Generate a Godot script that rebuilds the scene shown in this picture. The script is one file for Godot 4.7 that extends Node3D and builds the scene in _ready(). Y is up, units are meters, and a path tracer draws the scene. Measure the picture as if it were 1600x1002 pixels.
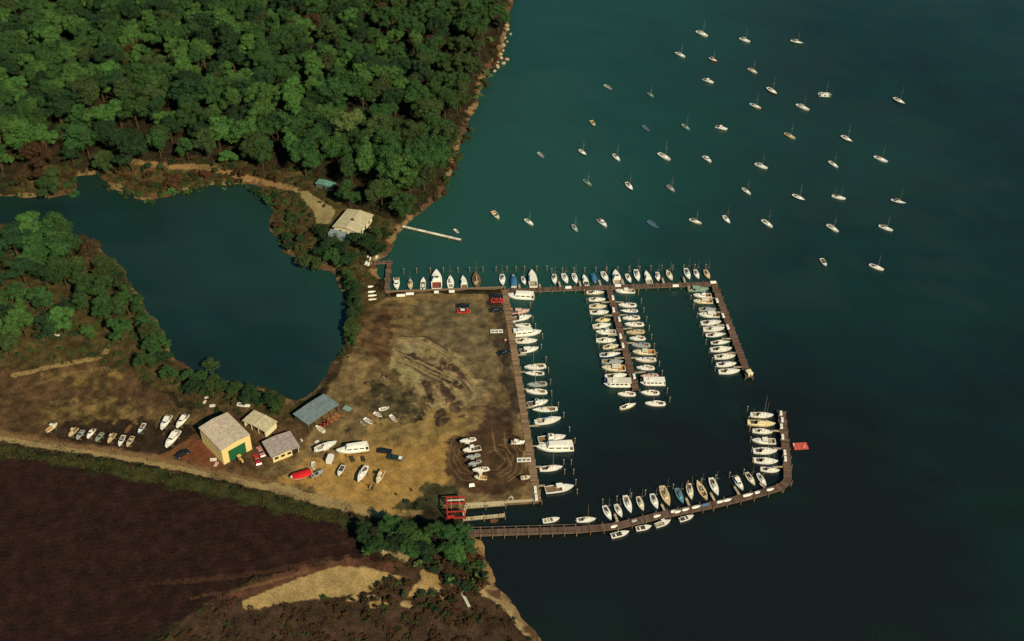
extends Node3D
# Aerial view of a marina on a wooded bay. Units are metres, y is up, the water lies at y = 0.
# Points are [x, z] on the ground; boats are [kind, x, z, heading, length, colour, label, group, on land]; plants are [bush or tree, x, z, height, colour, zone].
const GROUPS = ["boats along the seawall of the lot","boats along the far side of the long pier","boats along the lot wharf","boats on the inshore side of the centre dock","boats on the offshore side of the centre dock","boats along the outer dock","boats along the arm of the breakwater dock","boats inside the breakwater dock","boats outside the breakwater dock","boats in the channel","boats by the white pier","boats swinging at moorings","boats stored beside the field track","boats stored in the boatyard","boats on stands among the ring tracks","boxes on the lot seawall","boxes on the long pier","boxes on the centre dock","boxes on the outer dock","boxes on the arm of the breakwater dock","dinghies on the breakwater dock","boxes on the wharf corner","dinghies beached behind the small dock","dinghies stacked above the lot corner"]
const BOATS = [
	["cruiser",-46.9,-21.1,-83,8,"white","white cabin cruiser, first boat from the shore along the lot seawall",0,0],
	["double",-41.3,-20.9,-85,7.3,"tan","tan double-ended sailboat, second boat from the shore along the lot seawall",0,0],
	["runabout",-36.2,-21.8,92,7.1,"white","white open motorboat, third boat from the shore along the lot seawall",0,0],
	["flybridge",-30.9,-24.2,94,12.3,"white","white flybridge cruiser with red cockpit, fourth boat from the shore along the lot seawall",0,0],
	["sloop",-25.2,-22.9,94,8.3,"white","white sailing sloop, fifth boat from the shore along the lot seawall",0,0],
	["cruiser",-19.8,-22.6,97,8.5,"white","white cabin cruiser, sixth boat from the shore along the lot seawall",0,0],
	["double",-14.7,-24.5,96,10.6,"brown","brown double-ended sailboat, seventh boat from the shore along the lot seawall",0,0],
	["sloop",-4.2,-24.9,-87,7.5,"white","white sailing sloop, eighth boat from the shore along the lot seawall",0,0],
	["covered",0.4,-24.4,93,7.5,"blue","blue canvas-covered motorboat, ninth boat from the shore along the lot seawall",0,0],
	["sloop",4.5,-24.6,-78,5.6,"white","white sailing sloop, tenth boat from the shore along the lot seawall",0,0],
	["cruiser",8.1,-26,94,11,"white","white cabin cruiser, eleventh boat from the shore along the lot seawall",0,0],
	["sloop",17,-26,-88,6.8,"white","white sailing sloop, first boat from the lot along the long pier",1,0],
	["sloop",21.4,-26.5,-77,7.1,"white","white sailing sloop, second boat from the lot along the long pier",1,0],
	["sloop",25.4,-26.6,-81,7.1,"white","white sailing sloop, third boat from the lot along the long pier",1,0],
	["cruiser",29.5,-25.8,99,6.7,"white","white cabin cruiser, fourth boat from the lot along the long pier",1,0],
	["covered",33.1,-26.9,-82,6.4,"blue","blue canvas-covered motorboat, fifth boat from the lot along the long pier",1,0],
	["sloop",37.7,-28.1,-75,7.3,"white","white sailing sloop, sixth boat from the lot along the long pier",1,0],
	["flybridge",42.4,-27.5,94,10,"white","white flybridge cruiser, seventh boat from the lot along the long pier",1,0],
	["sloop",47.3,-27.3,-78,6.3,"white","white sailing sloop, eighth boat from the lot along the long pier",1,0],
	["sloop",50.9,-29.3,-86,8.1,"white","white sailing sloop, ninth boat from the lot along the long pier",1,0],
	["cruiser",55.2,-28,98,8.5,"white","white cabin cruiser, tenth boat from the lot along the long pier",1,0],
	["sloop",59.3,-28.8,-90,6.5,"white","white sailing sloop, eleventh boat from the lot along the long pier",1,0],
	["double",64.2,-29.8,-79,7.6,"cream","cream double-ended sailboat, twelfth boat from the lot along the long pier",1,0],
	["sloop",71.7,-30.9,-84,7.9,"white","white sailing sloop, thirteenth boat from the lot along the long pier",1,0],
	["sloop",75.5,-30.8,-83,6.6,"white","white sailing sloop, fourteenth boat from the lot along the long pier",1,0],
	["sloop",79.8,-30.9,-81,6.6,"tan","tan sailing sloop, fifteenth boat from the lot along the long pier",1,0],
	["yacht",3.1,-14.5,178,11.3,"white","white motor yacht, first boat from the long pier along the lot wharf",2,0],
	["cruiser",3.3,-5.2,8,7.3,"pink","pink cabin cruiser, second boat from the long pier along the lot wharf",2,0],
	["flybridge",3.8,-1.1,17,8.1,"white","white flybridge cruiser, third boat from the long pier along the lot wharf",2,0],
	["sloop",4.1,3.3,-176,6.1,"white","white sailing sloop, fourth boat from the long pier along the lot wharf",2,0],
	["yacht",5.9,8,8,11.3,"white","white motor yacht, fifth boat from the long pier along the lot wharf",2,0],
	["sloop",5.5,12.4,3,8.7,"white","white sailing sloop, sixth boat from the long pier along the lot wharf",2,0],
	["cruiser",6.8,17.6,17,7.5,"white","white cabin cruiser, seventh boat from the long pier along the lot wharf",2,0],
	["sloop",8.8,27.1,-172,8.2,"white","white sailing sloop, eighth boat from the long pier along the lot wharf",2,0],
	["sloop",8.6,30.9,180,7.4,"white","white sailing sloop, ninth boat from the long pier along the lot wharf",2,0],
	["sloop",9.5,36.6,-172,7.4,"grey","grey sailing sloop, tenth boat from the long pier along the lot wharf",2,0],
	["sloop",9.3,40.6,179,7.7,"white","white sailing sloop, eleventh boat from the long pier along the lot wharf",2,0],
	["flybridge",9.9,46.5,16,7.7,"white","white flybridge cruiser, twelfth boat from the long pier along the lot wharf",2,0],
	["sloop",12.3,50,-174,9.2,"white","white sailing sloop, thirteenth boat from the long pier along the lot wharf",2,0],
	["ketch",13.4,55.3,14,9.8,"white","white two-masted ketch, fourteenth boat from the long pier along the lot wharf",2,0],
	["flybridge",14.7,64.3,12,9.9,"white","white flybridge cruiser, fifteenth boat from the long pier along the lot wharf",2,0],
	["yacht",15.5,68.6,-176,13.1,"white","white motor yacht, sixteenth boat from the long pier along the lot wharf",2,0],
	["sloop",14.2,78.2,9,7.9,"white","white sailing sloop, seventeenth boat from the long pier along the lot wharf",2,0],
	["launch",16.9,87.4,11,9.8,"white","white open-cockpit launch, eighteenth boat from the long pier along the lot wharf",2,0],
	["sloop",33.3,-17.9,2,7.2,"white","white sailing sloop, first boat from long pier, inshore side of centre dock",3,0],
	["sloop",33.9,-13.6,2,6.7,"white","white sailing sloop, second boat from long pier, inshore side of centre dock",3,0],
	["sloop",34,-9.2,2,6.9,"cream","cream sailing sloop, third boat from long pier, inshore side of centre dock",3,0],
	["sloop",34.4,-5.6,2,7.4,"white","white sailing sloop, fourth boat from long pier, inshore side of centre dock",3,0],
	["double",35.7,-0.9,2,5.5,"yellow","yellow double-ended sailboat, fifth boat from long pier, inshore side of centre dock",3,0],
	["sloop",35,2.6,11,7.4,"white","white sailing sloop, sixth boat from long pier, inshore side of centre dock",3,0],
	["flybridge",36.3,6.6,-178,7.9,"white","white flybridge cruiser, seventh boat from long pier, inshore side of centre dock",3,0],
	["sloop",36.2,11.3,2,7.6,"white","white sailing sloop, eighth boat from long pier, inshore side of centre dock",3,0],
	["sloop",37.9,14.8,13,6.3,"cream","cream sailing sloop, ninth boat from long pier, inshore side of centre dock",3,0],
	["sloop",37.3,19.6,9,8.2,"white","white sailing sloop, tenth boat from long pier, inshore side of centre dock",3,0],
	["sloop",38,23.5,1,8.2,"grey","grey sailing sloop, eleventh boat from long pier, inshore side of centre dock",3,0],
	["cruiser",38.2,27.2,-179,9.1,"cream","cream cabin cruiser, twelfth boat from long pier, inshore side of centre dock",3,0],
	["sloop",38.9,31.4,9,8.3,"white","white sailing sloop, thirteenth boat from long pier, inshore side of centre dock",3,0],
	["houseboat",39.2,35.9,-179,10.4,"white","white houseboat, fourteenth boat from long pier, inshore side of centre dock",3,0],
	["sloop",42.1,41,-179,6.5,"white","white sailing sloop, fifteenth boat from long pier, inshore side of centre dock",3,0],
	["sloop",42.3,47.3,23,6.4,"white","white sailing sloop, sixteenth boat from long pier, inshore side of centre dock",3,0],
	["cruiser",45.3,-19.1,-178,8,"white","white cabin cruiser, first boat from long pier, offshore side of centre dock",4,0],
	["sloop",45.6,-10.3,-178,7.2,"white","white sailing sloop, second boat from long pier, offshore side of centre dock",4,0],
	["sloop",46.1,-6.5,-178,7,"white","white sailing sloop, third boat from long pier, offshore side of centre dock",4,0],
	["sloop",46.6,-2.4,-172,6.9,"white","white sailing sloop, fourth boat from long pier, offshore side of centre dock",4,0],
	["sloop",47.5,1.5,-178,7.6,"white","white sailing sloop, fifth boat from long pier, offshore side of centre dock",4,0],
	["sloop",47.6,6.1,-172,7.3,"tan","tan sailing sloop, sixth boat from long pier, offshore side of centre dock",4,0],
	["sloop",48.2,9.8,-178,6.1,"white","white sailing sloop, seventh boat from long pier, offshore side of centre dock",4,0],
	["sloop",49.3,13.7,-178,7.1,"grey","grey sailing sloop, eighth boat from long pier, offshore side of centre dock",4,0],
	["cruiser",50.1,17.9,-178,8.7,"cream","cream cabin cruiser, ninth boat from long pier, offshore side of centre dock",4,0],
	["sloop",50.4,22.1,-179,8,"white","white sailing sloop, tenth boat from long pier, offshore side of centre dock",4,0],
	["sloop",50,26.6,-179,6.7,"white","white sailing sloop, eleventh boat from long pier, offshore side of centre dock",4,0],
	["sloop",51.2,31,-173,6.7,"pink","pink sailing sloop, twelfth boat from long pier, offshore side of centre dock",4,0],
	["houseboat",52.1,34.9,-179,9.3,"white","white houseboat, thirteenth boat from long pier, offshore side of centre dock",4,0],
	["sloop",50.7,40.1,-179,6.8,"white","white sailing sloop, fourteenth boat from long pier, offshore side of centre dock",4,0],
	["sloop",52.1,45.7,-179,7.4,"white","white sailing sloop, fifteenth boat from long pier, offshore side of centre dock",4,0],
	["cruiser",75.1,-21.1,2,8.5,"green","green cabin cruiser, first boat from long pier along the outer dock",5,0],
	["flybridge",76.2,-17.2,-178,7.5,"white","white flybridge cruiser, second boat from long pier along the outer dock",5,0],
	["cruiser",76,-13.4,-178,7.9,"cream","cream cabin cruiser, third boat from long pier along the outer dock",5,0],
	["sloop",77.3,-8.5,2,6.9,"grey","grey sailing sloop, fourth boat from long pier along the outer dock",5,0],
	["cruiser",77.5,-5,-178,8.6,"white","white cabin cruiser, fifth boat from long pier along the outer dock",5,0],
	["sloop",77.8,-0.4,7,8.1,"white","white sailing sloop, sixth boat from long pier along the outer dock",5,0],
	["sloop",78.5,3.4,7,8.6,"white","white sailing sloop, seventh boat from long pier along the outer dock",5,0],
	["sloop",78.7,7.1,7,8,"white","white sailing sloop, eighth boat from long pier along the outer dock",5,0],
	["sloop",80,11.6,7,7.7,"white","white sailing sloop, ninth boat from long pier along the outer dock",5,0],
	["sloop",79.8,15.3,7,8.4,"white","white sailing sloop, tenth boat from long pier along the outer dock",5,0],
	["sloop",80.7,19.5,7,8.2,"white","white sailing sloop, eleventh boat from long pier along the outer dock",5,0],
	["sloop",80.7,23.8,7,7.7,"white","white sailing sloop, twelfth boat from long pier along the outer dock",5,0],
	["sloop",81.3,27.7,6,8.2,"white","white sailing sloop, thirteenth boat from long pier along the outer dock",5,0],
	["sloop",90,50.7,-1,8.3,"white","white sailing sloop, first boat from the open end of breakwater arm",6,0],
	["ketch",89.2,54.9,-4,9.9,"yellow","yellow two-masted ketch, second boat from the open end of breakwater arm",6,0],
	["sloop",89.1,58.9,-4,7.3,"white","white sailing sloop, third boat from the open end of breakwater arm",6,0],
	["cruiser",88.6,63.7,179,8.4,"white","white cabin cruiser, fourth boat from the open end of breakwater arm",6,0],
	["sloop",88.5,68.4,1,8.5,"white","white sailing sloop, fifth boat from the open end of breakwater arm",6,0],
	["sloop",88,73.1,-3,8.4,"white","white sailing sloop, sixth boat from the open end of breakwater arm",6,0],
	["sloop",88.8,77.2,-6,6.5,"white","white sailing sloop, seventh boat from the open end of breakwater arm",6,0],
	["sloop",32.4,97.8,-73,6.7,"white","white sailing sloop, first boat from shore, inside the breakwater dock",7,0],
	["sloop",36.1,96.8,-74,6.1,"white","white sailing sloop, second boat from shore, inside the breakwater dock",7,0],
	["sloop",39.3,94,-79,8,"white","white sailing sloop, third boat from shore, inside the breakwater dock",7,0],
	["sloop",43.5,93.6,-78,6.5,"cream","cream sailing sloop, fourth boat from shore, inside the breakwater dock",7,0],
	["sloop",48.2,92.5,-79,7,"white","white sailing sloop, fifth boat from shore, inside the breakwater dock",7,0],
	["sloop",52,90.1,-79,9.3,"tan","tan sailing sloop, sixth boat from shore, inside the breakwater dock",7,0],
	["sloop",56.8,89.9,-77,7.2,"blue","blue sailing sloop, seventh boat from shore, inside the breakwater dock",7,0],
	["sloop",60.4,87.9,-88,7.5,"cream","cream sailing sloop, eighth boat from shore, inside the breakwater dock",7,0],
	["double",64.4,87.1,106,8.8,"tan","tan double-ended sailboat, ninth boat from shore, inside the breakwater dock",7,0],
	["sloop",68.8,85.6,-80,8.3,"white","white sailing sloop, tenth boat from shore, inside the breakwater dock",7,0],
	["cruiser",77.2,83.7,-74,7.1,"white","white cabin cruiser, eleventh boat from shore, inside the breakwater dock",7,0],
	["sloop",81.5,81.7,-71,6.4,"cream","cream sailing sloop, twelfth boat from shore, inside the breakwater dock",7,0],
	["sloop",85.3,82,-71,6.2,"white","white sailing sloop, thirteenth boat from shore, inside the breakwater dock",7,0],
	["runabout",36,106.4,18,6.3,"white","white open motorboat, first boat from shore, outside the breakwater dock",8,0],
	["runabout",43.8,103.6,14,5.3,"white","white open motorboat, second boat from shore, outside the breakwater dock",8,0],
	["launch",50.2,101.6,24,5.7,"white","white open-cockpit launch, third boat from shore, outside the breakwater dock",8,0],
	["runabout",58.1,99.2,22,5.3,"white","white open motorboat, fourth boat from shore, outside the breakwater dock",8,0],
	["runabout",13.9,101,13,5.7,"white","white open motorboat lying in the entrance channel, nearer the hoist",9,0],
	["sloop",25.3,100.6,6,6.4,"white","white sailing sloop lying in the entrance channel beside the breakwater dock",9,0],
	["dinghy",-4.6,101.6,10,2.7,"brown","brown open dinghy floating beside the short hoist pier",9,0],
	["dinghy",-24.4,-58.7,-53,3.4,"white","white open dinghy beside the narrow white pier",10,0],
	["sloop",102,-247.9,-44,8,"white","moored white sailing sloop, first from left in top band of the mooring field",11,0],
	["sloop",124.6,-241.4,-36,6.6,"white","moored white sailing sloop, second from left in top band of the mooring field",11,0],
	["sloop",152.8,-240,-29,7.1,"white","moored white sailing sloop, third from left in top band of the mooring field",11,0],
	["sloop",87.6,-222.8,-47,6.8,"white","moored white sailing sloop, first from left in second band of the mooring field",11,0],
	["double",104.4,-218,-46,5.7,"red","moored red double-ended sailboat, second from left in second band of the mooring field",11,0],
	["sloop",123.8,-206.4,-49,6.3,"cream","moored cream sailing sloop, third from left in second band of the mooring field",11,0],
	["dinghy",47.1,-186.7,-51,6,"grey","moored grey small open dinghy, first from left in third band of the mooring field",11,0],
	["sloop",68.2,-179,-58,5,"green","moored green sailing sloop, second from left in third band of the mooring field",11,0],
	["cruiser",99.2,-194.7,-39,6.6,"white","moored white cabin cruiser, third from left in third band of the mooring field",11,0],
	["sloop",119.9,-169.5,-43,6.7,"white","moored white sailing sloop, fourth from left in third band of the mooring field",11,0],
	["sloop",130.6,-185.1,-61,7.9,"white","moored white sailing sloop, fifth from left in third band of the mooring field",11,0],
	["sloop",143.5,-169.2,-43,7.7,"white","moored white sailing sloop, sixth from left in third band of the mooring field",11,0],
	["trimaran",157,-182.5,-8,7,"white","moored white trimaran, seventh from left in third band of the mooring field",11,0],
	["sloop",193.6,-177.2,-58,7.6,"white","moored white sailing sloop, eighth from left in third band of the mooring field",11,0],
	["runabout",37.8,-150.1,-75,5.6,"cream","moored cream open motorboat, first from left in fourth band of the mooring field",11,0],
	["dinghy",63.6,-146.4,-63,6.1,"blue","moored blue small open dinghy, second from left in fourth band of the mooring field",11,0],
	["sloop",82.9,-147.9,-60,6.5,"green","moored green sailing sloop, third from left in fourth band of the mooring field",11,0],
	["cruiser",100.2,-148,-27,6.2,"white","moored white cabin cruiser, fourth from left in fourth band of the mooring field",11,0],
	["sloop",132.4,-141.4,-49,6.8,"tan","moored tan sailing sloop, fifth from left in fourth band of the mooring field",11,0],
	["sloop",159.4,-139.6,-55,7,"white","moored white sailing sloop, sixth from left in fourth band of the mooring field",11,0],
	["dinghy",12.3,-120.7,-60,5.5,"grey","moored grey small open dinghy, first from left in fifth band of the mooring field",11,0],
	["sloop",31.9,-123.2,-58,6.1,"white","moored white sailing sloop, second from left in fifth band of the mooring field",11,0],
	["sloop",47.6,-119.1,-66,6.9,"white","moored white sailing sloop, third from left in fifth band of the mooring field",11,0],
	["sloop",70.1,-120.8,-49,7.9,"white","moored white sailing sloop, fourth from left in fifth band of the mooring field",11,0],
	["cruiser",90,-119.2,-60,6.4,"white","moored white cabin cruiser, fifth from left in fifth band of the mooring field",11,0],
	["sloop",114.5,-114.2,-35,6.6,"white","moored white sailing sloop, sixth from left in fifth band of the mooring field",11,0],
	["sloop",148.5,-116.6,-59,6.4,"white","moored white sailing sloop, seventh from left in fifth band of the mooring field",11,0],
	["sloop",171.8,-122,-40,7.1,"white","moored white sailing sloop, eighth from left in fifth band of the mooring field",11,0],
	["sloop",33.2,-97.6,-54,6,"green","moored green sailing sloop, first from left in sixth band of the mooring field",11,0],
	["sloop",52,-95.1,-70,7.1,"white","moored white sailing sloop, second from left in sixth band of the mooring field",11,0],
	["sloop",70.7,-94,-62,6.1,"grey","moored grey sailing sloop, third from left in sixth band of the mooring field",11,0],
	["sloop",104.7,-92.9,-59,6,"white","moored white sailing sloop, fourth from left in sixth band of the mooring field",11,0],
	["sloop",127.4,-88.6,-45,6.7,"white","moored white sailing sloop, fifth from left in sixth band of the mooring field",11,0],
	["ketch",145.6,-89.5,-23,6.2,"white","moored white two-masted ketch, sixth from left in sixth band of the mooring field",11,0],
	["sloop",171.6,-86.7,-27,6.7,"white","moored white sailing sloop, seventh from left in sixth band of the mooring field",11,0],
	["runabout",-7.8,-70.6,-65,6.9,"cream","moored cream open motorboat, first from left in seventh band of the mooring field",11,0],
	["sloop",6.7,-66,-49,5.7,"white","moored white sailing sloop, second from left in seventh band of the mooring field",11,0],
	["sloop",26.4,-61.8,-70,6,"grey","moored grey sailing sloop, third from left in seventh band of the mooring field",11,0],
	["cruiser",38.5,-66.2,-59,6.9,"white","moored white cabin cruiser, fourth from left in seventh band of the mooring field",11,0],
	["dinghy",60.5,-66.1,-54,6.7,"blue","moored blue small open dinghy, fifth from left in seventh band of the mooring field",11,0],
	["sloop",79.1,-68.7,-33,6,"white","moored white sailing sloop, sixth from left in seventh band of the mooring field",11,0],
	["sloop",92.8,-70.4,-71,6.4,"white","moored white sailing sloop, seventh from left in seventh band of the mooring field",11,0],
	["sloop",110.2,-67.9,-55,6.7,"white","moored white sailing sloop, eighth from left in seventh band of the mooring field",11,0],
	["sloop",138.1,-65.3,-52,6.7,"white","moored white sailing sloop, ninth from left in seventh band of the mooring field",11,0],
	["sloop",161.3,-66.2,-35,6.5,"white","moored white sailing sloop, tenth from left in seventh band of the mooring field",11,0],
	["runabout",129.5,-40.5,-81,5.7,"white","moored white open motorboat, first from left in lowest band of the mooring field",11,0],
	["sloop",151,-38,-34,6.4,"white","moored white sailing sloop, second from left in lowest band of the mooring field",11,0],
	["launch",-159,65.2,54,4.7,"cream","cream open-cockpit launch, first boat from the left beside the field track",12,1],
	["launch",-151.2,67.2,-113,4.6,"tan","tan open-cockpit launch, second boat from the left beside the field track",12,1],
	["runabout",-148.5,68.4,-104,4.5,"grey","grey open motorboat, third boat from the left beside the field track",12,1],
	["cruiser",-144.9,67.8,-105,4.8,"white","white cabin cruiser, fourth boat from the left beside the field track",12,1],
	["runabout",-141.6,69.3,-109,4.3,"green","green open motorboat, fifth boat from the left beside the field track",12,1],
	["launch",-137.2,69.8,-107,4.8,"tan","tan open-cockpit launch, sixth boat from the left beside the field track",12,1],
	["runabout",-133.5,70.9,-95,5.1,"white","white open motorboat, seventh boat from the left beside the field track",12,1],
	["runabout",-130.5,71.2,-101,4.9,"tan","tan open motorboat, eighth boat from the left beside the field track",12,1],
	["dinghy",-133,64.6,-108,4.1,"brown","brown wooden dinghy lying behind the row beside the field track",13,1],
	["runabout",-128,65.1,-100,5.1,"blue","small open motorboat with blue bow, last behind the track row",13,1],
	["cruiser",-120.4,62.1,-102,7.3,"white","white cabin cruiser on blocks, left of the three near the barn",13,1],
	["cruiser",-114.9,61.2,-109,7.1,"white","white cabin cruiser on blocks, right of the three near the barn",13,1],
	["cruiser",-116.3,69.9,-107,8.7,"white","long white cabin cruiser on blocks, front of the three near the barn",13,1],
	["runabout",-94.8,52.3,-9,4.9,"white","white open motorboat behind the barn beside the hedge",13,1],
	["dinghy",-66.5,62.6,139,4.5,"white","white open dinghy in front of the grey-roofed open shed",13,1],
	["dinghy",-50,58.5,-43,4.3,"white","white dinghy beside the small grey dinghy on the grass",13,1],
	["dinghy",-51.6,59.8,-38,2.9,"grey","small grey dinghy among white dinghies on the grass",13,1],
	["dinghy",-46.9,55.1,-33,3.8,"white","white dinghy, middle of the group on the grass",13,1],
	["dinghy",-45,52,19,3.8,"white","white dinghy lying crosswise, top of the group on the grass",13,1],
	["dinghy",-41.3,56.9,-55,4.4,"white","white dinghy on the grass, outermost toward the lot",13,1],
	["sloop",-62.9,72.4,29,8.1,"white","large white sailing sloop propped beside the big white yacht",13,1],
	["yacht",-53.8,73.3,-168,11.3,"white","big white motor yacht hauled out in the boatyard",13,1],
	["covered",-69.6,85.2,-153,7.4,"red","motorboat under a red canvas cover hauled out near the barns",13,1],
	["runabout",-64.3,84.5,37,4.7,"grey","grey and white open motorboat beside the red covered boat",13,1],
	["dinghy",-66.3,80.2,-80,3.9,"white","narrow white dinghy behind the red covered boat",13,1],
	["runabout",-56.6,83,-106,4.9,"white","small white motorboat with dark cockpit below the yacht",13,1],
	["sloop",-49.1,84.9,-108,7.5,"white","white keelboat on stands, middle of three below the yacht",13,1],
	["launch",-43.2,85.6,-105,6.3,"cream","cream launch on stands, last of three below the yacht",13,1],
	["sloop",-14.6,68.5,-166,5.6,"white","white sailing sloop on stands, first of the six among the ring tracks",14,1],
	["launch",-13,72.2,-165,6.4,"white","white open-cockpit launch on stands, second of the six among the ring tracks",14,1],
	["sloop",-12.5,75.9,-164,4.8,"grey","grey sailing sloop on stands, third of the six among the ring tracks",14,1],
	["sloop",-11.8,79,-158,4.6,"grey","grey sailing sloop on stands, fourth of the six among the ring tracks",14,1],
	["sloop",-9.7,82,-172,5.6,"white","white sailing sloop on stands, fifth of the six among the ring tracks",14,1],
	["launch",-9.6,85.1,177,4.3,"cream","cream open-cockpit launch on stands, sixth of the six among the ring tracks",14,1],
	["cruiser",2.8,68.4,-1,4.7,"white","white cabin motorboat on the lot beside the wharf",13,1],
	["runabout",5.5,84.6,11,3.3,"cream","cream open motorboat with dark cover near the wharf corner",13,1],
]
const SMALLS = [
	["dock_box",-44.4,-12.4,1.45,6,3.4,"white","white dock box, first from the shore on the lot seawall",15],
	["dock_box",-40.9,-13.5,1.45,6,3.2,"white","white dock box, second from the shore on the lot seawall",15],
	["dock_box",-30.4,-14.9,1.45,6,1.8,"white","white dock box, third from the shore on the lot seawall",15],
	["dock_box",-24.3,-15.5,1.45,6,2.2,"white","white dock box, fourth from the shore on the lot seawall",15],
	["dock_box",22.4,-19.5,1.35,5,2.4,"white","white dock box, first from the lot on the long pier",16],
	["dock_box",42.5,-21.3,1.35,5,2.4,"white","white dock box, second from the lot on the long pier",16],
	["dock_box",65.8,-21.8,1.35,5,2.4,"white","white dock box, third from the lot on the long pier",16],
	["dock_box",81.3,-24.5,1.35,5,2.4,"white","white dock box, fourth from the lot on the long pier",16],
	["dock_box",40,-13.4,1.35,-84,2.2,"white","white dock box, first from the long pier on the centre dock",17],
	["dock_box",39.9,-5.8,1.35,-84,2.2,"white","white dock box, second from the long pier on the centre dock",17],
	["dock_box",41.8,-0.1,1.35,-84,2.2,"white","white dock box, third from the long pier on the centre dock",17],
	["dock_box",41.7,10,1.35,-84,2.2,"white","white dock box, fourth from the long pier on the centre dock",17],
	["dock_box",42.3,15.4,1.35,-84,2.2,"white","white dock box, fifth from the long pier on the centre dock",17],
	["dock_box",45.4,32.6,1.35,-84,2.2,"white","white dock box, sixth from the long pier on the centre dock",17],
	["dock_box",81.5,-12.8,1.35,-83,2.2,"white","white dock box, first from the long pier on the outer dock",18],
	["dock_box",82.7,-3.5,1.35,-83,2.2,"white","white dock box, second from the long pier on the outer dock",18],
	["dock_box",83.7,3.4,1.35,-83,2.2,"white","white dock box, third from the long pier on the outer dock",18],
	["dock_box",96.6,50.7,1.35,-95,1.8,"white","white dock box, first from the open end on the breakwater arm",19],
	["dock_box",96.5,54,1.35,-95,2,"white","white dock box, second from the open end on the breakwater arm",19],
	["dock_box",95.7,57.3,1.35,-95,2,"white","white dock box, third from the open end on the breakwater arm",19],
	["dock_box",95.3,62.5,1.35,-95,2,"white","white dock box, fourth from the open end on the breakwater arm",19],
	["dock_box",94.8,70,1.35,-95,2,"white","white dock box, fifth from the open end on the breakwater arm",19],
	["dock_box",94.5,73,1.35,-95,2,"white","white dock box, sixth from the open end on the breakwater arm",19],
	["upturned_dinghy",34.1,104,1.35,19,2.4,"white","upturned white dinghy, first from shore on the breakwater dock",20],
	["upturned_dinghy",40.8,101.5,1.35,19,2,"grey","upturned grey dinghy, second from shore on the breakwater dock",20],
	["upturned_dinghy",48.4,99.3,1.35,19,2.6,"white","upturned white dinghy, third from shore on the breakwater dock",20],
	["upturned_dinghy",53.9,97.2,1.35,19,2,"white","upturned white dinghy, fourth from shore on the breakwater dock",20],
	["upturned_dinghy",55.3,97.3,1.35,19,2.4,"white","upturned white dinghy, fifth from shore on the breakwater dock",20],
	["upturned_dinghy",58,96.3,1.35,19,2.6,"white","upturned white dinghy, sixth from shore on the breakwater dock",20],
	["upturned_dinghy",61.6,95.1,1.35,19,3.2,"white","upturned white dinghy, seventh from shore on the breakwater dock",20],
	["upturned_dinghy",64.8,94.1,1.35,19,3.2,"blue","upturned blue dinghy, eighth from shore on the breakwater dock",20],
	["upturned_dinghy",69.8,92.7,1.35,19,2.6,"white","upturned white dinghy, ninth from shore on the breakwater dock",20],
	["upturned_dinghy",72.3,91.9,1.35,19,3,"white","upturned white dinghy, tenth from shore on the breakwater dock",20],
	["upturned_dinghy",79.4,89.5,1.35,19,3.8,"white","upturned white dinghy, eleventh from shore on the breakwater dock",20],
	["upturned_dinghy",82.7,88.3,1.35,19,2,"white","upturned white dinghy, twelfth from shore on the breakwater dock",20],
	["upturned_dinghy",87.2,86.9,1.35,19,2.8,"white","upturned white dinghy, thirteenth from shore on the breakwater dock",20],
	["dock_box",8.7,89.1,1.45,-86,2.6,"white","white dock box, first from the long pier end on the lot wharf corner",21],
	["dock_box",9,92.5,1.45,-86,2.4,"white","white dock box, second from the long pier end on the lot wharf corner",21],
	["upturned_dinghy",-60.4,-37.9,1,83,3,"white","upturned white dinghy, first of the white dinghies beached behind the small dock",22],
	["upturned_dinghy",-59.4,-37.7,1,83,3,"white","upturned white dinghy, second of the white dinghies beached behind the small dock",22],
	["upturned_dinghy",-60.5,-33.9,1,83,3,"white","upturned white dinghy, third of the white dinghies beached behind the small dock",22],
	["upturned_dinghy",-59.5,-33.5,1,83,3,"white","upturned white dinghy, fourth of the white dinghies beached behind the small dock",22],
	["upturned_dinghy",-56.8,-39.5,1,83,3,"white","upturned white dinghy, fifth of the white dinghies beached behind the small dock",22],
	["upturned_dinghy",-57,-18.2,1.25,11,2.2,"white","upturned white dinghy, first of the dinghies stacked above the lot corner",23],
	["upturned_dinghy",-56.2,-14.9,1.25,11,3,"white","upturned white dinghy, second of the dinghies stacked above the lot corner",23],
	["upturned_dinghy",-55.7,-12.5,1.25,11,3.4,"white","upturned white dinghy, third of the dinghies stacked above the lot corner",23],
	["upturned_dinghy",-55.3,-10.1,1.25,11,3.4,"cream","upturned cream dinghy, fourth of the dinghies stacked above the lot corner",23],
]
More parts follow.
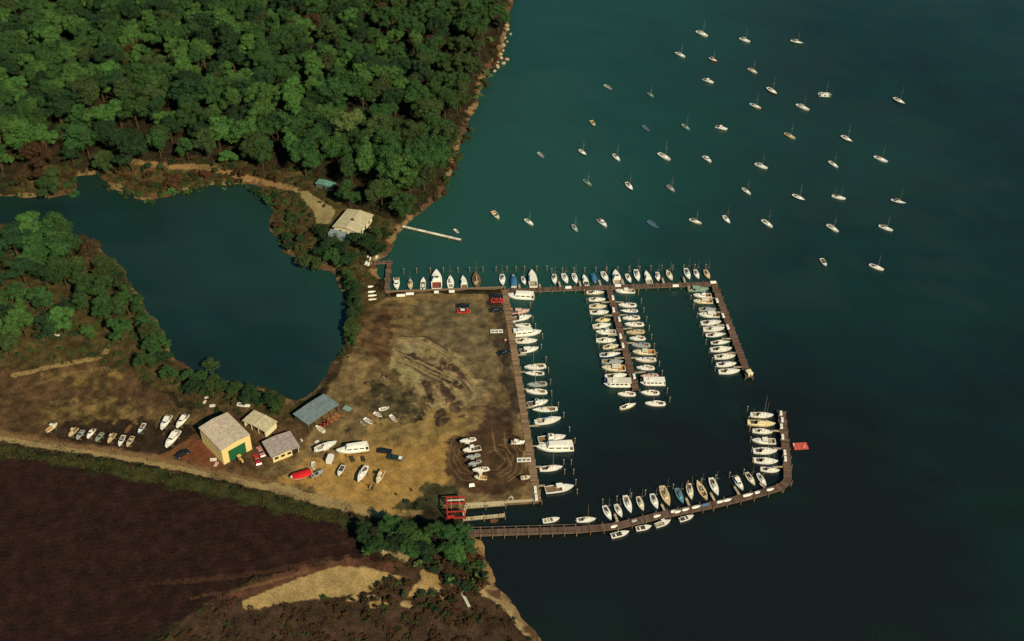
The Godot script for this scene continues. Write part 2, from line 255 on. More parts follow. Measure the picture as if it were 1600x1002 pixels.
const DOCKS = [
	["long_pier","long weathered timber pier running out from the lot to the outer dock",[[-3.3,-17.1],[82.3,-24.2]],2.5,1.35,[[[2.6,-21.6],[3,-17.9]],[[10.9,-21.8],[11.2,-18.6]],[[18.7,-23.9],[19.4,-20]],[[27,-24.6],[27.6,-20.7]],[[35.1,-25.3],[35.7,-21.3]],[[44.5,-26.1],[45,-22.1]],[[61,-27.5],[61.4,-23.5]],[[69.7,-28.2],[70.1,-24.2]]],0],
	["centre_dock","weathered timber dock between the two middle rows of slips",[[38.9,-19.3],[45.7,39.7]],2.4,1.3,[[[35.5,-11.1],[39.3,-11.4]],[[36.1,-2.8],[40.1,-3.2]],[[37,9],[41.7,8.5]],[[38.5,17.5],[42.4,17]],[[38.7,22.2],[43.3,21.7]],[[39.9,34.2],[44.4,33.7]],[[40.8,-11.6],[44.1,-11.3]],[[42.1,-3.3],[45.4,-3.6]],[[43,5],[46.6,4.5]],[[43.8,13.3],[47.1,13.2]],[[45,21.8],[47.7,21.6]],[[45.9,30],[50,29.4]]],0],
	["outer_dock","weathered timber dock farthest from the lot with yellow end box",[[81.6,-24.2],[88.1,31.8]],2.6,1.35,[[[77.6,-14.8],[81.9,-14.9]],[[78.6,-6],[82.9,-6.1]],[[79.7,1.8],[83.9,1.7]],[[80.6,10],[84.8,9.6]],[[81.5,18.2],[85.7,17.7]],[[82.9,26.1],[86.5,25.8]]],0],
	["breakwater_dock","long bent timber breakwater dock enclosing the basin",[[-12.8,107.7],[21.8,105.6],[35,103.7],[48.6,99.1],[66.9,94.1],[80.9,89.5],[90.7,85.8],[93.7,83],[94.8,75.9],[95.9,63.8],[97.1,49.4]],2.7,1.35,[[[34.6,98.5],[35.5,102]],[[50.3,94],[51.3,97.3]],[[58.7,91.1],[59.4,94.3]],[[67.1,88.6],[68.1,92.2]],[[75.4,85.6],[76.7,89.5]],[[84.3,83.9],[85.7,86.4]],[[91.9,59],[95.4,59.2]],[[91,67.7],[94.7,67.6]],[[89.8,76.5],[93.8,76.2]]],1],
	["lot_wharf","broad timber wharf walkway along the edge of the lot",[[-3.2,-17.4],[9.5,94.1]],2.5,1.5,[[[-1.5,-5.8],[0.2,-6]],[[-0.5,3],[1.5,2.6]],[[1.7,21.6],[5.5,21.1]],[[2.7,31],[5.3,30.7]],[[3.8,40.4],[6.5,40]],[[4.7,50.1],[8.3,49.3]],[[5.8,59.1],[10.3,58.6]],[[6.9,68.7],[9.6,68.6]],[[8,78.5],[10.9,78.3]],[[8.9,87.1],[11.9,86.8]]],0],
	["white_pier","narrow pale pier reaching out from the wooded shore",[[-47.7,-60.6],[-22.3,-51.6]],1.2,1.1,[],0],
	["shore_dock","small L-shaped timber dock beside the lot corner",[[-57.4,-34.5],[-51.1,-35.1],[-50.8,-23.1],[-50.1,-12.8]],1.9,1.2,[],0],
	["hoist_pier","upper of two narrow hoist piers, along the lot edge",[[-14.2,96.8],[-1.1,95.1]],1.4,1.4,[],0],
	["hoist_pier_001","lower of two narrow hoist piers, free in the channel",[[-14.8,102],[-1.2,100]],1.4,1.4,[],0],
]
const PILES = [
	["weathered mooring pile from shore in line off the lot seawall","mooring piles off the lot seawall",[[-44.6,-28.8],[-39.3,-29.1],[-33.8,-29.5],[-28.4,-29.8],[-22.5,-30.2],[-17.7,-30.5],[-12.2,-30.8],[-7,-31.1],[-2.5,-31.4],[1.3,-31.6],[4.8,-31.8],[9.8,-32.1],[14,-32.4]]],
	["weathered mooring pile from the lot in line off the long pier","mooring piles off the long pier",[[15.9,-30.7],[20.4,-31.1],[25,-31.4],[29.5,-31.7],[34,-32],[38.6,-32.3],[43.1,-32.7],[47.7,-33],[52.2,-33.3],[56.8,-33.6],[61.3,-34],[65.9,-34.3],[70.5,-34.6],[75,-35],[79.6,-35.3]]],
	["weathered mooring pile from the long pier in line off the lot wharf","mooring piles off the lot wharf",[[7.2,-8.3],[8.1,0.3],[9.2,4.5],[11.9,10.5],[11.3,16.5],[13,23.7],[13.9,29.7],[14.5,36],[14.9,42.1],[17.1,48],[19,53.2],[20.9,60.2],[22.5,65.8],[18.5,76.1],[18.6,80.5],[21.1,76],[21.7,80.4],[22.3,85],[22.7,89.3]]],
	["weathered mooring pile from the long pier, inshore of the centre dock slips","mooring piles inshore of the centre dock",[[29,-17],[29.7,-11.4],[30.4,-5.8],[31.1,-0.3],[31.8,5.1],[32.5,10.4],[33.2,15.5],[33.8,20.6],[34.4,25.7],[35.1,30.6],[35.7,35.4]]],
	["weathered mooring pile from the long pier, offshore of the centre dock slips","mooring piles offshore of the centre dock",[[50.6,-17.6],[51.3,-12],[51.9,-6.4],[52.5,-0.9],[53.1,4.5],[53.7,9.8],[54.3,15],[54.8,20.1],[55.4,25.1],[56,30.1],[56.5,34.9],[57,39.7],[57.5,44.4]]],
	["weathered mooring pile from the long pier, in line off the outer dock slips","mooring piles off the outer dock",[[70.7,-20.7],[71.3,-14.9],[71.9,-9.3],[72.6,-3.8],[73.2,1.7],[73.7,7],[74.3,12.2],[74.9,17.4],[75.4,22.4],[76,27.4]]],
	["weathered mooring pile from the open end, off the breakwater arm","mooring piles off the breakwater arm",[[85.1,48.3],[84.7,53.5],[84.4,58.6],[84,63.6],[83.6,68.6],[83.3,73.4]]],
	["weathered mooring pile from shore in line inside the breakwater dock","mooring piles inside the breakwater dock",[[31,93.4],[35.7,92],[40.5,90.6],[45.3,89.2],[50.1,87.8],[54.9,86.3],[59.8,84.9],[64.6,83.5],[69.5,82],[74.5,80.6],[79.4,79.1]]],
]
const POND = [[-244.1,-79.3],[-204.3,-78.5],[-195.1,-83.9],[-198,-95.7],[-190.1,-98.6],[-179.7,-86.9],[-166.2,-78.7],[-158.9,-77.9],[-146.7,-86.4],[-136.2,-90.8],[-123.5,-92.3],[-116.2,-91.5],[-110,-82.5],[-106,-71.7],[-104.9,-57.3],[-100,-49.2],[-96.9,-42.9],[-90.9,-38.6],[-84.1,-31.8],[-73.7,-29.1],[-69.5,-18.7],[-65.1,-2.7],[-64,12.6],[-65.6,23.7],[-68.7,34.4],[-73.4,42.7],[-78.3,47.5],[-83,44],[-91.8,39.8],[-97.9,38.6],[-106.6,36],[-112.9,36.2],[-118.2,31.1],[-127.5,23.9],[-133,10.7],[-141.2,-0.6],[-149.1,-12.4],[-158,-26.7],[-165.8,-36.5],[-174.8,-43.8],[-187.4,-50.2],[-197.2,-55.5],[-237.2,-60.4]]
const BAY = [[10.2,-447.9],[1,-322.9],[-3.1,-279.2],[-4.6,-254.9],[-7.1,-231.8],[-8.8,-213.6],[-14.3,-201.5],[-17.1,-184.4],[-19.4,-166.2],[-22,-150.6],[-25.6,-132.7],[-27.2,-115.7],[-29.6,-99.4],[-32.4,-86.4],[-37.5,-76.2],[-44.5,-65.8],[-48.4,-59],[-51.1,-48.8],[-52.3,-41.1],[-56.2,-37.4],[-55.9,-28.8],[-51.9,-23.4],[-50.9,-15.1],[-2.8,-19.3],[9.9,93.3],[-14.1,95.8],[-14.7,101],[-13.7,106.1],[-9.9,108.4],[-7.5,111.4],[-5.7,117.3],[-4.4,123.5],[-3.7,128.4],[-0.1,132.1],[3.8,135.3],[11.1,148.8],[19.8,171.8]]
const BULKHEAD = [[-50.9,-15.1],[-2.8,-19.3],[9.9,93.3],[-14.1,95.8],[-14.7,101]]
const WOODS = [[-448.7,-412.7],[6.2,-434.2],[-3.2,-276.8],[-8.7,-240.6],[-12.4,-206],[-17.8,-187.9],[-24.4,-143.3],[-29.8,-109.9],[-34.5,-85.5],[-42.5,-71.2],[-55.7,-64.1],[-59.5,-80.6],[-76.9,-80.1],[-80.4,-96.5],[-93.1,-95],[-104.8,-95.7],[-116.7,-97.9],[-138,-103.1],[-157.4,-99.3],[-173.3,-93.5],[-190.3,-92.9],[-206,-92.4],[-211.1,-86],[-300.7,-83.2]]
const GROVE = [[-283.5,-43],[-193,-43.9],[-178.2,-37.2],[-165.7,-25.4],[-153.4,-9.9],[-142.3,7.1],[-131.9,24.6],[-125.4,41.3],[-137.5,35.4],[-154.3,27.4],[-170.2,29.9],[-246.2,39.9]]
const SILT = [[20,-164,0.38,170],[-22,-51,0.35,70],[44,-76,0.25,110],[-3,-271,0.28,130],[-79,-10,0,50],[104,108,-0.22,160],[181,-71,-0.15,140],[-123,-26,-0.12,90],[51,122,-0.14,110],[25,6,0.1,100]]
const LAYERS = [
	["scrub",[[-215.7,-97.9],[-176.3,-102.3],[-139.4,-107.3],[-93.9,-98],[-67.7,-71],[-50.2,-61.9],[-52,-38.9],[-54.6,-21.6],[-50.8,-9.4],[-57.2,24.9],[-69.1,42.6],[-80.4,59.3],[-106.3,53.5],[-132.2,40.8],[-167.9,38.3],[-213.5,29],[-240.9,-42.3]],[0.06,0.045,0.018],8,0.5,0.5],
	["boatyard",[[-210.9,36],[-170.6,33.2],[-151.7,29.2],[-136.5,37.5],[-117.6,53.8],[-106.9,50.9],[-80.6,57.7],[-71.4,59],[-64.5,42.5],[-57.2,24.9],[-21.3,70.3],[-40.6,99.5],[-77.7,89.2],[-106.8,82.7],[-158.6,72.1],[-197.3,71.5]],[0.08,0.048,0.024],6,0.45,0.45],
	["lot",[[-50.9,-12.7],[-2.3,-16.9],[10.7,95.6],[-14,97],[-22,96.3],[-32.1,100.9],[-45.8,99.6],[-68.5,94.1],[-80.2,87],[-85.6,80.8],[-71.8,71.5],[-67.8,52.5],[-61.9,25],[-56.9,4.5]],[0.145,0.1,0.045],5,0.35,0.45],
	["lot olive",[[-40.1,-8],[-9.9,-8.8],[-6.9,13.3],[-3,38.8],[-10.7,40.6],[-18.1,24.1],[-31.1,10.4]],[0.125,0.098,0.05],8,0.7,0.45],
	["lot brown",[[-56.5,-3.3],[-47.6,-7.5],[-43.6,9.8],[-44.8,24.6],[-53.6,24.8]],[0.085,0.05,0.024],10,1,0.6],
	["lot ochre",[[-76,86.9],[-70.3,81.9],[-64.8,74.9],[-52.4,68],[-44.1,62.2],[-21.8,60.4],[-18.1,82.1],[-24.4,92.2],[-32.3,99.3],[-49.1,98.3]],[0.3,0.185,0.058],10,0.5,0.25],
	["lot tan",[[-51.5,55.8],[-35.1,57.7],[-23.7,48.9],[-13.7,51.8],[-16.5,62.6],[-27.8,70.2],[-49.9,70.8]],[0.22,0.15,0.055],8,0.6,0.35],
	["lot dark",[[-53.7,35.1],[-42.3,36.5],[-34,42.8],[-33.7,53.9],[-40.7,55.6],[-51.8,52.8]],[0.066,0.054,0.026],10,1,0.7],
	["lot pale",[[-44.2,14.3],[-37,9.6],[-27.8,16.5],[-18.1,24.1],[-10.8,37.3],[-9.9,48.6],[-17,51.9],[-28,50.6],[-34.1,41.2],[-44.1,29]],[0.22,0.165,0.08],8,0.7,0.5],
	["lot pale",[[-45,25.7],[-36.8,28],[-30.1,34.5],[-33.3,37.1],[-42.7,31.5]],[0.26,0.22,0.1],4,0.6,0.3],
	["lot pale",[[-41.1,16.9],[-35.3,16.7],[-34.3,22.8],[-40.2,21.2]],[0.25,0.22,0.11],4,0.6,0.3],
	["lot mud",[[-32.3,27],[-26.5,28.6],[-25.6,33.6],[-29.6,33.7]],[0.068,0.043,0.027],3,1,0.7],
	["lot mud",[[-26.7,24.3],[-17.9,30.9],[-17.1,34.2],[-23.5,31]],[0.068,0.043,0.027],3,1,0.7],
	["lot mud",[[-25,34.4],[-18.7,37.5],[-18.5,40.8],[-23.2,37.7]],[0.068,0.043,0.027],3,1,0.7],
	["lot mud",[[-26.5,38.6],[-20.8,40.9],[-20.7,48.1],[-24.3,46.6]],[0.068,0.043,0.027],3,1,0.7],
	["lot mud",[[-27.9,52.2],[-23,51.3],[-22.6,58.2],[-25.3,58.3]],[0.068,0.043,0.027],3,1,0.7],
	["lot mud",[[-22.1,47.3],[-17.1,48],[-16.8,55],[-20.2,52.8]],[0.068,0.043,0.027],3,1,0.7],
	["lot mud",[[-32.2,36.2],[-29.9,37],[-27.5,49],[-29.8,47.5]],[0.068,0.043,0.027],3,1,0.7],
	["lot mud",[[-40.8,20.8],[-34.9,22.8],[-34.7,25.4],[-38.8,23.8]],[0.068,0.043,0.027],3,1,0.7],
	["lot mud",[[-10.4,50.2],[0.5,49.1],[2.8,60.6],[-5.8,63.8],[-11.3,57.9]],[0.07,0.042,0.025],6,0.6,0.5],
	["lot mud",[[-8.8,-11.4],[-4.2,-12.3],[-0.5,23.4],[4,54],[1.1,55.7],[-3.5,27.1]],[0.052,0.038,0.024],5,0.5,0.5],
	["ring soil",[[-21.9,67.2],[-12.8,60.8],[-1.7,55.7],[4.7,66.6],[6.9,85.8],[-5.4,90.9],[-13.9,90.6],[-19.9,80.7]],[0.062,0.036,0.02],6,0.45,0.4],
	["dark grass",[[-26.4,87.2],[-20.5,85.6],[-15.6,90],[-19.9,95.7],[-29.2,98.1],[-40.6,99.5],[-32.6,95.2]],[0.04,0.04,0.018],6,0.6,0.5],
	["dark soil",[[-158.6,59.6],[-139.4,57.5],[-126.6,58.8],[-113.1,53.7],[-108.8,69.3],[-118.4,77.4],[-135.1,73.6],[-155.5,69.8]],[0.03,0.019,0.012],6,0.45,0.5],
	["red soil",[[-111.5,69.4],[-103.1,69.2],[-96,80.4],[-102.5,82.6],[-111.3,76.9]],[0.15,0.055,0.025],6,0.5,0.25],
	["tan yard",[[-166,51.7],[-153.2,48.8],[-131.5,52.8],[-110,57.4],[-120.1,62.8],[-138.9,59.1],[-157.1,58.6],[-166.8,56.6]],[0.105,0.072,0.028],8,1.1,0.7],
	["tan yard",[[-170.7,36.7],[-157.3,34.6],[-137.5,38.2],[-145.7,42.5],[-164.5,41.7]],[0.11,0.075,0.028],8,1.1,0.7],
	["field",[[-201.6,71.6],[-158.2,75.4],[-105.7,87.6],[-74.6,95.3],[-48.6,102.9],[-44.4,112.8],[-38.8,118.3],[-50.7,120.1],[-63.9,125.3],[-76.8,130.4],[-89.4,135.9],[-110.3,152.2],[-167.9,157.7]],[0.0245,0.0112,0.0098],4,0.35,0.4],
	["verge",[[-201.6,71.6],[-158.5,74.5],[-106.2,85.6],[-74.9,93.7],[-48.7,101.3],[-44.4,102.8],[-45,107.6],[-73.8,100.2],[-104.7,92.1],[-156.7,80.1],[-199.9,76.1]],[0.03,0.034,0.012],5,0.5,0.5],
	["brown bank",[[-89.4,135.9],[-77.4,127.3],[-64.2,123.3],[-50.8,118.6],[-38.8,118.3],[-31.2,112.5],[-18.9,114.8],[-10,110.8],[-5.6,124.5],[-3.4,130.5],[1.5,138.7],[12.8,160.4],[-106.5,167],[-101.5,149.8]],[0.05,0.03,0.019],5,0.5,0.5],
	["rust bank",[[-87.2,134.1],[-71.3,125.8],[-53.2,118.8],[-42.1,118.2],[-34.2,121.2],[-36,123.8],[-44.3,121.5],[-52.8,121.6],[-63.7,126.2],[-77.4,133.8]],[0.095,0.044,0.026],4,0.6,0.4],
	["sand",[[-79.6,135.1],[-70.6,130.1],[-63.7,126.2],[-58.1,123.6],[-52.8,121.6],[-44.3,121.5],[-35.9,124.3],[-31.8,125.7],[-38.6,127.7],[-41.8,131.2],[-52.8,133.4],[-62.5,134.8],[-79,138.6]],[0.35,0.245,0.1],2,0.3,0.18],
	["sand",[[-27,122.7],[-21.7,124.1],[-20.3,130.2],[-18.5,131.7],[-19.4,133.2],[-25.4,131.1],[-30.5,133.1],[-28.1,128.6],[-26.3,126.1]],[0.36,0.24,0.095],2,0.45,0.25],
	["sand",[[-48.3,134.7],[-46.6,132],[-44.3,134.6]],[0.36,0.26,0.11],2,0.5,0.3],
	["sand",[[-43.1,132.8],[-40.7,131.9],[-35.7,135.3],[-41.6,137.2]],[0.36,0.26,0.11],2,0.5,0.3],
	["sand",[[-32.4,133.8],[-28.6,134.6],[-28.5,137],[-31.9,136.5]],[0.36,0.26,0.11],2,0.5,0.3],
	["sand",[[-18.1,124.6],[-16.6,124.6],[-16.7,127.7],[-18.2,127.1]],[0.36,0.26,0.11],2,0.5,0.3],
	["sand",[[-10,127.6],[-8.3,126.3],[-8.2,130]],[0.36,0.26,0.11],2,0.5,0.3],
	["sand",[[-40.1,114.7],[-36.9,113.9],[-34.4,116.1],[-34.4,118.7],[-38.6,117.5]],[0.3,0.24,0.12],2,0.6,0.3],
	["sand",[[-34.2,114.9],[-31,113.8],[-29.9,117.3],[-32.3,119.3],[-34.9,118.7]],[0.3,0.24,0.12],2,0.6,0.3],
	["sand",[[-12.2,108.8],[-6.7,109.3],[-4.8,116.1],[-3.9,122.5],[-4.3,125.7],[-5.8,125.3],[-6,120],[-8.6,115.6],[-11.3,111.7]],[0.34,0.215,0.085],2,0.35,0.25],
	["sand",[[-8.9,131.5],[-5.8,127.5],[-1.2,131],[3.3,135.1],[11,146],[5.3,146.1],[-0.6,136.4],[-4.6,133.5]],[0.36,0.26,0.12],2,0.45,0.3],
	["drive",[[-100.6,-88.9],[-92.2,-86.1],[-84,-78.3],[-78.6,-71.6],[-78.9,-62.4],[-84.8,-61.7],[-87.9,-71.8],[-93,-80]],[0.26,0.21,0.1],3,0.25,0.15],
	["lot north tan",[[-49.9,-12.7],[-41,-12.9],[-36.8,-7.8],[-43,-6.5]],[0.2,0.14,0.055],4,0.5,0.25],
]
const TRACKS = [
	[[[-195.4,64.6],[-158.7,71.8],[-129.9,76.8],[-102.4,83.2],[-79.8,89.3],[-62.1,94.8],[-42.6,100.1]],4.2,[0.3,0.22,0.1],1],
	[[[-196.1,62.8],[-159.2,69.9],[-130.3,75.3],[-102.8,81.2],[-80.2,87]],3,[0.15,0.08,0.038],0.7],
	[[[-118,76.5],[-114.3,73.4],[-109.1,67.2],[-104.2,63.6]],2.5,[0.2,0.09,0.035],0.7],
	[[[-176.4,-103.4],[-158,-101.8],[-138,-101.4],[-119.3,-94.6],[-107.1,-90.3],[-99.2,-87.4]],3.6,[0.28,0.17,0.075],0.9],
	[[[-186.5,-97.7],[-170.2,-96.1],[-158,-101.8]],2.2,[0.13,0.06,0.03],0.7],
	[[[-52,-39.4],[-48.8,-51.6],[-46.9,-61]],3,[0.16,0.08,0.04],0.8],
	[[[-182,38],[-169.4,33.5],[-159.7,30.4],[-152.5,28.1],[-150.5,23]],2,[0.27,0.19,0.075],0.9],
	[[[-171.4,41.8],[-161.5,36.1],[-148.1,33.7],[-143.5,37.7]],1.6,[0.2,0.13,0.05],0.6],
	[[[-41,27.9],[-39,29.4],[-36.4,30.8],[-34.8,32],[-33.1,33.1],[-31.3,33.9],[-30.2,34.7],[-27.8,36.1]],0.4905,[0.3,0.235,0.11],0.6102],
	[[[-35.9,27.2],[-34.1,28.5],[-32.3,29.9],[-30.5,31.1],[-28.8,32.2],[-25.9,33.7],[-23.6,35.2],[-21.1,36.8]],0.6515,[0.3,0.235,0.11],0.9184],
	[[[-38.8,28.2],[-36.2,29.6],[-34.3,30.7],[-32.4,31.6],[-31.1,32.5],[-29.8,33.3],[-27.4,35],[-24.6,36.8],[-21.7,38.7]],0.4404,[0.3,0.235,0.11],0.7837],
	[[[-30,29.2],[-28.3,30.2],[-25.4,31.7],[-22.8,33.2],[-20.5,34.7],[-18.2,36.3],[-16.8,38.5],[-15.4,40.8],[-13.5,43.1]],0.5294,[0.045,0.028,0.02],0.5754],
	[[[-44.7,19.8],[-42.5,21.1],[-40.1,22.6],[-37.6,24.2],[-35.2,25.9],[-33.1,27.2],[-31.5,28.3],[-29.7,29.3],[-28.5,30.2]],0.6524,[0.3,0.235,0.11],0.7522],
	[[[-42.7,20.8],[-40.3,21.9],[-38.1,22.8],[-36.4,23.8],[-34.6,24.9],[-33,25.9],[-31.6,27.1],[-29.7,28.3]],0.6587,[0.045,0.028,0.02],0.7342],
	[[[-35.7,28.2],[-34.4,29.5],[-32.8,30.8],[-30.9,32],[-29.2,33.1],[-26.6,34.6],[-24,36]],0.5085,[0.3,0.235,0.11],0.5546],
	[[[-45.1,24],[-42.8,25.5],[-40.5,27],[-37.9,28.4],[-35.6,29.7],[-34,30.6],[-32.7,31.4],[-31.6,32.2]],0.3242,[0.3,0.235,0.11],0.9353],
	[[[-36,30.4],[-34.8,31.3],[-33.5,32.4],[-32.1,33.5],[-30.5,34.8],[-27.6,36.6]],0.3108,[0.3,0.235,0.11],0.8441],
	[[[-32.8,32.5],[-31.4,33.2],[-30.4,34],[-28.2,35.4],[-25.9,37],[-23.3,38.7]],0.4754,[0.3,0.235,0.11],0.6177],
	[[[-32.8,32],[-31.2,32.8],[-30,33.7],[-27.5,35.4],[-24.9,37.2],[-22.4,39.1],[-19.5,40.9]],0.6229,[0.3,0.235,0.11],0.8725],
	[[[-39.5,28],[-37.6,28.9],[-35.9,29.9],[-34.7,30.9],[-33.1,32.1],[-31.8,33.2],[-30.2,34.3],[-27.5,35.8],[-25.3,37.2]],0.6948,[0.045,0.028,0.02],0.9301],
	[[[-33.2,26.6],[-31.9,27.8],[-30.3,29],[-28.6,30.1],[-26.1,31.6],[-23.6,32.9],[-21.6,34.2],[-19.4,35.5],[-18.4,37.4]],0.6614,[0.3,0.235,0.11],0.9195],
	[[[-35.3,25.4],[-33.5,26.7],[-31.5,28],[-29.7,29.2],[-28,30.1]],0.6756,[0.3,0.235,0.11],0.6865],
	[[[-38.7,28.8],[-36.4,29.9],[-35,31],[-33.6,32.3],[-31.7,33.6],[-29.8,34.9],[-26.9,36.7],[-24.2,38.4],[-22,39.9]],0.5514,[0.3,0.235,0.11],0.57],
	[[[-35.9,30.3],[-35,31.3],[-33.6,32.5],[-32.1,33.7],[-30.4,34.8],[-27.8,36.4],[-25.1,37.8]],0.6418,[0.045,0.028,0.02],0.7508],
	[[[-44.8,14.9],[-44.2,13.7],[-43.3,12.5],[-40.6,12.9],[-38,13],[-35.6,13],[-33.5,12.8],[-30.8,15]],0.324,[0.3,0.235,0.11],0.6493],
	[[[-37,13.9],[-34.6,14.3],[-31.2,16.9],[-27.8,19.2],[-24.8,21.4],[-22.2,23.5],[-20.2,26.9],[-18.3,30.4]],0.3735,[0.3,0.235,0.11],0.7781],
	[[[-42.5,11.6],[-40,12],[-37.2,12.1],[-34.8,12.1],[-32.8,11.9],[-30,14.1],[-27.3,16.5],[-24,19.1]],0.4987,[0.045,0.028,0.02],0.817],
	[[[-38.9,14.3],[-36.7,14.1],[-34.4,14],[-31.4,16.2],[-28.9,18.7],[-25.9,21.3],[-22.6,24],[-19.8,27.8],[-17.8,31.5]],0.307,[0.045,0.028,0.02],0.5485],
	[[[-39.8,14.9],[-37.1,15.1],[-34.8,15.1],[-31.5,17.3],[-28.8,19.4],[-26.1,21.7],[-23.4,24.2],[-20.8,28],[-18.2,31.8],[-16.2,35.5],[-14,39]],0.4692,[0.045,0.028,0.02],0.5969],
	[[[-44.6,14.6],[-43.7,13.5],[-42.6,12.2],[-40,12.4],[-37.6,12.3],[-35.6,12.2],[-33.4,12.1],[-30.4,14.4],[-27.4,17],[-23.9,19.7]],0.3482,[0.045,0.028,0.02],0.8024],
	[[[-44.1,13.2],[-42.1,13.7],[-39.6,14.2],[-36.7,14.5],[-34,14.6],[-31.1,16.9],[-28.4,19],[-25.6,21.2],[-22.9,23.5]],0.3802,[0.3,0.235,0.11],0.7342],
	[[[-44.7,15.6],[-43.5,14.2],[-42.6,12.6],[-40.2,12.4],[-38.2,12.3],[-36.3,12.3],[-34.1,12.5],[-30.9,15.2],[-27.3,18],[-24.1,20.7]],0.3517,[0.3,0.235,0.11],0.6288],
	[[[-46.3,17.9],[-46,16.4],[-45.2,15.2],[-44.3,14.1],[-41.7,14.5],[-39.1,14.7],[-36.7,14.7],[-34.6,14.6],[-32,16.8],[-29,19],[-25.7,21.5],[-22.6,24.1]],0.3689,[0.3,0.235,0.11],0.7871],
	[[[-31.2,16.7],[-28.3,18.9],[-25.6,21.1],[-22.7,23.5],[-20.4,27.3],[-18,31.2],[-15.8,34.9],[-13.3,38.4],[-13.1,41.6],[-12.9,44.5],[-12.5,47.4]],0.3258,[0.3,0.235,0.11],0.8336],
	[[[-26.8,32.8],[-23.2,36.8],[-20.7,42.5]],0.5,[0.045,0.028,0.02],0.55],
	[[[-27.1,36.9],[-25,44.2],[-23.8,47.3]],0.5,[0.3,0.235,0.11],0.55],
	[[[-33.9,36.3],[-30.6,44.3],[-30.2,49.1]],0.5,[0.3,0.235,0.11],0.55],
	[[[-20,34.3],[-15.2,40.7],[-14.5,45.5]],0.5,[0.045,0.028,0.02],0.55],
	[[[-17.4,29.2],[-12.5,39],[-11.1,47]],0.5,[0.3,0.235,0.11],0.55],
	[[[-33.5,34.6],[-29.6,32.9],[-24.4,36]],0.5,[0.045,0.028,0.02],0.55],
	[[[-17,51.9],[-10.5,49.4],[-2.7,53.1]],0.5,[0.045,0.028,0.02],0.55],
	[[[-19,55],[-12.5,54.1],[-6.9,59.3]],0.5,[0.045,0.028,0.02],0.55],
	[[[-52,51.2],[-45,55.7],[-35.2,55.4]],0.5,[0.045,0.028,0.02],0.55],
	[[[-52.4,47.3],[-43.9,49.4],[-34.2,47.6]],0.5,[0.045,0.028,0.02],0.55],
	[[[-51.6,-2],[-44.9,-7.8],[-33.8,-4.3]],0.5,[0.045,0.028,0.02],0.55],
	[[[-5.8,13.3],[-4.3,26.3],[-2.9,42]],0.5,[0.045,0.028,0.02],0.55],
	[[[-7.7,72.4],[-6.7,71.8],[-5.8,71.3],[-5.2,71],[-4.5,71.1],[-3.8,71.6],[-3.2,72.4],[-2.4,73.5],[-1.9,74.6],[-1.6,75.7],[-1.7,76.6],[-2.4,77.4],[-2.7,78],[-3.2,78.7],[-3.9,79.3],[-4.1,79.8],[-5.1,80.2],[-6,80.4],[-7.1,80.2]],0.4643,[0.24,0.17,0.075],0.6],
	[[[-5.8,69.7],[-5,70],[-3.9,70.3],[-3,70.6],[-2.1,71],[-1.7,71.4],[-1.3,72],[-1.1,72.8],[-0.7,73.9],[-0.4,75.2],[0.1,76.5],[0,77.7],[-0.6,78.8],[-1,79.5],[-1.7,80.1],[-2.4,80.7],[-2.6,81.1],[-3.3,81.6],[-4,82.1]],0.5281,[0.24,0.17,0.075],0.6],
	[[[-4.1,68.4],[-3.3,68.4],[-2.5,68.8],[-1.8,69.5],[-1,70.5],[0,71.7],[0.7,72.8],[1.1,73.8],[1.2,74.8],[1.1,75.7],[0.6,76.7],[0.6,77.7],[0.5,78.9],[0.4,80.2],[-0.3,81.3],[-1.3,82.2],[-2.4,82.8],[-3.4,83],[-4.1,83.1]],0.4729,[0.24,0.17,0.075],0.6],
	[[[-2.5,65.8],[-1.5,65.9],[-1,66.2],[-0.5,66.7],[0,67.5],[0.8,68.6],[1.6,69.9],[2.4,71.2],[2.8,72.4],[2.7,73.5],[2.7,74.5],[2.4,75.5],[2.4,76.5],[2.5,77.7],[2.3,79],[2.1,80.4],[1.6,81.6],[0.5,82.6],[-0.1,83.4]],0.5537,[0.24,0.17,0.075],0.6],
	[[[1.9,67.5],[2.4,68.6],[2.9,69.8],[3.9,71],[4.4,72.1],[4.8,73.1],[4.8,74],[4.3,74.9],[4.4,76],[4.4,77.2],[4.4,78.5],[4.3,79.9],[3.9,81.1],[3.1,82.1],[2.3,82.8],[1.4,83.4],[0.9,83.9],[0.5,84.5],[-0.2,85.1]],0.5049,[0.24,0.17,0.075],0.6],
	[[[-14.1,80.7],[-14.5,80.2],[-15.2,79.6],[-15.7,79.1],[-16.3,78.6],[-16.6,78.3],[-16.5,78],[-16.4,77.6],[-16.8,77.1],[-16.9,76.4],[-17.4,75.6],[-17.9,74.7],[-17.7,73.9],[-17.6,73.3],[-17.2,72.8],[-17.2,72.4],[-17.2,71.9],[-17.5,71.4],[-17.4,70.6]],0.5,[0.24,0.17,0.075],0.55],
	[[[-14.7,82.3],[-15.6,81.9],[-16.4,81.5],[-16.9,81.2],[-17.1,80.8],[-17.2,80.2],[-17.5,79.5],[-17.9,78.6],[-18.5,77.6],[-18.9,76.6],[-19.1,75.7],[-19,75],[-18.9,74.3],[-18.8,73.7],[-18.9,72.9],[-19.2,72],[-19.3,70.9],[-18.9,69.9],[-18.5,68.9]],0.5,[0.24,0.17,0.075],0.55],
	[[[-12.7,85.5],[-14.2,85.3],[-15.3,85.1],[-16.1,84.6],[-16.6,83.9],[-17.5,82.9],[-18.2,81.6],[-19.2,80.1],[-20,78.5],[-20.5,77],[-20.6,75.5],[-20.6,74.2],[-20.5,72.8],[-20.5,71.3],[-20.4,69.8],[-20.2,68.1],[-19.9,66.5],[-19.1,65],[-17.9,63.7]],0.5,[0.24,0.17,0.075],0.55],
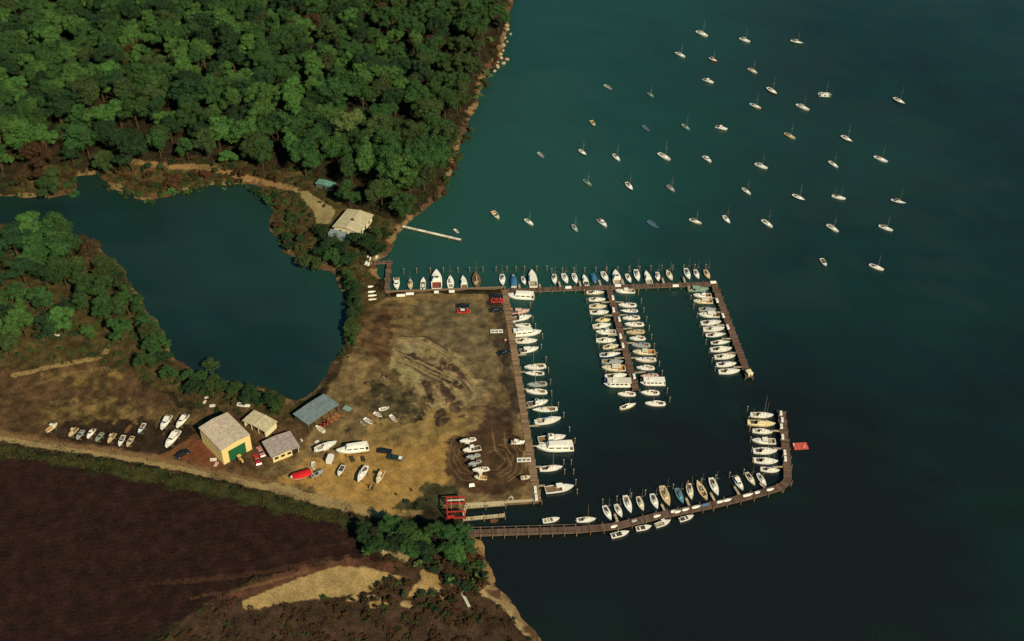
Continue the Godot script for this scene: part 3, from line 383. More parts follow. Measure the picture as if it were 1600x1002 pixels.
	[[[-6.5,60.6],[-5.5,66.8],[-4.5,71.7],[-1.4,75.2]],0.5,[0.28,0.2,0.09],0.7],
	[[[-2,62.1],[-1.5,68.3],[0.1,72.2]],0.5,[0.28,0.2,0.09],0.7],
	[[[-72.9,118.5],[-47.7,110.8]],1.1,[0.05,0.026,0.016],0.35],
	[[[-61.2,116],[-46.2,109.2]],1.1,[0.05,0.026,0.016],0.35],
	[[[-49.4,113.4],[-44.8,107.6]],1.1,[0.05,0.026,0.016],0.35],
	[[[-37.5,110.8],[-43.3,106]],1.1,[0.05,0.026,0.016],0.35],
	[[[-25.4,108.2],[-41.8,104.4]],1.1,[0.05,0.026,0.016],0.35],
	[[[-108.3,129.7],[-91.1,127.6],[-73.9,124.3],[-54.8,118.7]],2,[0.1,0.05,0.026],0.5],
	[[[-95.4,134.9],[-77,129.7],[-62.1,124]],1.2,[0.2,0.12,0.05],0.5],
]
const ZONES = ["towering around the cream-roofed house","on the neck of land below the house","on the bank between pond and lot","on the point beside the pond","along the far shore of the pond","on the slope behind the pond","at the foot of the wood","at the left inlet of the pond","along the near bank of the pond","in the hedge behind the barn","under the hedge behind the barn","standing at the pond edge behind the barn","at the near corner of the pond","in the thicket beside the breakwater dock","in the brown scrub near the sand","in the dark scrub on the sand","on the verge between track and field","on the dark grass beside the hoist","on the bluff above the bay","along the wooded shore of the bay","in the weeds behind the barn"]
const PLANTS = [
	[0,-73.5,-113.9,21,"lime",0],[0,-64.2,-90.7,19,"bright",0],[0,-72.4,-89,15,"mid",0],[0,-77.3,-99.5,16,"mid",0],[0,-53,-75.8,20,"bright",0],[0,-58.7,-100.8,18,"mid",0],
	[0,-45.4,-77.2,16,"mid",0],[0,-46.9,-66.5,13,"mid",0],[0,-71.4,-72.5,12,"mid",0],[0,-69.1,-38.2,8,"dark",1],[0,-74.6,-40.3,8,"dark",1],[0,-72.8,-30.7,9,"mid",1],
	[0,-60.1,-40.7,8,"dark",1],[0,-54.7,-39.4,7,"dark",1],[0,-64.6,-45,7,"dark",1],[0,-81.2,-50,7,"dark",1],[0,-66.7,-29.5,8,"dark",1],[0,-83.7,-29.8,7,"olive",1],
	[0,-79.9,-29.9,6,"olive",1],[0,-86.9,-32.6,5,"olive",1],[0,-58.2,-48.4,7,"olive",1],[0,-54.3,-49.3,6,"dark",1],[0,-77.8,-34.4,7,"dark",1],[1,-66.9,-23.3,2.7,"dark",2],
	[1,-66.6,-21.6,2.6,"brown",2],[1,-64.9,-18.5,2.6,"dark",2],[1,-61.8,-14.4,2.7,"brown",2],[1,-63.6,-14.1,2.8,"brown",2],[1,-63.8,-11.6,4.5,"dark",2],[1,-61.7,-11.3,2.7,"dark",2],
	[1,-60.7,-4.4,3.8,"olive",2],[1,-59.3,-3.5,3.1,"dark",2],[1,-62.1,1.7,3.8,"olive",2],[1,-61.8,6.4,2.8,"brown",2],[1,-61.5,7.7,3.6,"dark",2],[1,-60.6,11.1,3.3,"olive",2],
	[1,-60.7,11.2,4.6,"olive",2],[1,-60.5,10.5,4.3,"brown",2],[1,-61.4,15.4,2.6,"brown",2],[1,-115.1,-85.6,2.5,"brown",3],[1,-115.7,-84.4,4.2,"dark",3],[1,-113.9,-86.3,2.3,"dark",3],
	[1,-111.7,-82.8,2.9,"dark",3],[1,-111.3,-84,2.6,"olive",3],[1,-107.4,-83.8,2.7,"olive",3],[1,-107,-76.2,4.4,"mid",3],[1,-103.3,-73.3,3.1,"mid",3],[1,-105,-78.4,3.6,"dark",3],
	[1,-100.4,-75.1,2.3,"mid",3],[1,-105.2,-76.5,2.3,"brown",3],[1,-102.7,-72.2,2.9,"brown",3],[1,-98.1,-67.5,2.3,"dark",3],[1,-97.7,-65.2,2.2,"dark",3],[1,-95.1,-62.5,3.7,"mid",3],
	[1,-93.9,-62.6,2.4,"mid",3],[1,-94.4,-59.9,3.6,"dark",3],[1,-97.6,-58.7,2.4,"olive",3],[1,-95.3,-57.3,2.6,"olive",3],[1,-95.2,-51.1,2.6,"mid",3],[1,-95.4,-46.3,4,"dark",3],
	[1,-95.7,-46.1,3.1,"brown",3],[1,-96.3,-51,2.6,"olive",3],[1,-93.9,-42.9,3.5,"dark",3],[1,-92,-44.2,2.2,"dark",3],[1,-89.3,-42.1,3.2,"olive",3],[1,-90,-46.4,4.4,"dark",3],
	[1,-88.4,-46.8,2.4,"olive",3],[1,-100.9,-57.7,3.3,"brown",3],[1,-95,-59.4,2.7,"brown",3],[1,-99.6,-58.2,3.5,"brown",3],[1,-92.1,-61.8,3.7,"brown",3],[1,-95.5,-60.7,3.5,"olive",3],
	[1,-92,-63.4,3.8,"olive",3],[1,-87.4,-50.5,3,"brown",3],[1,-90.7,-52.3,3.7,"brown",3],[1,-85.7,-52.3,2.3,"brown",3],[1,-181.7,-87.1,2.5,"dark",4],[1,-179.9,-85,2,"olive",4],
	[1,-179.5,-85.5,1.7,"bright",4],[1,-174.4,-82.6,2.5,"olive",4],[1,-171.8,-80.6,3.3,"olive",4],[1,-167.9,-81,2.4,"dark",4],[1,-168.7,-81.7,2,"bright",4],[1,-165.9,-80,3,"olive",4],
	[1,-161.9,-77,2,"bright",4],[1,-159.5,-76,3.1,"mid",4],[1,-156.6,-80.3,2.4,"olive",4],[1,-156.3,-82.2,2.6,"dark",4],[1,-153.9,-82,2.1,"bright",4],[1,-151.8,-82.6,3.2,"bright",4],
	[1,-151.2,-82.3,2.1,"mid",4],[1,-145.8,-83.1,3.3,"dark",4],[1,-145.2,-84.2,2.9,"bright",4],[1,-143.4,-86.5,3.2,"olive",4],[1,-140.1,-86.5,1.8,"mid",4],[1,-139.4,-87.6,2.2,"dark",4],
	[1,-136.9,-89.9,2.5,"mid",4],[1,-133.2,-90.6,1.9,"olive",4],[1,-132.6,-90.8,2.4,"mid",4],[1,-130,-88.3,1.7,"bright",4],[1,-127.6,-91,2.5,"dark",4],[1,-125.9,-90,2.5,"dark",4],
	[1,-123,-91.4,2,"mid",4],[1,-119.7,-89.5,2.3,"olive",4],[1,-186.5,-102,3.6,"brown",5],[1,-188,-95.9,3,"dark",5],[1,-185.1,-99,2.7,"olive",5],[1,-184.5,-100.6,2.9,"brown",5],
	[1,-177.8,-95.3,4.4,"brown",5],[1,-179.6,-96.2,2.2,"brown",5],[1,-176.2,-93.6,2,"brown",5],[1,-173,-91.3,3,"brown",5],[1,-171.4,-90.9,3.3,"brown",5],[1,-165.4,-88.1,3,"brown",5],
	[1,-165.3,-92.8,3.5,"brown",5],[1,-161.5,-87.1,3.6,"brown",5],[1,-159.4,-86,3.9,"dark",5],[1,-155.8,-87,3.5,"brown",5],[1,-156.4,-94.4,2.1,"brown",5],[1,-152.5,-92.7,3.1,"rust",5],
	[1,-151.6,-90.4,3.2,"rust",5],[1,-152,-87.6,4.2,"rust",5],[1,-150.6,-91.7,2.6,"rust",5],[1,-147.4,-92.4,2.6,"brown",5],[1,-144.3,-96,3.2,"brown",5],[1,-145.7,-94.3,2.5,"dark",5],
	[1,-142.6,-93.4,2.8,"dark",5],[1,-139.4,-94.6,4.4,"rust",5],[1,-135.8,-98,3.3,"olive",5],[1,-132.4,-91.6,3.4,"brown",5],[1,-130.3,-101.6,3.1,"dark",5],[1,-130.4,-100,2.5,"brown",5],
	[1,-131.1,-95.3,2.7,"brown",5],[1,-125.1,-96.1,4.2,"brown",5],[1,-123.7,-92.9,3,"brown",5],[1,-123.1,-96.8,2.8,"brown",5],[1,-121.1,-98.9,2.8,"brown",5],[1,-115.4,-96.8,4.3,"brown",5],
	[1,-195,-102.3,1.9,"brown",6],[1,-186.2,-100,2.7,"olive",6],[1,-184.3,-101.8,3.3,"brown",6],[1,-181.9,-98.7,2.2,"olive",6],[1,-175,-101.4,3.5,"brown",6],[1,-167,-98.5,3.4,"dark",6],
	[1,-165.5,-100.3,2.1,"olive",6],[1,-161.1,-101.5,2.2,"brown",6],[1,-159.4,-99.1,3.9,"olive",6],[1,-156,-102.8,3.3,"dark",6],[1,-153.4,-105.1,3.8,"brown",6],[1,-146,-105.3,3.5,"brown",6],
	[1,-145.4,-108.6,2.6,"dark",6],[1,-138.3,-103.2,2.2,"dark",6],[1,-131.9,-103.8,3,"brown",6],[1,-127.8,-102.3,3.1,"olive",6],[1,-124.6,-99.3,3.7,"brown",6],[1,-118.9,-100.5,3.2,"brown",6],
	[1,-110.2,-95.3,1.8,"dark",6],[1,-108.1,-93.4,3.9,"brown",6],[1,-107.2,-92,3.6,"brown",6],[1,-100.3,-98,2.1,"mid",6],[1,-95.4,-89.4,3.3,"brown",6],[1,-93,-97.3,2.1,"mid",6],
	[1,-85.1,-90.8,2.1,"olive",6],[1,-82.8,-85.8,2,"olive",6],[1,-92.5,-76.4,1.9,"olive",1],[1,-91.1,-68.7,2.1,"dark",1],[1,-87.2,-65.8,2,"dark",1],[1,-88.7,-62.8,1.6,"dark",1],
	[1,-85.2,-57.8,2,"olive",1],[1,-84.6,-52.9,2.9,"olive",1],[1,-80.5,-53.6,3.1,"olive",1],[1,-79.3,-49.6,1.9,"dark",1],[1,-77.2,-46.6,2.1,"olive",1],[1,-74.4,-50.8,2.3,"olive",1],
	[1,-70.3,-45.8,1.6,"dark",1],[1,-67.9,-53,1.6,"dark",1],[1,-63.6,-50.9,1.7,"dark",1],[1,-61.2,-50.7,3.4,"olive",1],[1,-59.3,-46.4,3.2,"dark",1],[1,-58.3,-53.1,1.7,"dark",1],
	[1,-207.2,-93.8,2.6,"mid",7],[1,-205.5,-94.9,2.3,"brown",7],[1,-203.6,-93.1,2.6,"mid",7],[1,-201.6,-94.3,2.7,"brown",7],[1,-203.6,-98.9,2.2,"olive",7],[1,-197.7,-90.2,3,"mid",7],
	[1,-198.6,-93.8,4.2,"brown",7],[1,-202,-91.8,4.3,"brown",7],[1,-202.1,-83.2,2.3,"brown",7],[1,-198.6,-84.8,2.8,"mid",7],[1,-200.9,-84,2,"brown",7],[1,-198.2,-86,2.7,"mid",7],
	[1,-194.5,-81.1,3.5,"mid",7],[1,-196.6,-85.9,2.1,"brown",7],[0,-218.1,-83.5,8.4,"olive",7],[0,-215.9,-84.1,10,"brown",7],[0,-209.5,-83.3,9.8,"brown",7],[0,-205,-77.5,11,"mid",7],
	[0,-202.7,-81.9,11,"olive",7],[0,-67,-23.2,4.1,"mid",2],[0,-65.4,-17.9,4.5,"mid",2],[0,-65.7,-18.1,3.6,"dark",2],[0,-62.9,-13.6,5.3,"dark",2],[0,-64,-14.5,4.7,"mid",2],
	[0,-63,-9.2,4.4,"dark",2],[0,-62.4,-10.6,4.8,"dark",2],[0,-63.1,-9.8,3.9,"dark",2],[0,-61.4,-4.1,5.1,"dark",2],[0,-62.2,-3.5,3.7,"dark",2],[0,-61.8,-2.9,3.7,"olive",2],
	[0,-62.3,1.6,4.8,"olive",2],[0,-61.8,2.1,4.1,"dark",2],[0,-61.3,3.8,4.3,"dark",2],[0,-61.5,7.4,5.4,"olive",2],[0,-61.3,10.6,4.3,"dark",2],[0,-62.2,8.9,4.6,"olive",2],
	[0,-61,11.4,4.5,"mid",2],[0,-62.3,12.5,3.6,"olive",2],[0,-60.3,17.7,3.9,"mid",2],[0,-183.3,-36.9,5.9,"dark",8],[0,-180.1,-35.8,7.7,"olive",8],[0,-175.1,-34.8,6.4,"olive",8],
	[0,-172.6,-34.1,6.1,"olive",8],[0,-167.8,-27,5.1,"mid",8],[0,-163.5,-22.6,6.4,"mid",8],[0,-160.1,-19.1,6.2,"mid",8],[0,-157.1,-15.6,6.9,"dark",8],[0,-152.9,-7.9,7.5,"olive",8],
	[0,-149.7,-4.7,6.1,"mid",8],[0,-148.5,-2.2,5.1,"olive",8],[0,-144.1,4.6,6.5,"mid",8],[0,-138.7,12.5,7.4,"mid",8],[0,-135.2,17.9,7.4,"olive",8],[0,-135.1,17.5,7.4,"olive",8],
	[0,-131.1,24.4,7.5,"mid",8],[0,-117.2,39.5,5.5,"mid",9],[0,-115.2,40.9,5,"mid",9],[0,-118.2,38.9,3.9,"olive",9],[0,-112.3,40.3,5.5,"mid",9],[0,-113.2,45.3,5.9,"dark",9],
	[0,-110.4,44.4,3.8,"dark",9],[0,-110,42.4,4.4,"mid",9],[0,-107.5,42.9,3.9,"mid",9],[0,-107,43.9,5.9,"olive",9],[0,-104.4,43.2,4.2,"dark",9],[0,-105.1,42.9,4.7,"mid",9],
	[0,-105.6,44.6,3.8,"olive",9],[0,-101.8,45.2,3.8,"olive",9],[0,-99.7,46,5.8,"mid",9],[0,-98.8,44.7,3.9,"olive",9],[0,-98.4,45.5,5.1,"olive",9],[0,-94.8,49.2,4.8,"dark",9],
	[0,-93.2,46.1,4.8,"dark",9],[0,-94.2,51,3.8,"mid",9],[0,-92.8,50.1,4.8,"dark",9],[0,-90.9,48.9,4.3,"mid",9],[0,-86.8,50.9,4.8,"dark",9],[0,-85.4,51.7,5.4,"dark",9],
	[0,-84.2,50.5,5.1,"mid",9],[0,-83.1,54.1,5.6,"mid",9],[0,-82.8,53,5.5,"olive",9],[1,-124.1,39.5,1.6,"mid",10],[1,-121.7,41.1,1.8,"dark",10],[1,-119.1,44.5,2,"dark",10],
	[1,-115.1,46.5,3,"brown",10],[1,-114.5,42.7,1.5,"dark",10],[1,-111.6,45.9,2.4,"mid",10],[1,-109.5,45.8,1.7,"dark",10],[1,-107.4,46.8,1.6,"mid",10],[1,-101.1,48.3,2.4,"olive",10],
	[1,-98.4,51,2.5,"brown",10],[1,-99.1,48.7,1.6,"mid",10],[1,-92.4,50.3,1.6,"mid",10],[1,-89.6,51.1,2,"olive",10],[1,-90.2,51.7,2.6,"olive",10],[1,-82.8,55.3,2.2,"olive",10],
	[1,-83.6,55.1,2.2,"mid",10],[0,-111.2,32.7,6,"olive",11],[0,-131.7,28.5,10,"mid",12],[0,-133.4,36.7,9,"mid",12],[0,-127.8,31.7,7,"dark",12],[0,-136.6,18.9,9,"olive",12],
	[0,-123.7,39.6,6,"mid",12],[0,-37.6,111.1,9,"mid",13],[0,-40.8,115.8,8,"mid",13],[0,-44.7,112.8,7,"dark",13],[0,-32.2,112.5,9,"mid",13],[0,-27.8,115.8,9,"bright",13],
	[0,-22.9,112.8,9,"mid",13],[0,-18.8,115.3,10,"mid",13],[0,-14.5,113.7,9,"mid",13],[0,-12,116.7,6,"mid",13],[0,-18.6,119.4,7,"mid",13],[0,-25.6,119.5,7,"dark",13],
	[0,-30.7,117.6,7,"mid",13],[0,-35.2,116.2,7,"dark",13],[0,-43.8,116.7,5,"bright",13],[0,-15.7,117.8,6,"bright",13],[1,-27.4,121.3,2,"brown",14],[1,-26.9,120.9,2.6,"olive",14],
	[1,-23.2,118.9,2.6,"brown",14],[1,-22.1,122.6,2.8,"olive",14],[1,-22.9,122.2,3.5,"dark",14],[1,-21.9,120.5,1.8,"brown",14],[1,-19.5,119.6,2.4,"brown",14],[1,-17.5,119.5,2.2,"brown",14],
	[1,-15.8,120.7,3.4,"dark",14],[1,-15.5,121.8,3,"brown",14],[1,-14.4,120.4,3.3,"olive",14],[1,-12.8,122.9,2.8,"dark",14],[1,-10.5,123,2.6,"olive",14],[1,-9.2,124.2,1.9,"dark",14],
	[1,-7.4,125.5,2.3,"dark",14],[1,-8.6,127.8,3.1,"brown",14],[1,-7.7,125.1,1.9,"dark",14],[1,-9.3,127.8,2,"brown",14],[1,-9.3,128.3,1.6,"brown",14],[1,-12.2,129.8,2.5,"dark",14],
	[1,-12.4,126.9,2.1,"brown",14],[1,-14.7,129.3,3.3,"dark",14],[1,-16,127.6,2.2,"brown",14],[1,-18.9,127.3,3,"dark",14],[1,-39.5,129.7,2.1,"brown",15],[1,-36.7,130.4,2.5,"brown",15],
	[1,-35.9,128.1,2.6,"brown",15],[1,-35.7,128.6,2.5,"brown",15],[1,-34.1,128.6,2,"olive",15],[1,-32.8,129.9,1.7,"brown",15],[1,-30.2,129,2.2,"brown",15],[1,-31.1,132.7,2.1,"olive",15],
	[1,-33.8,131.9,1.2,"brown",15],[1,-35,134.8,2,"brown",15],[1,-35.1,135.9,1.9,"brown",15],[1,-37.3,134.9,1.4,"brown",15],[1,-39.5,135.1,2,"brown",15],[1,-42.5,135.5,2.4,"brown",15],
	[1,-43.3,134.3,1.4,"brown",15],[1,-43.1,133,1.7,"brown",15],[1,-26.6,133,2.2,"olive",15],[1,-25.8,132.2,1.8,"dark",15],[1,-22.6,132.1,2.4,"olive",15],[1,-21,133.7,2.2,"brown",15],
	[1,-18.7,132.6,2.1,"brown",15],[1,-14.4,131.8,1.3,"brown",15],[1,-16.1,134.2,2.2,"brown",15],[1,-16.6,135.2,2.4,"dark",15],[1,-20.9,138,1.9,"dark",15],[1,-22.8,137.3,1.9,"dark",15],
	[1,-24.1,135.2,1.4,"olive",15],[1,-26.5,136.5,1.3,"olive",15],[1,-13,121.1,2.6,"bright",14],[1,-8.2,121,2.6,"mid",14],[1,-9.4,127.2,2.6,"lime",14],[1,-17.3,127.4,2.6,"lime",14],
	[1,-27.5,121.5,2.6,"lime",14],[1,-149.1,75.4,0.8,"dark",16],[1,-147.9,77,1.1,"dark",16],[1,-138.7,78.9,1.5,"dark",16],[1,-136.9,79.5,0.7,"dark",16],[1,-127.7,81.2,1.5,"brown",16],
	[1,-123.7,81.5,1.3,"olive",16],[1,-119,83.3,1.1,"olive",16],[1,-114.9,84.2,0.7,"dark",16],[1,-108.6,86,1.1,"dark",16],[1,-101.1,87.7,1.1,"dark",16],[1,-98.7,88.6,1.2,"dark",16],
	[1,-91.3,91.6,1.4,"dark",16],[1,-88.2,90.8,1.4,"brown",16],[1,-80.7,94.1,1.4,"brown",16],[1,-75.6,95.1,1.2,"dark",16],[1,-72.6,95.4,1.3,"dark",16],[1,-64.9,97.1,0.8,"dark",16],
	[1,-61.2,99.1,1.1,"dark",16],[1,-55,99.3,0.7,"dark",16],[1,-51,102.2,1.3,"brown",16],[1,-37.3,92.3,0.8,"olive",17],[1,-33,94.9,0.9,"olive",17],[1,-33.3,95.6,1.5,"dark",17],
	[1,-30.2,96.7,1.6,"dark",17],[1,-26.9,94.8,1,"dark",17],[1,-22.3,97.4,1.1,"dark",17],[1,-29.5,98.5,1.4,"olive",17],[1,-29.3,101.5,0.8,"dark",17],[1,-14.3,-230.4,3.1,"lime",18],
	[1,-12.4,-224.4,3.4,"brown",18],[1,-11.5,-217.7,3,"brown",18],[1,-11.2,-214.9,2.2,"olive",18],[1,-10.5,-212.4,3.1,"rust",18],[1,-11.3,-210.2,1.6,"rust",18],[1,-11.9,-207.5,1.8,"rust",18],
	[1,-11.9,-203,2.3,"brown",18],[1,-13.1,-196.3,2.1,"lime",18],[1,-15.5,-195.7,3.3,"lime",18],[1,-16.5,-187.9,3.5,"olive",18],[1,-15.3,-185.4,2.9,"brown",18],[1,-18.1,-182.3,3.1,"olive",18],
	[1,-17.4,-175.7,2.1,"lime",18],[1,-18.8,-176.5,2,"lime",18],[1,-19.5,-171.8,3.1,"lime",18],[1,-21.5,-140.7,3.4,"olive",19],[1,-22.4,-142.4,2,"brown",19],[1,-24,-135.5,2.3,"brown",19],
	[1,-22.4,-133.7,3.3,"olive",19],[1,-23.7,-131.8,2.8,"olive",19],[1,-24.7,-130.9,2,"rust",19],[1,-26.4,-122,2.2,"olive",19],[1,-25.5,-117.3,3.5,"olive",19],[1,-27.2,-114.7,2.4,"olive",19],
	[1,-26.7,-114.6,2.5,"olive",19],[1,-27.2,-108.4,3,"olive",19],[1,-27.7,-108.3,3.5,"rust",19],[1,-27.4,-108.4,2.1,"brown",19],[1,-27.5,-102.8,1.7,"olive",19],[1,-30.8,-97.5,3,"rust",19],
	[1,-30.6,-96.6,3.5,"olive",19],[1,-30.8,-93.8,2.5,"olive",19],[1,-32.3,-93.6,1.9,"brown",19],[1,-31.1,-87.1,2.5,"brown",19],[1,-34.1,-85.5,1.8,"olive",19],[1,-35.1,-84.7,1.8,"rust",19],
	[1,-34.4,-82,2.3,"brown",19],[1,-113.2,47.6,1,"dark",20],[1,-111.5,52.3,1.2,"dark",20],[1,-109.9,51.8,1.1,"olive",20],[1,-107.9,55,1.1,"olive",20],[1,-104.1,54.5,1.7,"dark",20],
	[1,-101.1,56.2,1.6,"olive",20],[1,-100.8,56,1,"olive",20],[1,-97.3,55.1,1.5,"olive",20],[1,-95.9,56,1.3,"dark",20],
]
const BARN = [-92.46,76.24,42.5,11.1,14.1]
const CREAM_SHED = [-88.97,64.56,-31.3,10.8,6.3]
const WORKSHOP = [-75.8,76.62,31.6,10.4,8.9]
const OPEN_SHED = [-65.27,58.74,48.3,14.2,8.2]
const HOUSE = [-70.97,-52.06,-19.9,12.6,14.4]
const GREEN_SHED = [-84.86,-86.28,-21.5,8.7,3.9]
const CARS = [
	["car",-111.5,75.8,42,"black","dark car parked on the red soil left of the barn"],
	["car",-19.1,-3.1,2,"red","red car with pale roof, foremost of the pair on the open lot"],
	["car",-19.3,-6.4,2,"black","black car parked behind the red one on the open lot"],
	["car",-6,-10,2,"red","red car at the lot corner beside the wharf"],
	["car",-6.3,-12.8,2,"black","black car behind the red one at the lot corner"],
	["car",-6.1,-4.2,11,"black","black car in front of the red one at the lot corner"],
	["car",-2.7,21,26,"black","lone black car beside the wharf midway along the lot"],
	["car",-42.9,72.7,-6,"black","black car parked beside the big white hauled-out yacht"],
	["car",-38.9,76,-10,"green","dark green car with white hood on the ochre ground"],
	["car",-85.7,77.9,-65,"red","red car parked between the barn and the workshop"],
	["car",-85.1,74.3,-60,"pink","faded pink car behind the red one between the buildings"],
]
const VAN = [-60.88,77.27]
const TRACTOR = [-91.17,78.16]
const HOIST = [-17.23,98.95]
const HOIST_END = [-17.14,101.74]
const RAFT = [101.19,65.62]
const RACK_A = [-5.83,8.55]
const RACK_B = [4.89,75.74]
const TRESTLE = [0.6,93.1]
const TANK = [-60.67,-57.28]
const END_BOX = [88.19,29.96]
const BUOY = [19.1,-50.57]
const TARP = [-58.01,52.67]
const FLOAT = [-1.19,13.53]
const PLANK = [-12.7,133.58]
const WHITE_BOX = [-12.48,87.3]
const JUNK = [[-106.34,51.74,1.6,"white sheet pile lying behind the barn near the hedge"],[-109.39,50.04,1.2,"small white crate pile nearer the hedge behind the barn"],[-109.23,47.76,1.1,"small white crate pile under the hedge behind the barn"],[-100.63,77.91,1.8,"white board stack beside the barn side wall"],[-99.21,80.09,1.6,"pinkish board stack at the barn front corner"],[-53.65,76.35,2.2,"dark timber stack below the big white yacht"],[-49.96,76.26,2,"dark timber stack near the yacht stern"],[-56.75,62.99,2.6,"dark brush heap behind the big white yacht"],[-45.98,89.52,2.6,"dark brush heap on the ochre ground"],[-46.43,34.73,2,"dark scrap heap with white post on the lot"],[-66.72,68.5,1.2,"pale crate pile beside the workshop roof"],[-32.57,89.77,1.2,"small dark scrap heap at the ochre edge"],[-171.11,18.34,1.4,"white rack half hidden under the left trees"],[-40.38,0.8,1.2,"dark scrap heap on the upper lot"],[-72.1,68.02,1,"pale drum stack behind the workshop"]]
const BOULDERS = [[-5.4,-249.72,2.3],[-3.57,-244.39,1.6],[-6.48,-239.7,1.3],[-5.26,-235.21,1.6],[-7.4,-230.65,2.4],[-7.28,-224.76,1.5],[-8.6,-220.34,2],[-5.13,-214.71,2.4],[-6.95,-210.38,2.3],[-9.78,-211.69,1.4],[-10.05,-207.44,2.1],[-9.64,-206.06,1.6],[-8.17,-216.03,2.2],[-5.65,-253.61,2.4],[-11.44,-201.82,1.9]]

const X0 := -330.0
const Z0 := -300.0
const XN := 380.0
const ZN := 470.0
const STEP := 2.5
const NAMES := {"white": [.84, .83, .76], "cream": [.74, .68, .50], "tan": [.52, .43, .27], "brown": [.16, .085, .04], "grey": [.36, .40, .40], "blue": [.05, .16, .30], "red": [.50, .03, .025], "green": [.25, .36, .28], "yellow": [.74, .66, .38], "pink": [.66, .40, .34], "black": [.018, .018, .022]}
const KINDS := {"sloop": ["sailing_sloop", "sailboat"], "ketch": ["sailing_ketch", "sailboat"], "double": ["double_ended_sailboat", "sailboat"], "cruiser": ["cabin_cruiser", "motorboat"], "flybridge": ["flybridge_cruiser", "motorboat"], "runabout": ["open_motorboat", "motorboat"], "yacht": ["motor_yacht", "yacht"], "houseboat": ["houseboat", "houseboat"], "dinghy": ["dinghy", "dinghy"], "covered": ["covered_motorboat", "motorboat"], "trimaran": ["trimaran", "trimaran"], "launch": ["motor_launch", "motorboat"]}
const WORDS := {"bright": "bright green", "mid": "mid green", "dark": "dark green", "olive": "olive", "brown": "brown", "lime": "pale yellow-green", "rust": "rusty red"}
const LEAF := {"bright": [.064, .146, .036], "mid": [.037, .087, .026], "dark": [.021, .050, .020], "olive": [.046, .072, .024], "brown": [.062, .040, .018], "lime": [.12, .19, .06], "rust": [.088, .036, .019]}

var M := {}
var taken := {}
var eye: Transform3D
var rng := RandomNumberGenerator.new()
var to_bay := PackedFloat32Array()
var to_pond := PackedFloat32Array()
var to_wood := PackedFloat32Array()
var to_wall := PackedFloat32Array()
var gw := 0
var gh := 0
var lumps := FastNoiseLite.new()


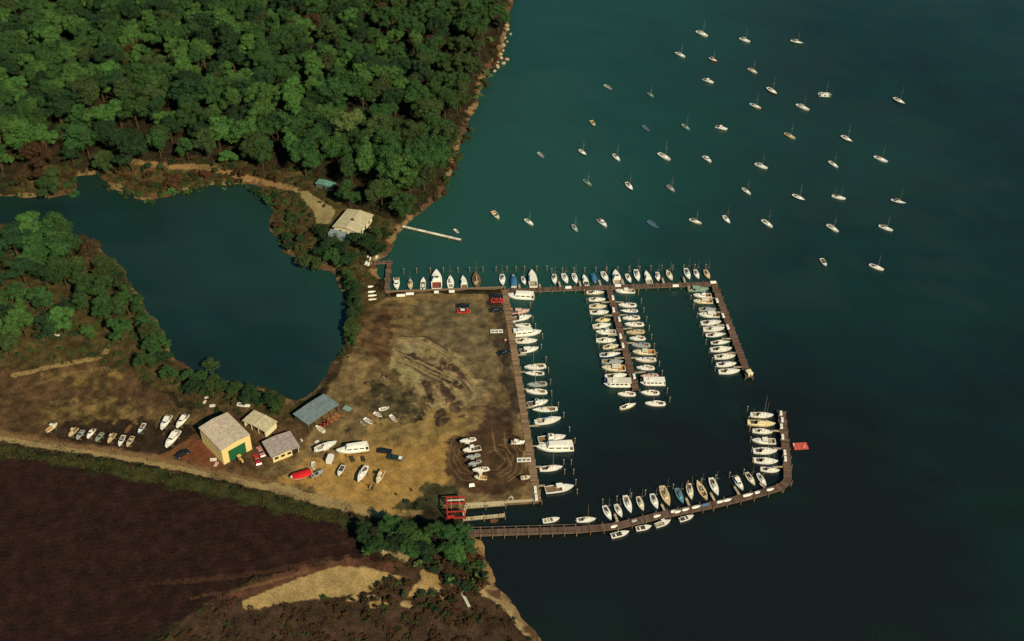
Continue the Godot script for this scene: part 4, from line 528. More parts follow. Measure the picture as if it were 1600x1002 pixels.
class Shape:
	var v := PackedVector3Array()
	var n := PackedVector3Array()
	var c := PackedColorArray()
	var col := Color.WHITE
	func tri(a: Vector3, b: Vector3, d: Vector3) -> void:
		var k := (d - a).cross(b - a)
		var l := k.length()
		if l < 1e-8:
			return
		k /= l
		v.push_back(a); v.push_back(b); v.push_back(d)
		n.push_back(k); n.push_back(k); n.push_back(k)
		c.push_back(col); c.push_back(col); c.push_back(col)
	func quad(a: Vector3, b: Vector3, d: Vector3, e: Vector3) -> void:
		tri(a, b, d); tri(a, d, e)
	func tri_out(a: Vector3, b: Vector3, d: Vector3, o: Vector3) -> void:
		if (d - a).cross(b - a).dot((a + b + d) / 3.0 - o) < 0.0: tri(a, d, b)
		else: tri(a, b, d)
	func quad_out(a: Vector3, b: Vector3, d: Vector3, e: Vector3, o: Vector3) -> void:
		tri_out(a, b, d, o); tri_out(a, d, e, o)
	func hexa(p: Array) -> void:   # four corners below, the same four above
		var o := Vector3.ZERO
		for q in p: o += q
		o /= 8.0
		quad_out(p[0], p[1], p[2], p[3], o); quad_out(p[4], p[5], p[6], p[7], o)
		for i in 4:
			var j := (i + 1) % 4
			quad_out(p[i], p[j], p[4 + j], p[4 + i], o)
	func box(at: Vector3, size: Vector3, turn := Basis.IDENTITY) -> void:
		var h := size / 2.0
		var p := []
		for y in [-1, 1]:
			for s in [[-1, -1], [1, -1], [1, 1], [-1, 1]]:
				p.append(at + turn * Vector3(s[0] * h.x, y * h.y, s[1] * h.z))
		hexa(p)
	func frustum(x0: float, x1: float, w0: float, w1: float, y0: float, y1: float, ins: float, fore := 0.0, aft := 0.0) -> void:
		# a cabin: width w0 at the stern end x0, w1 at the bow end x1; the top drawn in by ins, its ends raked by fore and aft
		hexa([Vector3(x0, y0, -w0), Vector3(x1, y0, -w1), Vector3(x1, y0, w1), Vector3(x0, y0, w0),
			Vector3(x0 + aft, y1, -w0 + ins), Vector3(x1 - fore, y1, -w1 + ins), Vector3(x1 - fore, y1, w1 - ins), Vector3(x0 + aft, y1, w0 - ins)])
	func tube(a: Vector3, b: Vector3, ra: float, rb: float, sides := 6, caps := true) -> void:
		var d := (b - a).normalized()
		var u := d.cross(Vector3.RIGHT if absf(d.x) < .8 else Vector3.UP).normalized()
		var w := d.cross(u)
		var o := (a + b) / 2.0
		for i in sides:
			var t0 := TAU * i / sides
			var t1 := TAU * (i + 1) / sides
			var e0 := u * cos(t0) + w * sin(t0)
			var e1 := u * cos(t1) + w * sin(t1)
			quad_out(a + e0 * ra, a + e1 * ra, b + e1 * rb, b + e0 * rb, o)
			if caps:
				tri_out(a, a + e0 * ra, a + e1 * ra, o); tri_out(b, b + e0 * rb, b + e1 * rb, o)
	func blob(at: Vector3, r: Vector3, rough: float, rg: RandomNumberGenerator) -> void:
		var rows := 5
		var cols := 8
		var g := []
		for i in rows + 1:
			var line := []
			for j in cols:
				var th := PI * i / rows
				var ph := TAU * j / cols
				var k := 1.0 + rg.randf_range(-rough, rough) if i > 0 and i < rows else 1.0
				line.append(at + Vector3(sin(th) * cos(ph) * r.x, cos(th) * r.y, sin(th) * sin(ph) * r.z) * k)
			g.append(line)
		for i in rows:
			for j in cols:
				var q := (j + 1) % cols
				quad_out(g[i][j], g[i][q], g[i + 1][q], g[i + 1][j], at)
	func mesh() -> ArrayMesh:
		var a := []
		a.resize(Mesh.ARRAY_MAX)
		a[Mesh.ARRAY_VERTEX] = v
		a[Mesh.ARRAY_NORMAL] = n
		a[Mesh.ARRAY_COLOR] = c
		var m := ArrayMesh.new()
		m.add_surface_from_arrays(Mesh.PRIMITIVE_TRIANGLES, a)
		return m


# ---------------------------------------------------------------- naming and committing
func numbered(called: String) -> String:
	var k: int = taken.get(called, 0)
	taken[called] = k + 1
	return called if k == 0 else "%s_%03d" % [called, k]

func tag(o: Node3D, label: String, category: String, group := "", kind := "") -> void:
	if label: o.set_meta("label", label)
	if category: o.set_meta("category", category)
	if group: o.set_meta("group", group)
	if kind: o.set_meta("kind", kind)

func thing(called: String, label: String, category: String, at := Vector3.ZERO, turn := 0.0, group := "") -> Node3D:
	var o := Node3D.new()
	o.name = numbered(called)
	add_child(o)
	o.position = at
	o.rotation.y = turn
	tag(o, label, category, group)
	return o

func put(called: String, s, m: Material, parent: Node = null) -> MeshInstance3D:
	var o := MeshInstance3D.new()
	o.name = called if parent else numbered(called)
	o.mesh = s if s is Mesh else s.mesh()
	o.material_override = m
	(parent if parent else self).add_child(o, true)
	return o

func structure(called: String, s, m: Material) -> MeshInstance3D:
	var o := put(called, s, m)
	o.set_meta("kind", "structure")
	return o

func ordinal(n: int) -> String:
	var low := ["first", "second", "third", "fourth", "fifth", "sixth", "seventh", "eighth", "ninth", "tenth", "eleventh", "twelfth", "thirteenth", "fourteenth", "fifteenth", "sixteenth", "seventeenth", "eighteenth", "nineteenth"]
	if n <= 19: return low[n - 1]
	var tens := ["twenty", "thirty", "forty", "fifty", "sixty"]
	var round_tens := ["twentieth", "thirtieth", "fortieth", "fiftieth", "sixtieth"]
	return round_tens[n / 10 - 2] if n % 10 == 0 else tens[n / 10 - 2] + "-" + low[n % 10 - 1]

func across(x: float, z: float) -> float:   # how far to the right a spot stands in the view
	var c := eye.affine_inverse() * Vector3(x, 2, z)
	return c.x / -c.z

func lin(a: Array) -> Color:
	return Color(a[0], a[1], a[2]).linear_to_srgb()

func paint(a: Array, rough := .6, spec := .5, metal := 0.0) -> StandardMaterial3D:
	var key := str(a) + str(rough) + str(spec) + str(metal)
	if not M.has(key):
		var m := StandardMaterial3D.new()
		m.albedo_color = lin(a)
		m.roughness = rough
		m.metallic_specular = spec
		m.metallic = metal
		M[key] = m
	return M[key]

func tinted(rough := .85, spec := .3) -> StandardMaterial3D:
	var key := "tinted%s%s" % [rough, spec]
	if not M.has(key):
		var m := StandardMaterial3D.new()
		m.vertex_color_use_as_albedo = true
		m.roughness = rough
		m.metallic_specular = spec
		M[key] = m
	return M[key]

func cv(a: Array, k := 1.0) -> Color:
	return Color(a[0] * k, a[1] * k, a[2] * k)


# ---------------------------------------------------------------- terrain
func polygon(a: Array) -> PackedVector2Array:
	var p := PackedVector2Array()
	for q in a: p.push_back(Vector2(q[0], q[1]))
	return p

func line_distance(p: Vector2, poly: PackedVector2Array, closed: bool) -> float:
	var best := 1e12
	var k := poly.size()
	for i in (k if closed else k - 1):
		best = minf(best, p.distance_squared_to(Geometry2D.get_closest_point_to_segment(p, poly[i], poly[(i + 1) % k])))
	return sqrt(best)

func make_fields() -> void:
	gw = int(XN / STEP) + 1
	gh = int(ZN / STEP) + 1
	var bay := polygon(BAY)
	var land := bay.duplicate()
	land.push_back(Vector2(-900, bay[bay.size() - 1].y)); land.push_back(Vector2(-900, bay[0].y))
	var pond := polygon(POND)
	var woods := polygon(WOODS)
	var grove := polygon(GROVE)
	var wall := polygon(BULKHEAD)
	for k in [to_bay, to_pond, to_wood, to_wall]: k.resize(gw * gh)
	for j in gh:
		for i in gw:
			var p := Vector2(X0 + i * STEP, Z0 + j * STEP)
			var k := j * gw + i
			var d := line_distance(p, bay, false)
			to_bay[k] = d if Geometry2D.is_point_in_polygon(p, land) else -d
			d = line_distance(p, pond, true)
			to_pond[k] = -d if Geometry2D.is_point_in_polygon(p, pond) else d
			var e := line_distance(p, woods, true)
			if not Geometry2D.is_point_in_polygon(p, woods): e = -e
			var f := line_distance(p, grove, true)
			if not Geometry2D.is_point_in_polygon(p, grove): f = -f
			to_wood[k] = maxf(e, f)
			to_wall[k] = line_distance(p, wall, false)

func look(f: PackedFloat32Array, x: float, z: float) -> float:
	var u := clampf((x - X0) / STEP, 0.0, gw - 1.001)
	var w := clampf((z - Z0) / STEP, 0.0, gh - 1.001)
	var i := int(u)
	var j := int(w)
	u -= i
	w -= j
	var k := j * gw + i
	return lerpf(lerpf(f[k], f[k + 1], u), lerpf(f[k + gw], f[k + gw + 1], u), w)

func height(x: float, z: float) -> float:
	var b := look(to_bay, x, z)
	var p := look(to_pond, x, z)
	var d := minf(b, p) + lumps.get_noise_2d(x * 2.2, z * 2.2) * 1.6
	var w := look(to_wall, x, z)
	if w < 9.0 and p > 6.0:
		return lerpf(-2.2, 1.3, clampf((b + .7) / 1.2, 0.0, 1.0))
	if d < 0.0:
		return maxf(-3.0, -.05 + d * .28)
	var wood := look(to_wood, x, z)
	var base := 1.3 * smoothstep(0.0, 5.0, d)
	var rise := clampf((wood + 8.0) * .16, 0.0, 6.5) * smoothstep(2.0, 16.0, d + 2.0)
	var rough := lumps.get_noise_2d(x * 5.0, z * 5.0) * .22 * smoothstep(3.0, 9.0, d) * (1.0 if w > 20.0 else .35)
	return base + rise + rough

func make_ground_map() -> ImageTexture:
	var tw := 1216
	var th := 1504
	var res := tw / XN
	var na := FastNoiseLite.new()
	na.seed = 5; na.frequency = .055; na.fractal_octaves = 5; na.fractal_gain = .6
	var nb := FastNoiseLite.new()
	nb.seed = 11; nb.frequency = .35; nb.fractal_octaves = 3
	var coarse := na.get_image(tw, th).get_data()
	var fine := nb.get_image(tw, th).get_data()
	nb.seed = 23; nb.frequency = .02; nb.fractal_octaves = 4
	var wide := nb.get_image(tw, th).get_data()
	var px := PackedByteArray()
	px.resize(tw * th * 3)
	var floor_color := [.036, .029, .014]
	var s := lin(floor_color)
	for k in tw * th:
		var g := .45 + coarse[k] / 255.0 * .7 + (fine[k] - 128) / 255.0 * .8
		px[k * 3] = clampi(int(s.r * 255.0 * g), 0, 255)
		px[k * 3 + 1] = clampi(int(s.g * 255.0 * g * (.9 + wide[k] / 1200.0)), 0, 255)
		px[k * 3 + 2] = clampi(int(s.b * 255.0 * g), 0, 255)
	var hw := tw / 2
	var hh := th / 2
	var turn := 0
	for la in LAYERS:
		turn += 7919
		var poly := polygon(la[1])
		var lo := Vector2(1e9, 1e9)
		var hi := -lo
		for i in poly.size():
			poly[i] = Vector2((poly[i].x - X0) * res / 2.0, (poly[i].y - Z0) * res / 2.0)
			lo = lo.min(poly[i]); hi = hi.max(poly[i])
		var mask := PackedByteArray()
		mask.resize(hw * hh)
		for y in range(maxi(0, int(lo.y)), mini(hh, int(hi.y) + 1)):
			var cuts := []
			for i in poly.size():
				var a := poly[i]
				var b := poly[(i + 1) % poly.size()]
				if (a.y > y) != (b.y > y):
					cuts.append(a.x + (b.x - a.x) * (y - a.y) / (b.y - a.y))
			cuts.sort()
			for q in range(0, cuts.size() - 1, 2):
				for x in range(maxi(0, int(cuts[q])), mini(hw, int(cuts[q + 1]) + 1)):
					mask[y * hw + x] = 255
		var soft: int = la[3]
		var im := Image.create_from_data(hw, hh, false, Image.FORMAT_L8, mask)
		im.resize(hw / soft, hh / soft, Image.INTERPOLATE_BILINEAR)
		im.resize(tw, th, Image.INTERPOLATE_CUBIC)
		var m := im.get_data()
		var pad := soft * 3
		s = lin(la[2])
		var cr := s.r * 255.0
		var cg := s.g * 255.0
		var cb := s.b * 255.0
		var amp: float = la[4]
		var mott: float = la[5]
		var all := tw * th
		var furrow: bool = la[0] == "field"   # plough lines parallel to the track
		for y in range(maxi(0, int(lo.y) * 2 - pad), mini(th, int(hi.y) * 2 + pad)):
			for x in range(maxi(0, int(lo.x) * 2 - pad), mini(tw, int(hi.x) * 2 + pad)):
				var k := y * tw + x
				var t := m[k] / 255.0
				if t < .02: continue
				var k2 := (k + turn) % all
				t = clampf((t - .5 + (coarse[k2] / 255.0 - .5) * amp * 2.0 + (fine[k2] / 255.0 - .5) * amp * .7) * 3.0 + .5, 0.0, 1.0)
				if t <= 0.0: continue
				var g := 1.0 + (coarse[k] / 255.0 - .5) * mott * 1.6 + (wide[k2] / 255.0 - .5) * mott * .8 + (fine[k] / 255.0 - .5) * .42
				if furrow: g += sin((x * .208 + y * .978) * 1.15 + (wide[k] - 128) * .03) * .07 + (fine[(x / 6 + y * tw) % all] / 255.0 - .5) * .25
				px[k * 3] = clampi(int(lerpf(px[k * 3], cr * g, t)), 0, 255)
				px[k * 3 + 1] = clampi(int(lerpf(px[k * 3 + 1], cg * g, t)), 0, 255)
				px[k * 3 + 2] = clampi(int(lerpf(px[k * 3 + 2], cb * g, t)), 0, 255)
	for st in TRACKS:
		var line := polygon(st[0])
		var wide_m: float = st[1]
		s = lin(st[2])
		var curve := Curve2D.new()
		curve.bake_interval = .25
		for i in line.size():
			var tangent := (line[mini(i + 1, line.size() - 1)] - line[maxi(i - 1, 0)]) / 6.0
			curve.add_point(line[i], -tangent, tangent)
		var pts := curve.get_baked_points()
		var done := {}
		var r := int(ceil(wide_m * res * .75)) + 1
		for p in pts:
			var cx := (p.x - X0) * res
			var cy := (p.y - Z0) * res
			for y in range(int(cy) - r, int(cy) + r + 1):
				for x in range(int(cx) - r, int(cx) + r + 1):
					if x < 0 or y < 0 or x >= tw or y >= th: continue
					var k := y * tw + x
					var d := Vector2(x + .5, y + .5).distance_to(Vector2(cx, cy)) / res
					var e: float = (wide_m * .5 - d + (coarse[k] / 255.0 - .5) * wide_m * .5) / maxf(.3, wide_m * .15) + .5
					if e > 0.0: done[k] = maxf(done.get(k, 0.0), minf(1.0, e))
		for k in done:
			var t: float = done[k] * st[3] * clampf(.35 + wide[k] / 255.0 * 1.1 + (fine[k] / 255.0 - .5) * .8, 0.0, 1.0)
			var g := 1.0 + (fine[k] / 255.0 - .5) * .3
			px[k * 3] = clampi(int(lerpf(px[k * 3], s.r * 255.0 * g, t)), 0, 255)
			px[k * 3 + 1] = clampi(int(lerpf(px[k * 3 + 1], s.g * 255.0 * g, t)), 0, 255)
			px[k * 3 + 2] = clampi(int(lerpf(px[k * 3 + 2], s.b * 255.0 * g, t)), 0, 255)
	# bare sand and red clay along the water's edge
	var sand := lin([.22, .145, .066])
	var clay := lin([.105, .056, .030])
	for y in range(0, th):
		for x in range(0, tw):
			var wx := X0 + x / res
			var wz := Z0 + y / res
			var i := int((wx - X0) / STEP)
			var j := int((wz - Z0) / STEP)
			var q := j * gw + i
			if absf(to_bay[q]) > 9.0 and absf(to_pond[q]) > 6.0: continue
			var k := y * tw + x
			var b := look(to_bay, wx, wz)
			var p := look(to_pond, wx, wz)
			var t := clampf((2.4 - absf(b - 1.0) + (coarse[k] / 255.0 - .5) * 6.0) / 1.6, 0.0, 1.0)
			t = maxf(t, .8 * clampf((1.8 - absf(p - .8) + (coarse[k] / 255.0 - .5) * 5.0) / 1.2, 0.0, 1.0))
			if to_wall[q] < 12.0 or t <= 0.0: continue
			var c := clay if wide[k] > 135 else sand
			var g := 1.0 + (fine[k] / 255.0 - .5) * .5
			px[k * 3] = clampi(int(lerpf(px[k * 3], c.r * 255.0 * g, t)), 0, 255)
			px[k * 3 + 1] = clampi(int(lerpf(px[k * 3 + 1], c.g * 255.0 * g, t)), 0, 255)
			px[k * 3 + 2] = clampi(int(lerpf(px[k * 3 + 2], c.b * 255.0 * g, t)), 0, 255)
	return ImageTexture.create_from_image(Image.create_from_data(tw, th, false, Image.FORMAT_RGB8, px))

func make_ground() -> void:
	var m := StandardMaterial3D.new()
	m.albedo_texture = make_ground_map()
	m.roughness = .95
	m.metallic_specular = .2
	M.ground = m
	print("map ", Time.get_ticks_msec())
	var cell := 1.25
	var nx := int(XN / cell)
	var nz := int(ZN / cell)
	var hs := PackedFloat32Array()
	hs.resize((nx + 1) * (nz + 1))
	for j in nz + 1:
		for i in nx + 1:
			hs[j * (nx + 1) + i] = height(X0 + i * cell, Z0 + j * cell)
	# the same sheet is shared out by what lies on it: soil, lot, field, track ...
	var kinds := {"ground": null, "lot": "lot", "field": "field", "beach": "sand", "driveway": "drive"}
	var polys := []
	for la in LAYERS:
		for k in kinds:
			if kinds[k] == la[0]: polys.append([k, polygon(la[1])])
	var road := polygon(TRACKS[0][0])
	var lane := polygon(TRACKS[3][0])
	var bags := {}
	for k in ["ground", "lot", "field", "beach", "driveway", "dirt_road", "path"]:
		bags[k] = PackedInt32Array()
	for j in nz:
		for i in nx:
			var a := j * (nx + 1) + i
			if maxf(maxf(hs[a], hs[a + 1]), maxf(hs[a + nx + 1], hs[a + nx + 2])) < -2.9: continue
			var q := Vector2(X0 + (i + .5) * cell, Z0 + (j + .5) * cell)
			var kind := "ground"
			for pl in polys:
				if Geometry2D.is_point_in_polygon(q, pl[1]): kind = pl[0]
			if q.y > -60.0 and line_distance(q, road, false) < 2.2: kind = "dirt_road"
			elif q.y < -60.0 and line_distance(q, lane, false) < 1.9: kind = "path"
			bags[kind].append_array([a, a + 1, a + nx + 2, a, a + nx + 2, a + nx + 1])
	for k in bags:
		var idx: PackedInt32Array = bags[k]
		if idx.is_empty(): continue
		var remap := {}
		var vs := PackedVector3Array()
		var ns := PackedVector3Array()
		var us := PackedVector2Array()
		var out := PackedInt32Array()
		for a in idx:
			if not remap.has(a):
				remap[a] = vs.size()
				var i := a % (nx + 1)
				var j := a / (nx + 1)
				var x := X0 + i * cell
				var z := Z0 + j * cell
				vs.push_back(Vector3(x, hs[a], z))
				var l := hs[a - 1] if i > 0 else hs[a]
				var r := hs[a + 1] if i < nx else hs[a]
				var u := hs[a - nx - 1] if j > 0 else hs[a]
				var d := hs[a + nx + 1] if j < nz else hs[a]
				ns.push_back(Vector3(l - r, 2.0 * cell, u - d).normalized())
				us.push_back(Vector2((x - X0) / XN, (z - Z0) / ZN))
			out.push_back(remap[a])
		var arr := []
		arr.resize(Mesh.ARRAY_MAX)
		arr[Mesh.ARRAY_VERTEX] = vs
		arr[Mesh.ARRAY_NORMAL] = ns
		arr[Mesh.ARRAY_TEX_UV] = us
		arr[Mesh.ARRAY_INDEX] = out
		var mesh := ArrayMesh.new()
		mesh.add_surface_from_arrays(Mesh.PRIMITIVE_TRIANGLES, arr)
		structure(k, mesh, m)
	# land beyond the detailed sheet and the bed of the bay
	var s := Shape.new()
	s.quad(Vector3(-2500, 5, -2500), Vector3(60, 5, -2500), Vector3(0, 5, Z0 + .4), Vector3(-2500, 5, Z0 + .4))
	s.quad(Vector3(-2500, 1.3, Z0), Vector3(X0 + .4, 1.3, Z0), Vector3(X0 + .4, 1.3, 1500), Vector3(-2500, 1.3, 1500))
	s.quad(Vector3(X0, 1.25, Z0 + ZN - .4), Vector3(20, 1.25, Z0 + ZN - .4), Vector3(120, 1.25, 1500), Vector3(X0, 1.25, 1500))
	structure("far_ground", s, paint([.035, .03, .014], .95, .2))
	s = Shape.new()
	s.quad(Vector3(-2500, -3.2, -2500), Vector3(2500, -3.2, -2500), Vector3(2500, -3.2, 1500), Vector3(-2500, -3.2, 1500))
	structure("bay_bed", s, paint([.03, .04, .03], .95, .2))

func make_water() -> void:
	var m := StandardMaterial3D.new()
	m.vertex_color_use_as_albedo = true
	m.roughness = .14
	m.metallic_specular = .36
	var wave := FastNoiseLite.new()
	wave.seed = 8; wave.frequency = .03; wave.fractal_octaves = 4; wave.fractal_gain = .6
	var wi := wave.get_seamless_image(1024, 1024)
	wi.bump_map_to_normal_map(3.0)
	m.normal_enabled = true
	m.normal_texture = ImageTexture.create_from_image(wi)
	m.normal_scale = .7
	m.uv1_triplanar = true
	m.uv1_world_triplanar = true
	m.uv1_scale = Vector3(1, 1, 1) / 48.0
	# silt drifts in streaks and clouds: green where there is much of it, near black where the water is clear
	var body := FastNoiseLite.new()
	body.seed = 31; body.frequency = .006; body.fractal_octaves = 4
	var xs := [-2400.0, -1200.0, -700.0, -400.0]
	for i in 81: xs.append(-320.0 + i * 8.0)
	xs.append_array([400.0, 700.0, 1200.0, 2400.0])
	var zs := [-2400.0, -1400.0, -800.0, -480.0]
	for i in 76: zs.append(-400.0 + i * 8.0)
	zs.append_array([280.0, 450.0, 800.0, 1400.0])
	var vs := PackedVector3Array()
	var cs := PackedColorArray()
	var ns := PackedVector3Array()
	var ix := PackedInt32Array()
	var nx := xs.size()
	for j in zs.size():
		for i in nx:
			var x: float = xs[i]
			var z: float = zs[j]
			var g := body.get_noise_2d(x, z) * .26 + body.get_noise_2d(x * 4.0 + z * .8, z * 9.0) * .10
			for q in SILT:
				g += q[2] * exp(-Vector2(x, z).distance_squared_to(Vector2(q[0], q[1])) / (q[3] * q[3]))
			g = clampf(g + .27, 0.0, 1.0)
			vs.push_back(Vector3(x, 0, z))
			ns.push_back(Vector3.UP)
			cs.push_back(Color(lerpf(.0090, .0170, g), lerpf(.0135, .0690, g), lerpf(.0135, .0580, g)))
			if i < nx - 1 and j < zs.size() - 1:
				var a := j * nx + i
				ix.append_array([a, a + 1, a + nx + 1, a, a + nx + 1, a + nx])
	var arr := []
	arr.resize(Mesh.ARRAY_MAX)
	arr[Mesh.ARRAY_VERTEX] = vs
	arr[Mesh.ARRAY_NORMAL] = ns
	arr[Mesh.ARRAY_COLOR] = cs
	arr[Mesh.ARRAY_INDEX] = ix
	var mesh := ArrayMesh.new()
	mesh.add_surface_from_arrays(Mesh.PRIMITIVE_TRIANGLES, arr)
	structure("water", mesh, m)


# ---------------------------------------------------------------- plants
var crowns := {"tree": [], "bush": []}
var trunks := {"tree": [], "bush": []}
var leaf_m := {}

func make_crown(kind: String, k: int) -> Shape:
	var s := Shape.new()
	var r := RandomNumberGenerator.new()
	r.seed = 100 + k * 17 + (5000 if kind == "bush" else 0)
	# unit plant: 1 tall
	var clumps := r.randi_range(54, 70) if kind == "tree" else r.randi_range(16, 22)
	var rad := r.randf_range(.31, .38) if kind == "tree" else r.randf_range(.55, .75)
	var mid := .62 if kind == "tree" else .45
	var up := .38 if kind == "tree" else .5
	var lean := Vector3(r.randf_range(-.06, .06), 0, r.randf_range(-.06, .06))
	var lobes := []
	for i in (r.randi_range(6, 9) if kind == "tree" else r.randi_range(4, 6)):
		var ly := r.randf_range(-.45, 1.0)
		var la := r.randf() * TAU
		var lq := sqrt(maxf(0.0, 1.0 - ly * ly))
		var lf := r.randf_range(.5, .85)
		lobes.append([Vector3(cos(la) * lq * rad * lf, mid + ly * up * lf, sin(la) * lq * rad * lf) + lean, rad * r.randf_range(.34, .62), r.randf_range(.82, 1.18)])
	for i in clumps:
		var lobe: Array = lobes[i % lobes.size()]
		var ld := Vector3(r.randfn(), r.randfn() * .7 + .35, r.randfn()).normalized()
		var o: Vector3 = lobe[0] + ld * lobe[1] * r.randf_range(.55, 1.0)
		var br := (r.randf_range(.06, .115) if kind == "tree" else r.randf_range(.14, .24))
		var tone: float = lobe[2] * r.randf_range(.84, 1.18)
		var warm := r.randf_range(-.12, .14)
		var leaves := 150 if kind == "tree" else 80
		for l in leaves:
			var d := Vector3(r.randfn(), r.randfn() * .9 + .25, r.randfn()).normalized()
			var at := o + Vector3(d.x, d.y * .8, d.z) * br * r.randf_range(.55, 1.12)
			var nrm := (d + Vector3(r.randf_range(-.8, .8), r.randf_range(-.5, .9), r.randf_range(-.8, .8))).normalized()
			var e := nrm.cross(Vector3(r.randf_range(-1, 1), r.randf_range(-1, 1), r.randf_range(-1, 1))).normalized()
			var g := nrm.cross(e)
			var sz := (r.randf_range(.010, .019) if kind == "tree" else r.randf_range(.035, .06))
			var shade := tone * r.randf_range(.75, 1.25)
			s.col = Color(shade * (1.0 + warm), shade, shade * (1.0 - warm))
			s.quad(at - e * sz, at + g * sz * .7, at + e * sz, at - g * sz * .7)
	return s

func make_trunk(kind: String, k: int) -> Shape:
	var s := Shape.new()
	var r := RandomNumberGenerator.new()
	r.seed = 900 + k * 31
	if kind == "tree":
		s.tube(Vector3(0, -.06, 0), Vector3(.005, .3, 0), .022, .016, 7)
		s.tube(Vector3(.005, .3, 0), Vector3(0, .72, .01), .016, .005, 6)
		for i in 6:
			var a := TAU * i / 6.0 + r.randf()
			var y := r.randf_range(.26, .55)
			var e := Vector3(cos(a) * .24, y + r.randf_range(.12, .3), sin(a) * .24)
			s.tube(Vector3(0, y, 0), e, .008, .003, 5)
	else:
		for i in 6:
			var a := TAU * i / 6.0
			s.tube(Vector3(0, -.1, 0), Vector3(cos(a) * .35, r.randf_range(.3, .6), sin(a) * .35), .02, .008, 4)
	return s

func leaf_material(tint: String, k: int) -> StandardMaterial3D:
	var key := tint + str(k)
	if not leaf_m.has(key):
		var a: Array = LEAF[tint]
		var m := StandardMaterial3D.new()
		m.vertex_color_use_as_albedo = true
		var f: float = [.85, 1.0, 1.18][k]
		m.albedo_color = lin([a[0] * f * [1.08, 1.0, .92][k], a[1] * f, a[2] * f])
		m.roughness = .8
		m.metallic_specular = .25
		m.backlight_enabled = true
		m.backlight = Color(.22, .25, .1)
		leaf_m[key] = m
	return leaf_m[key]

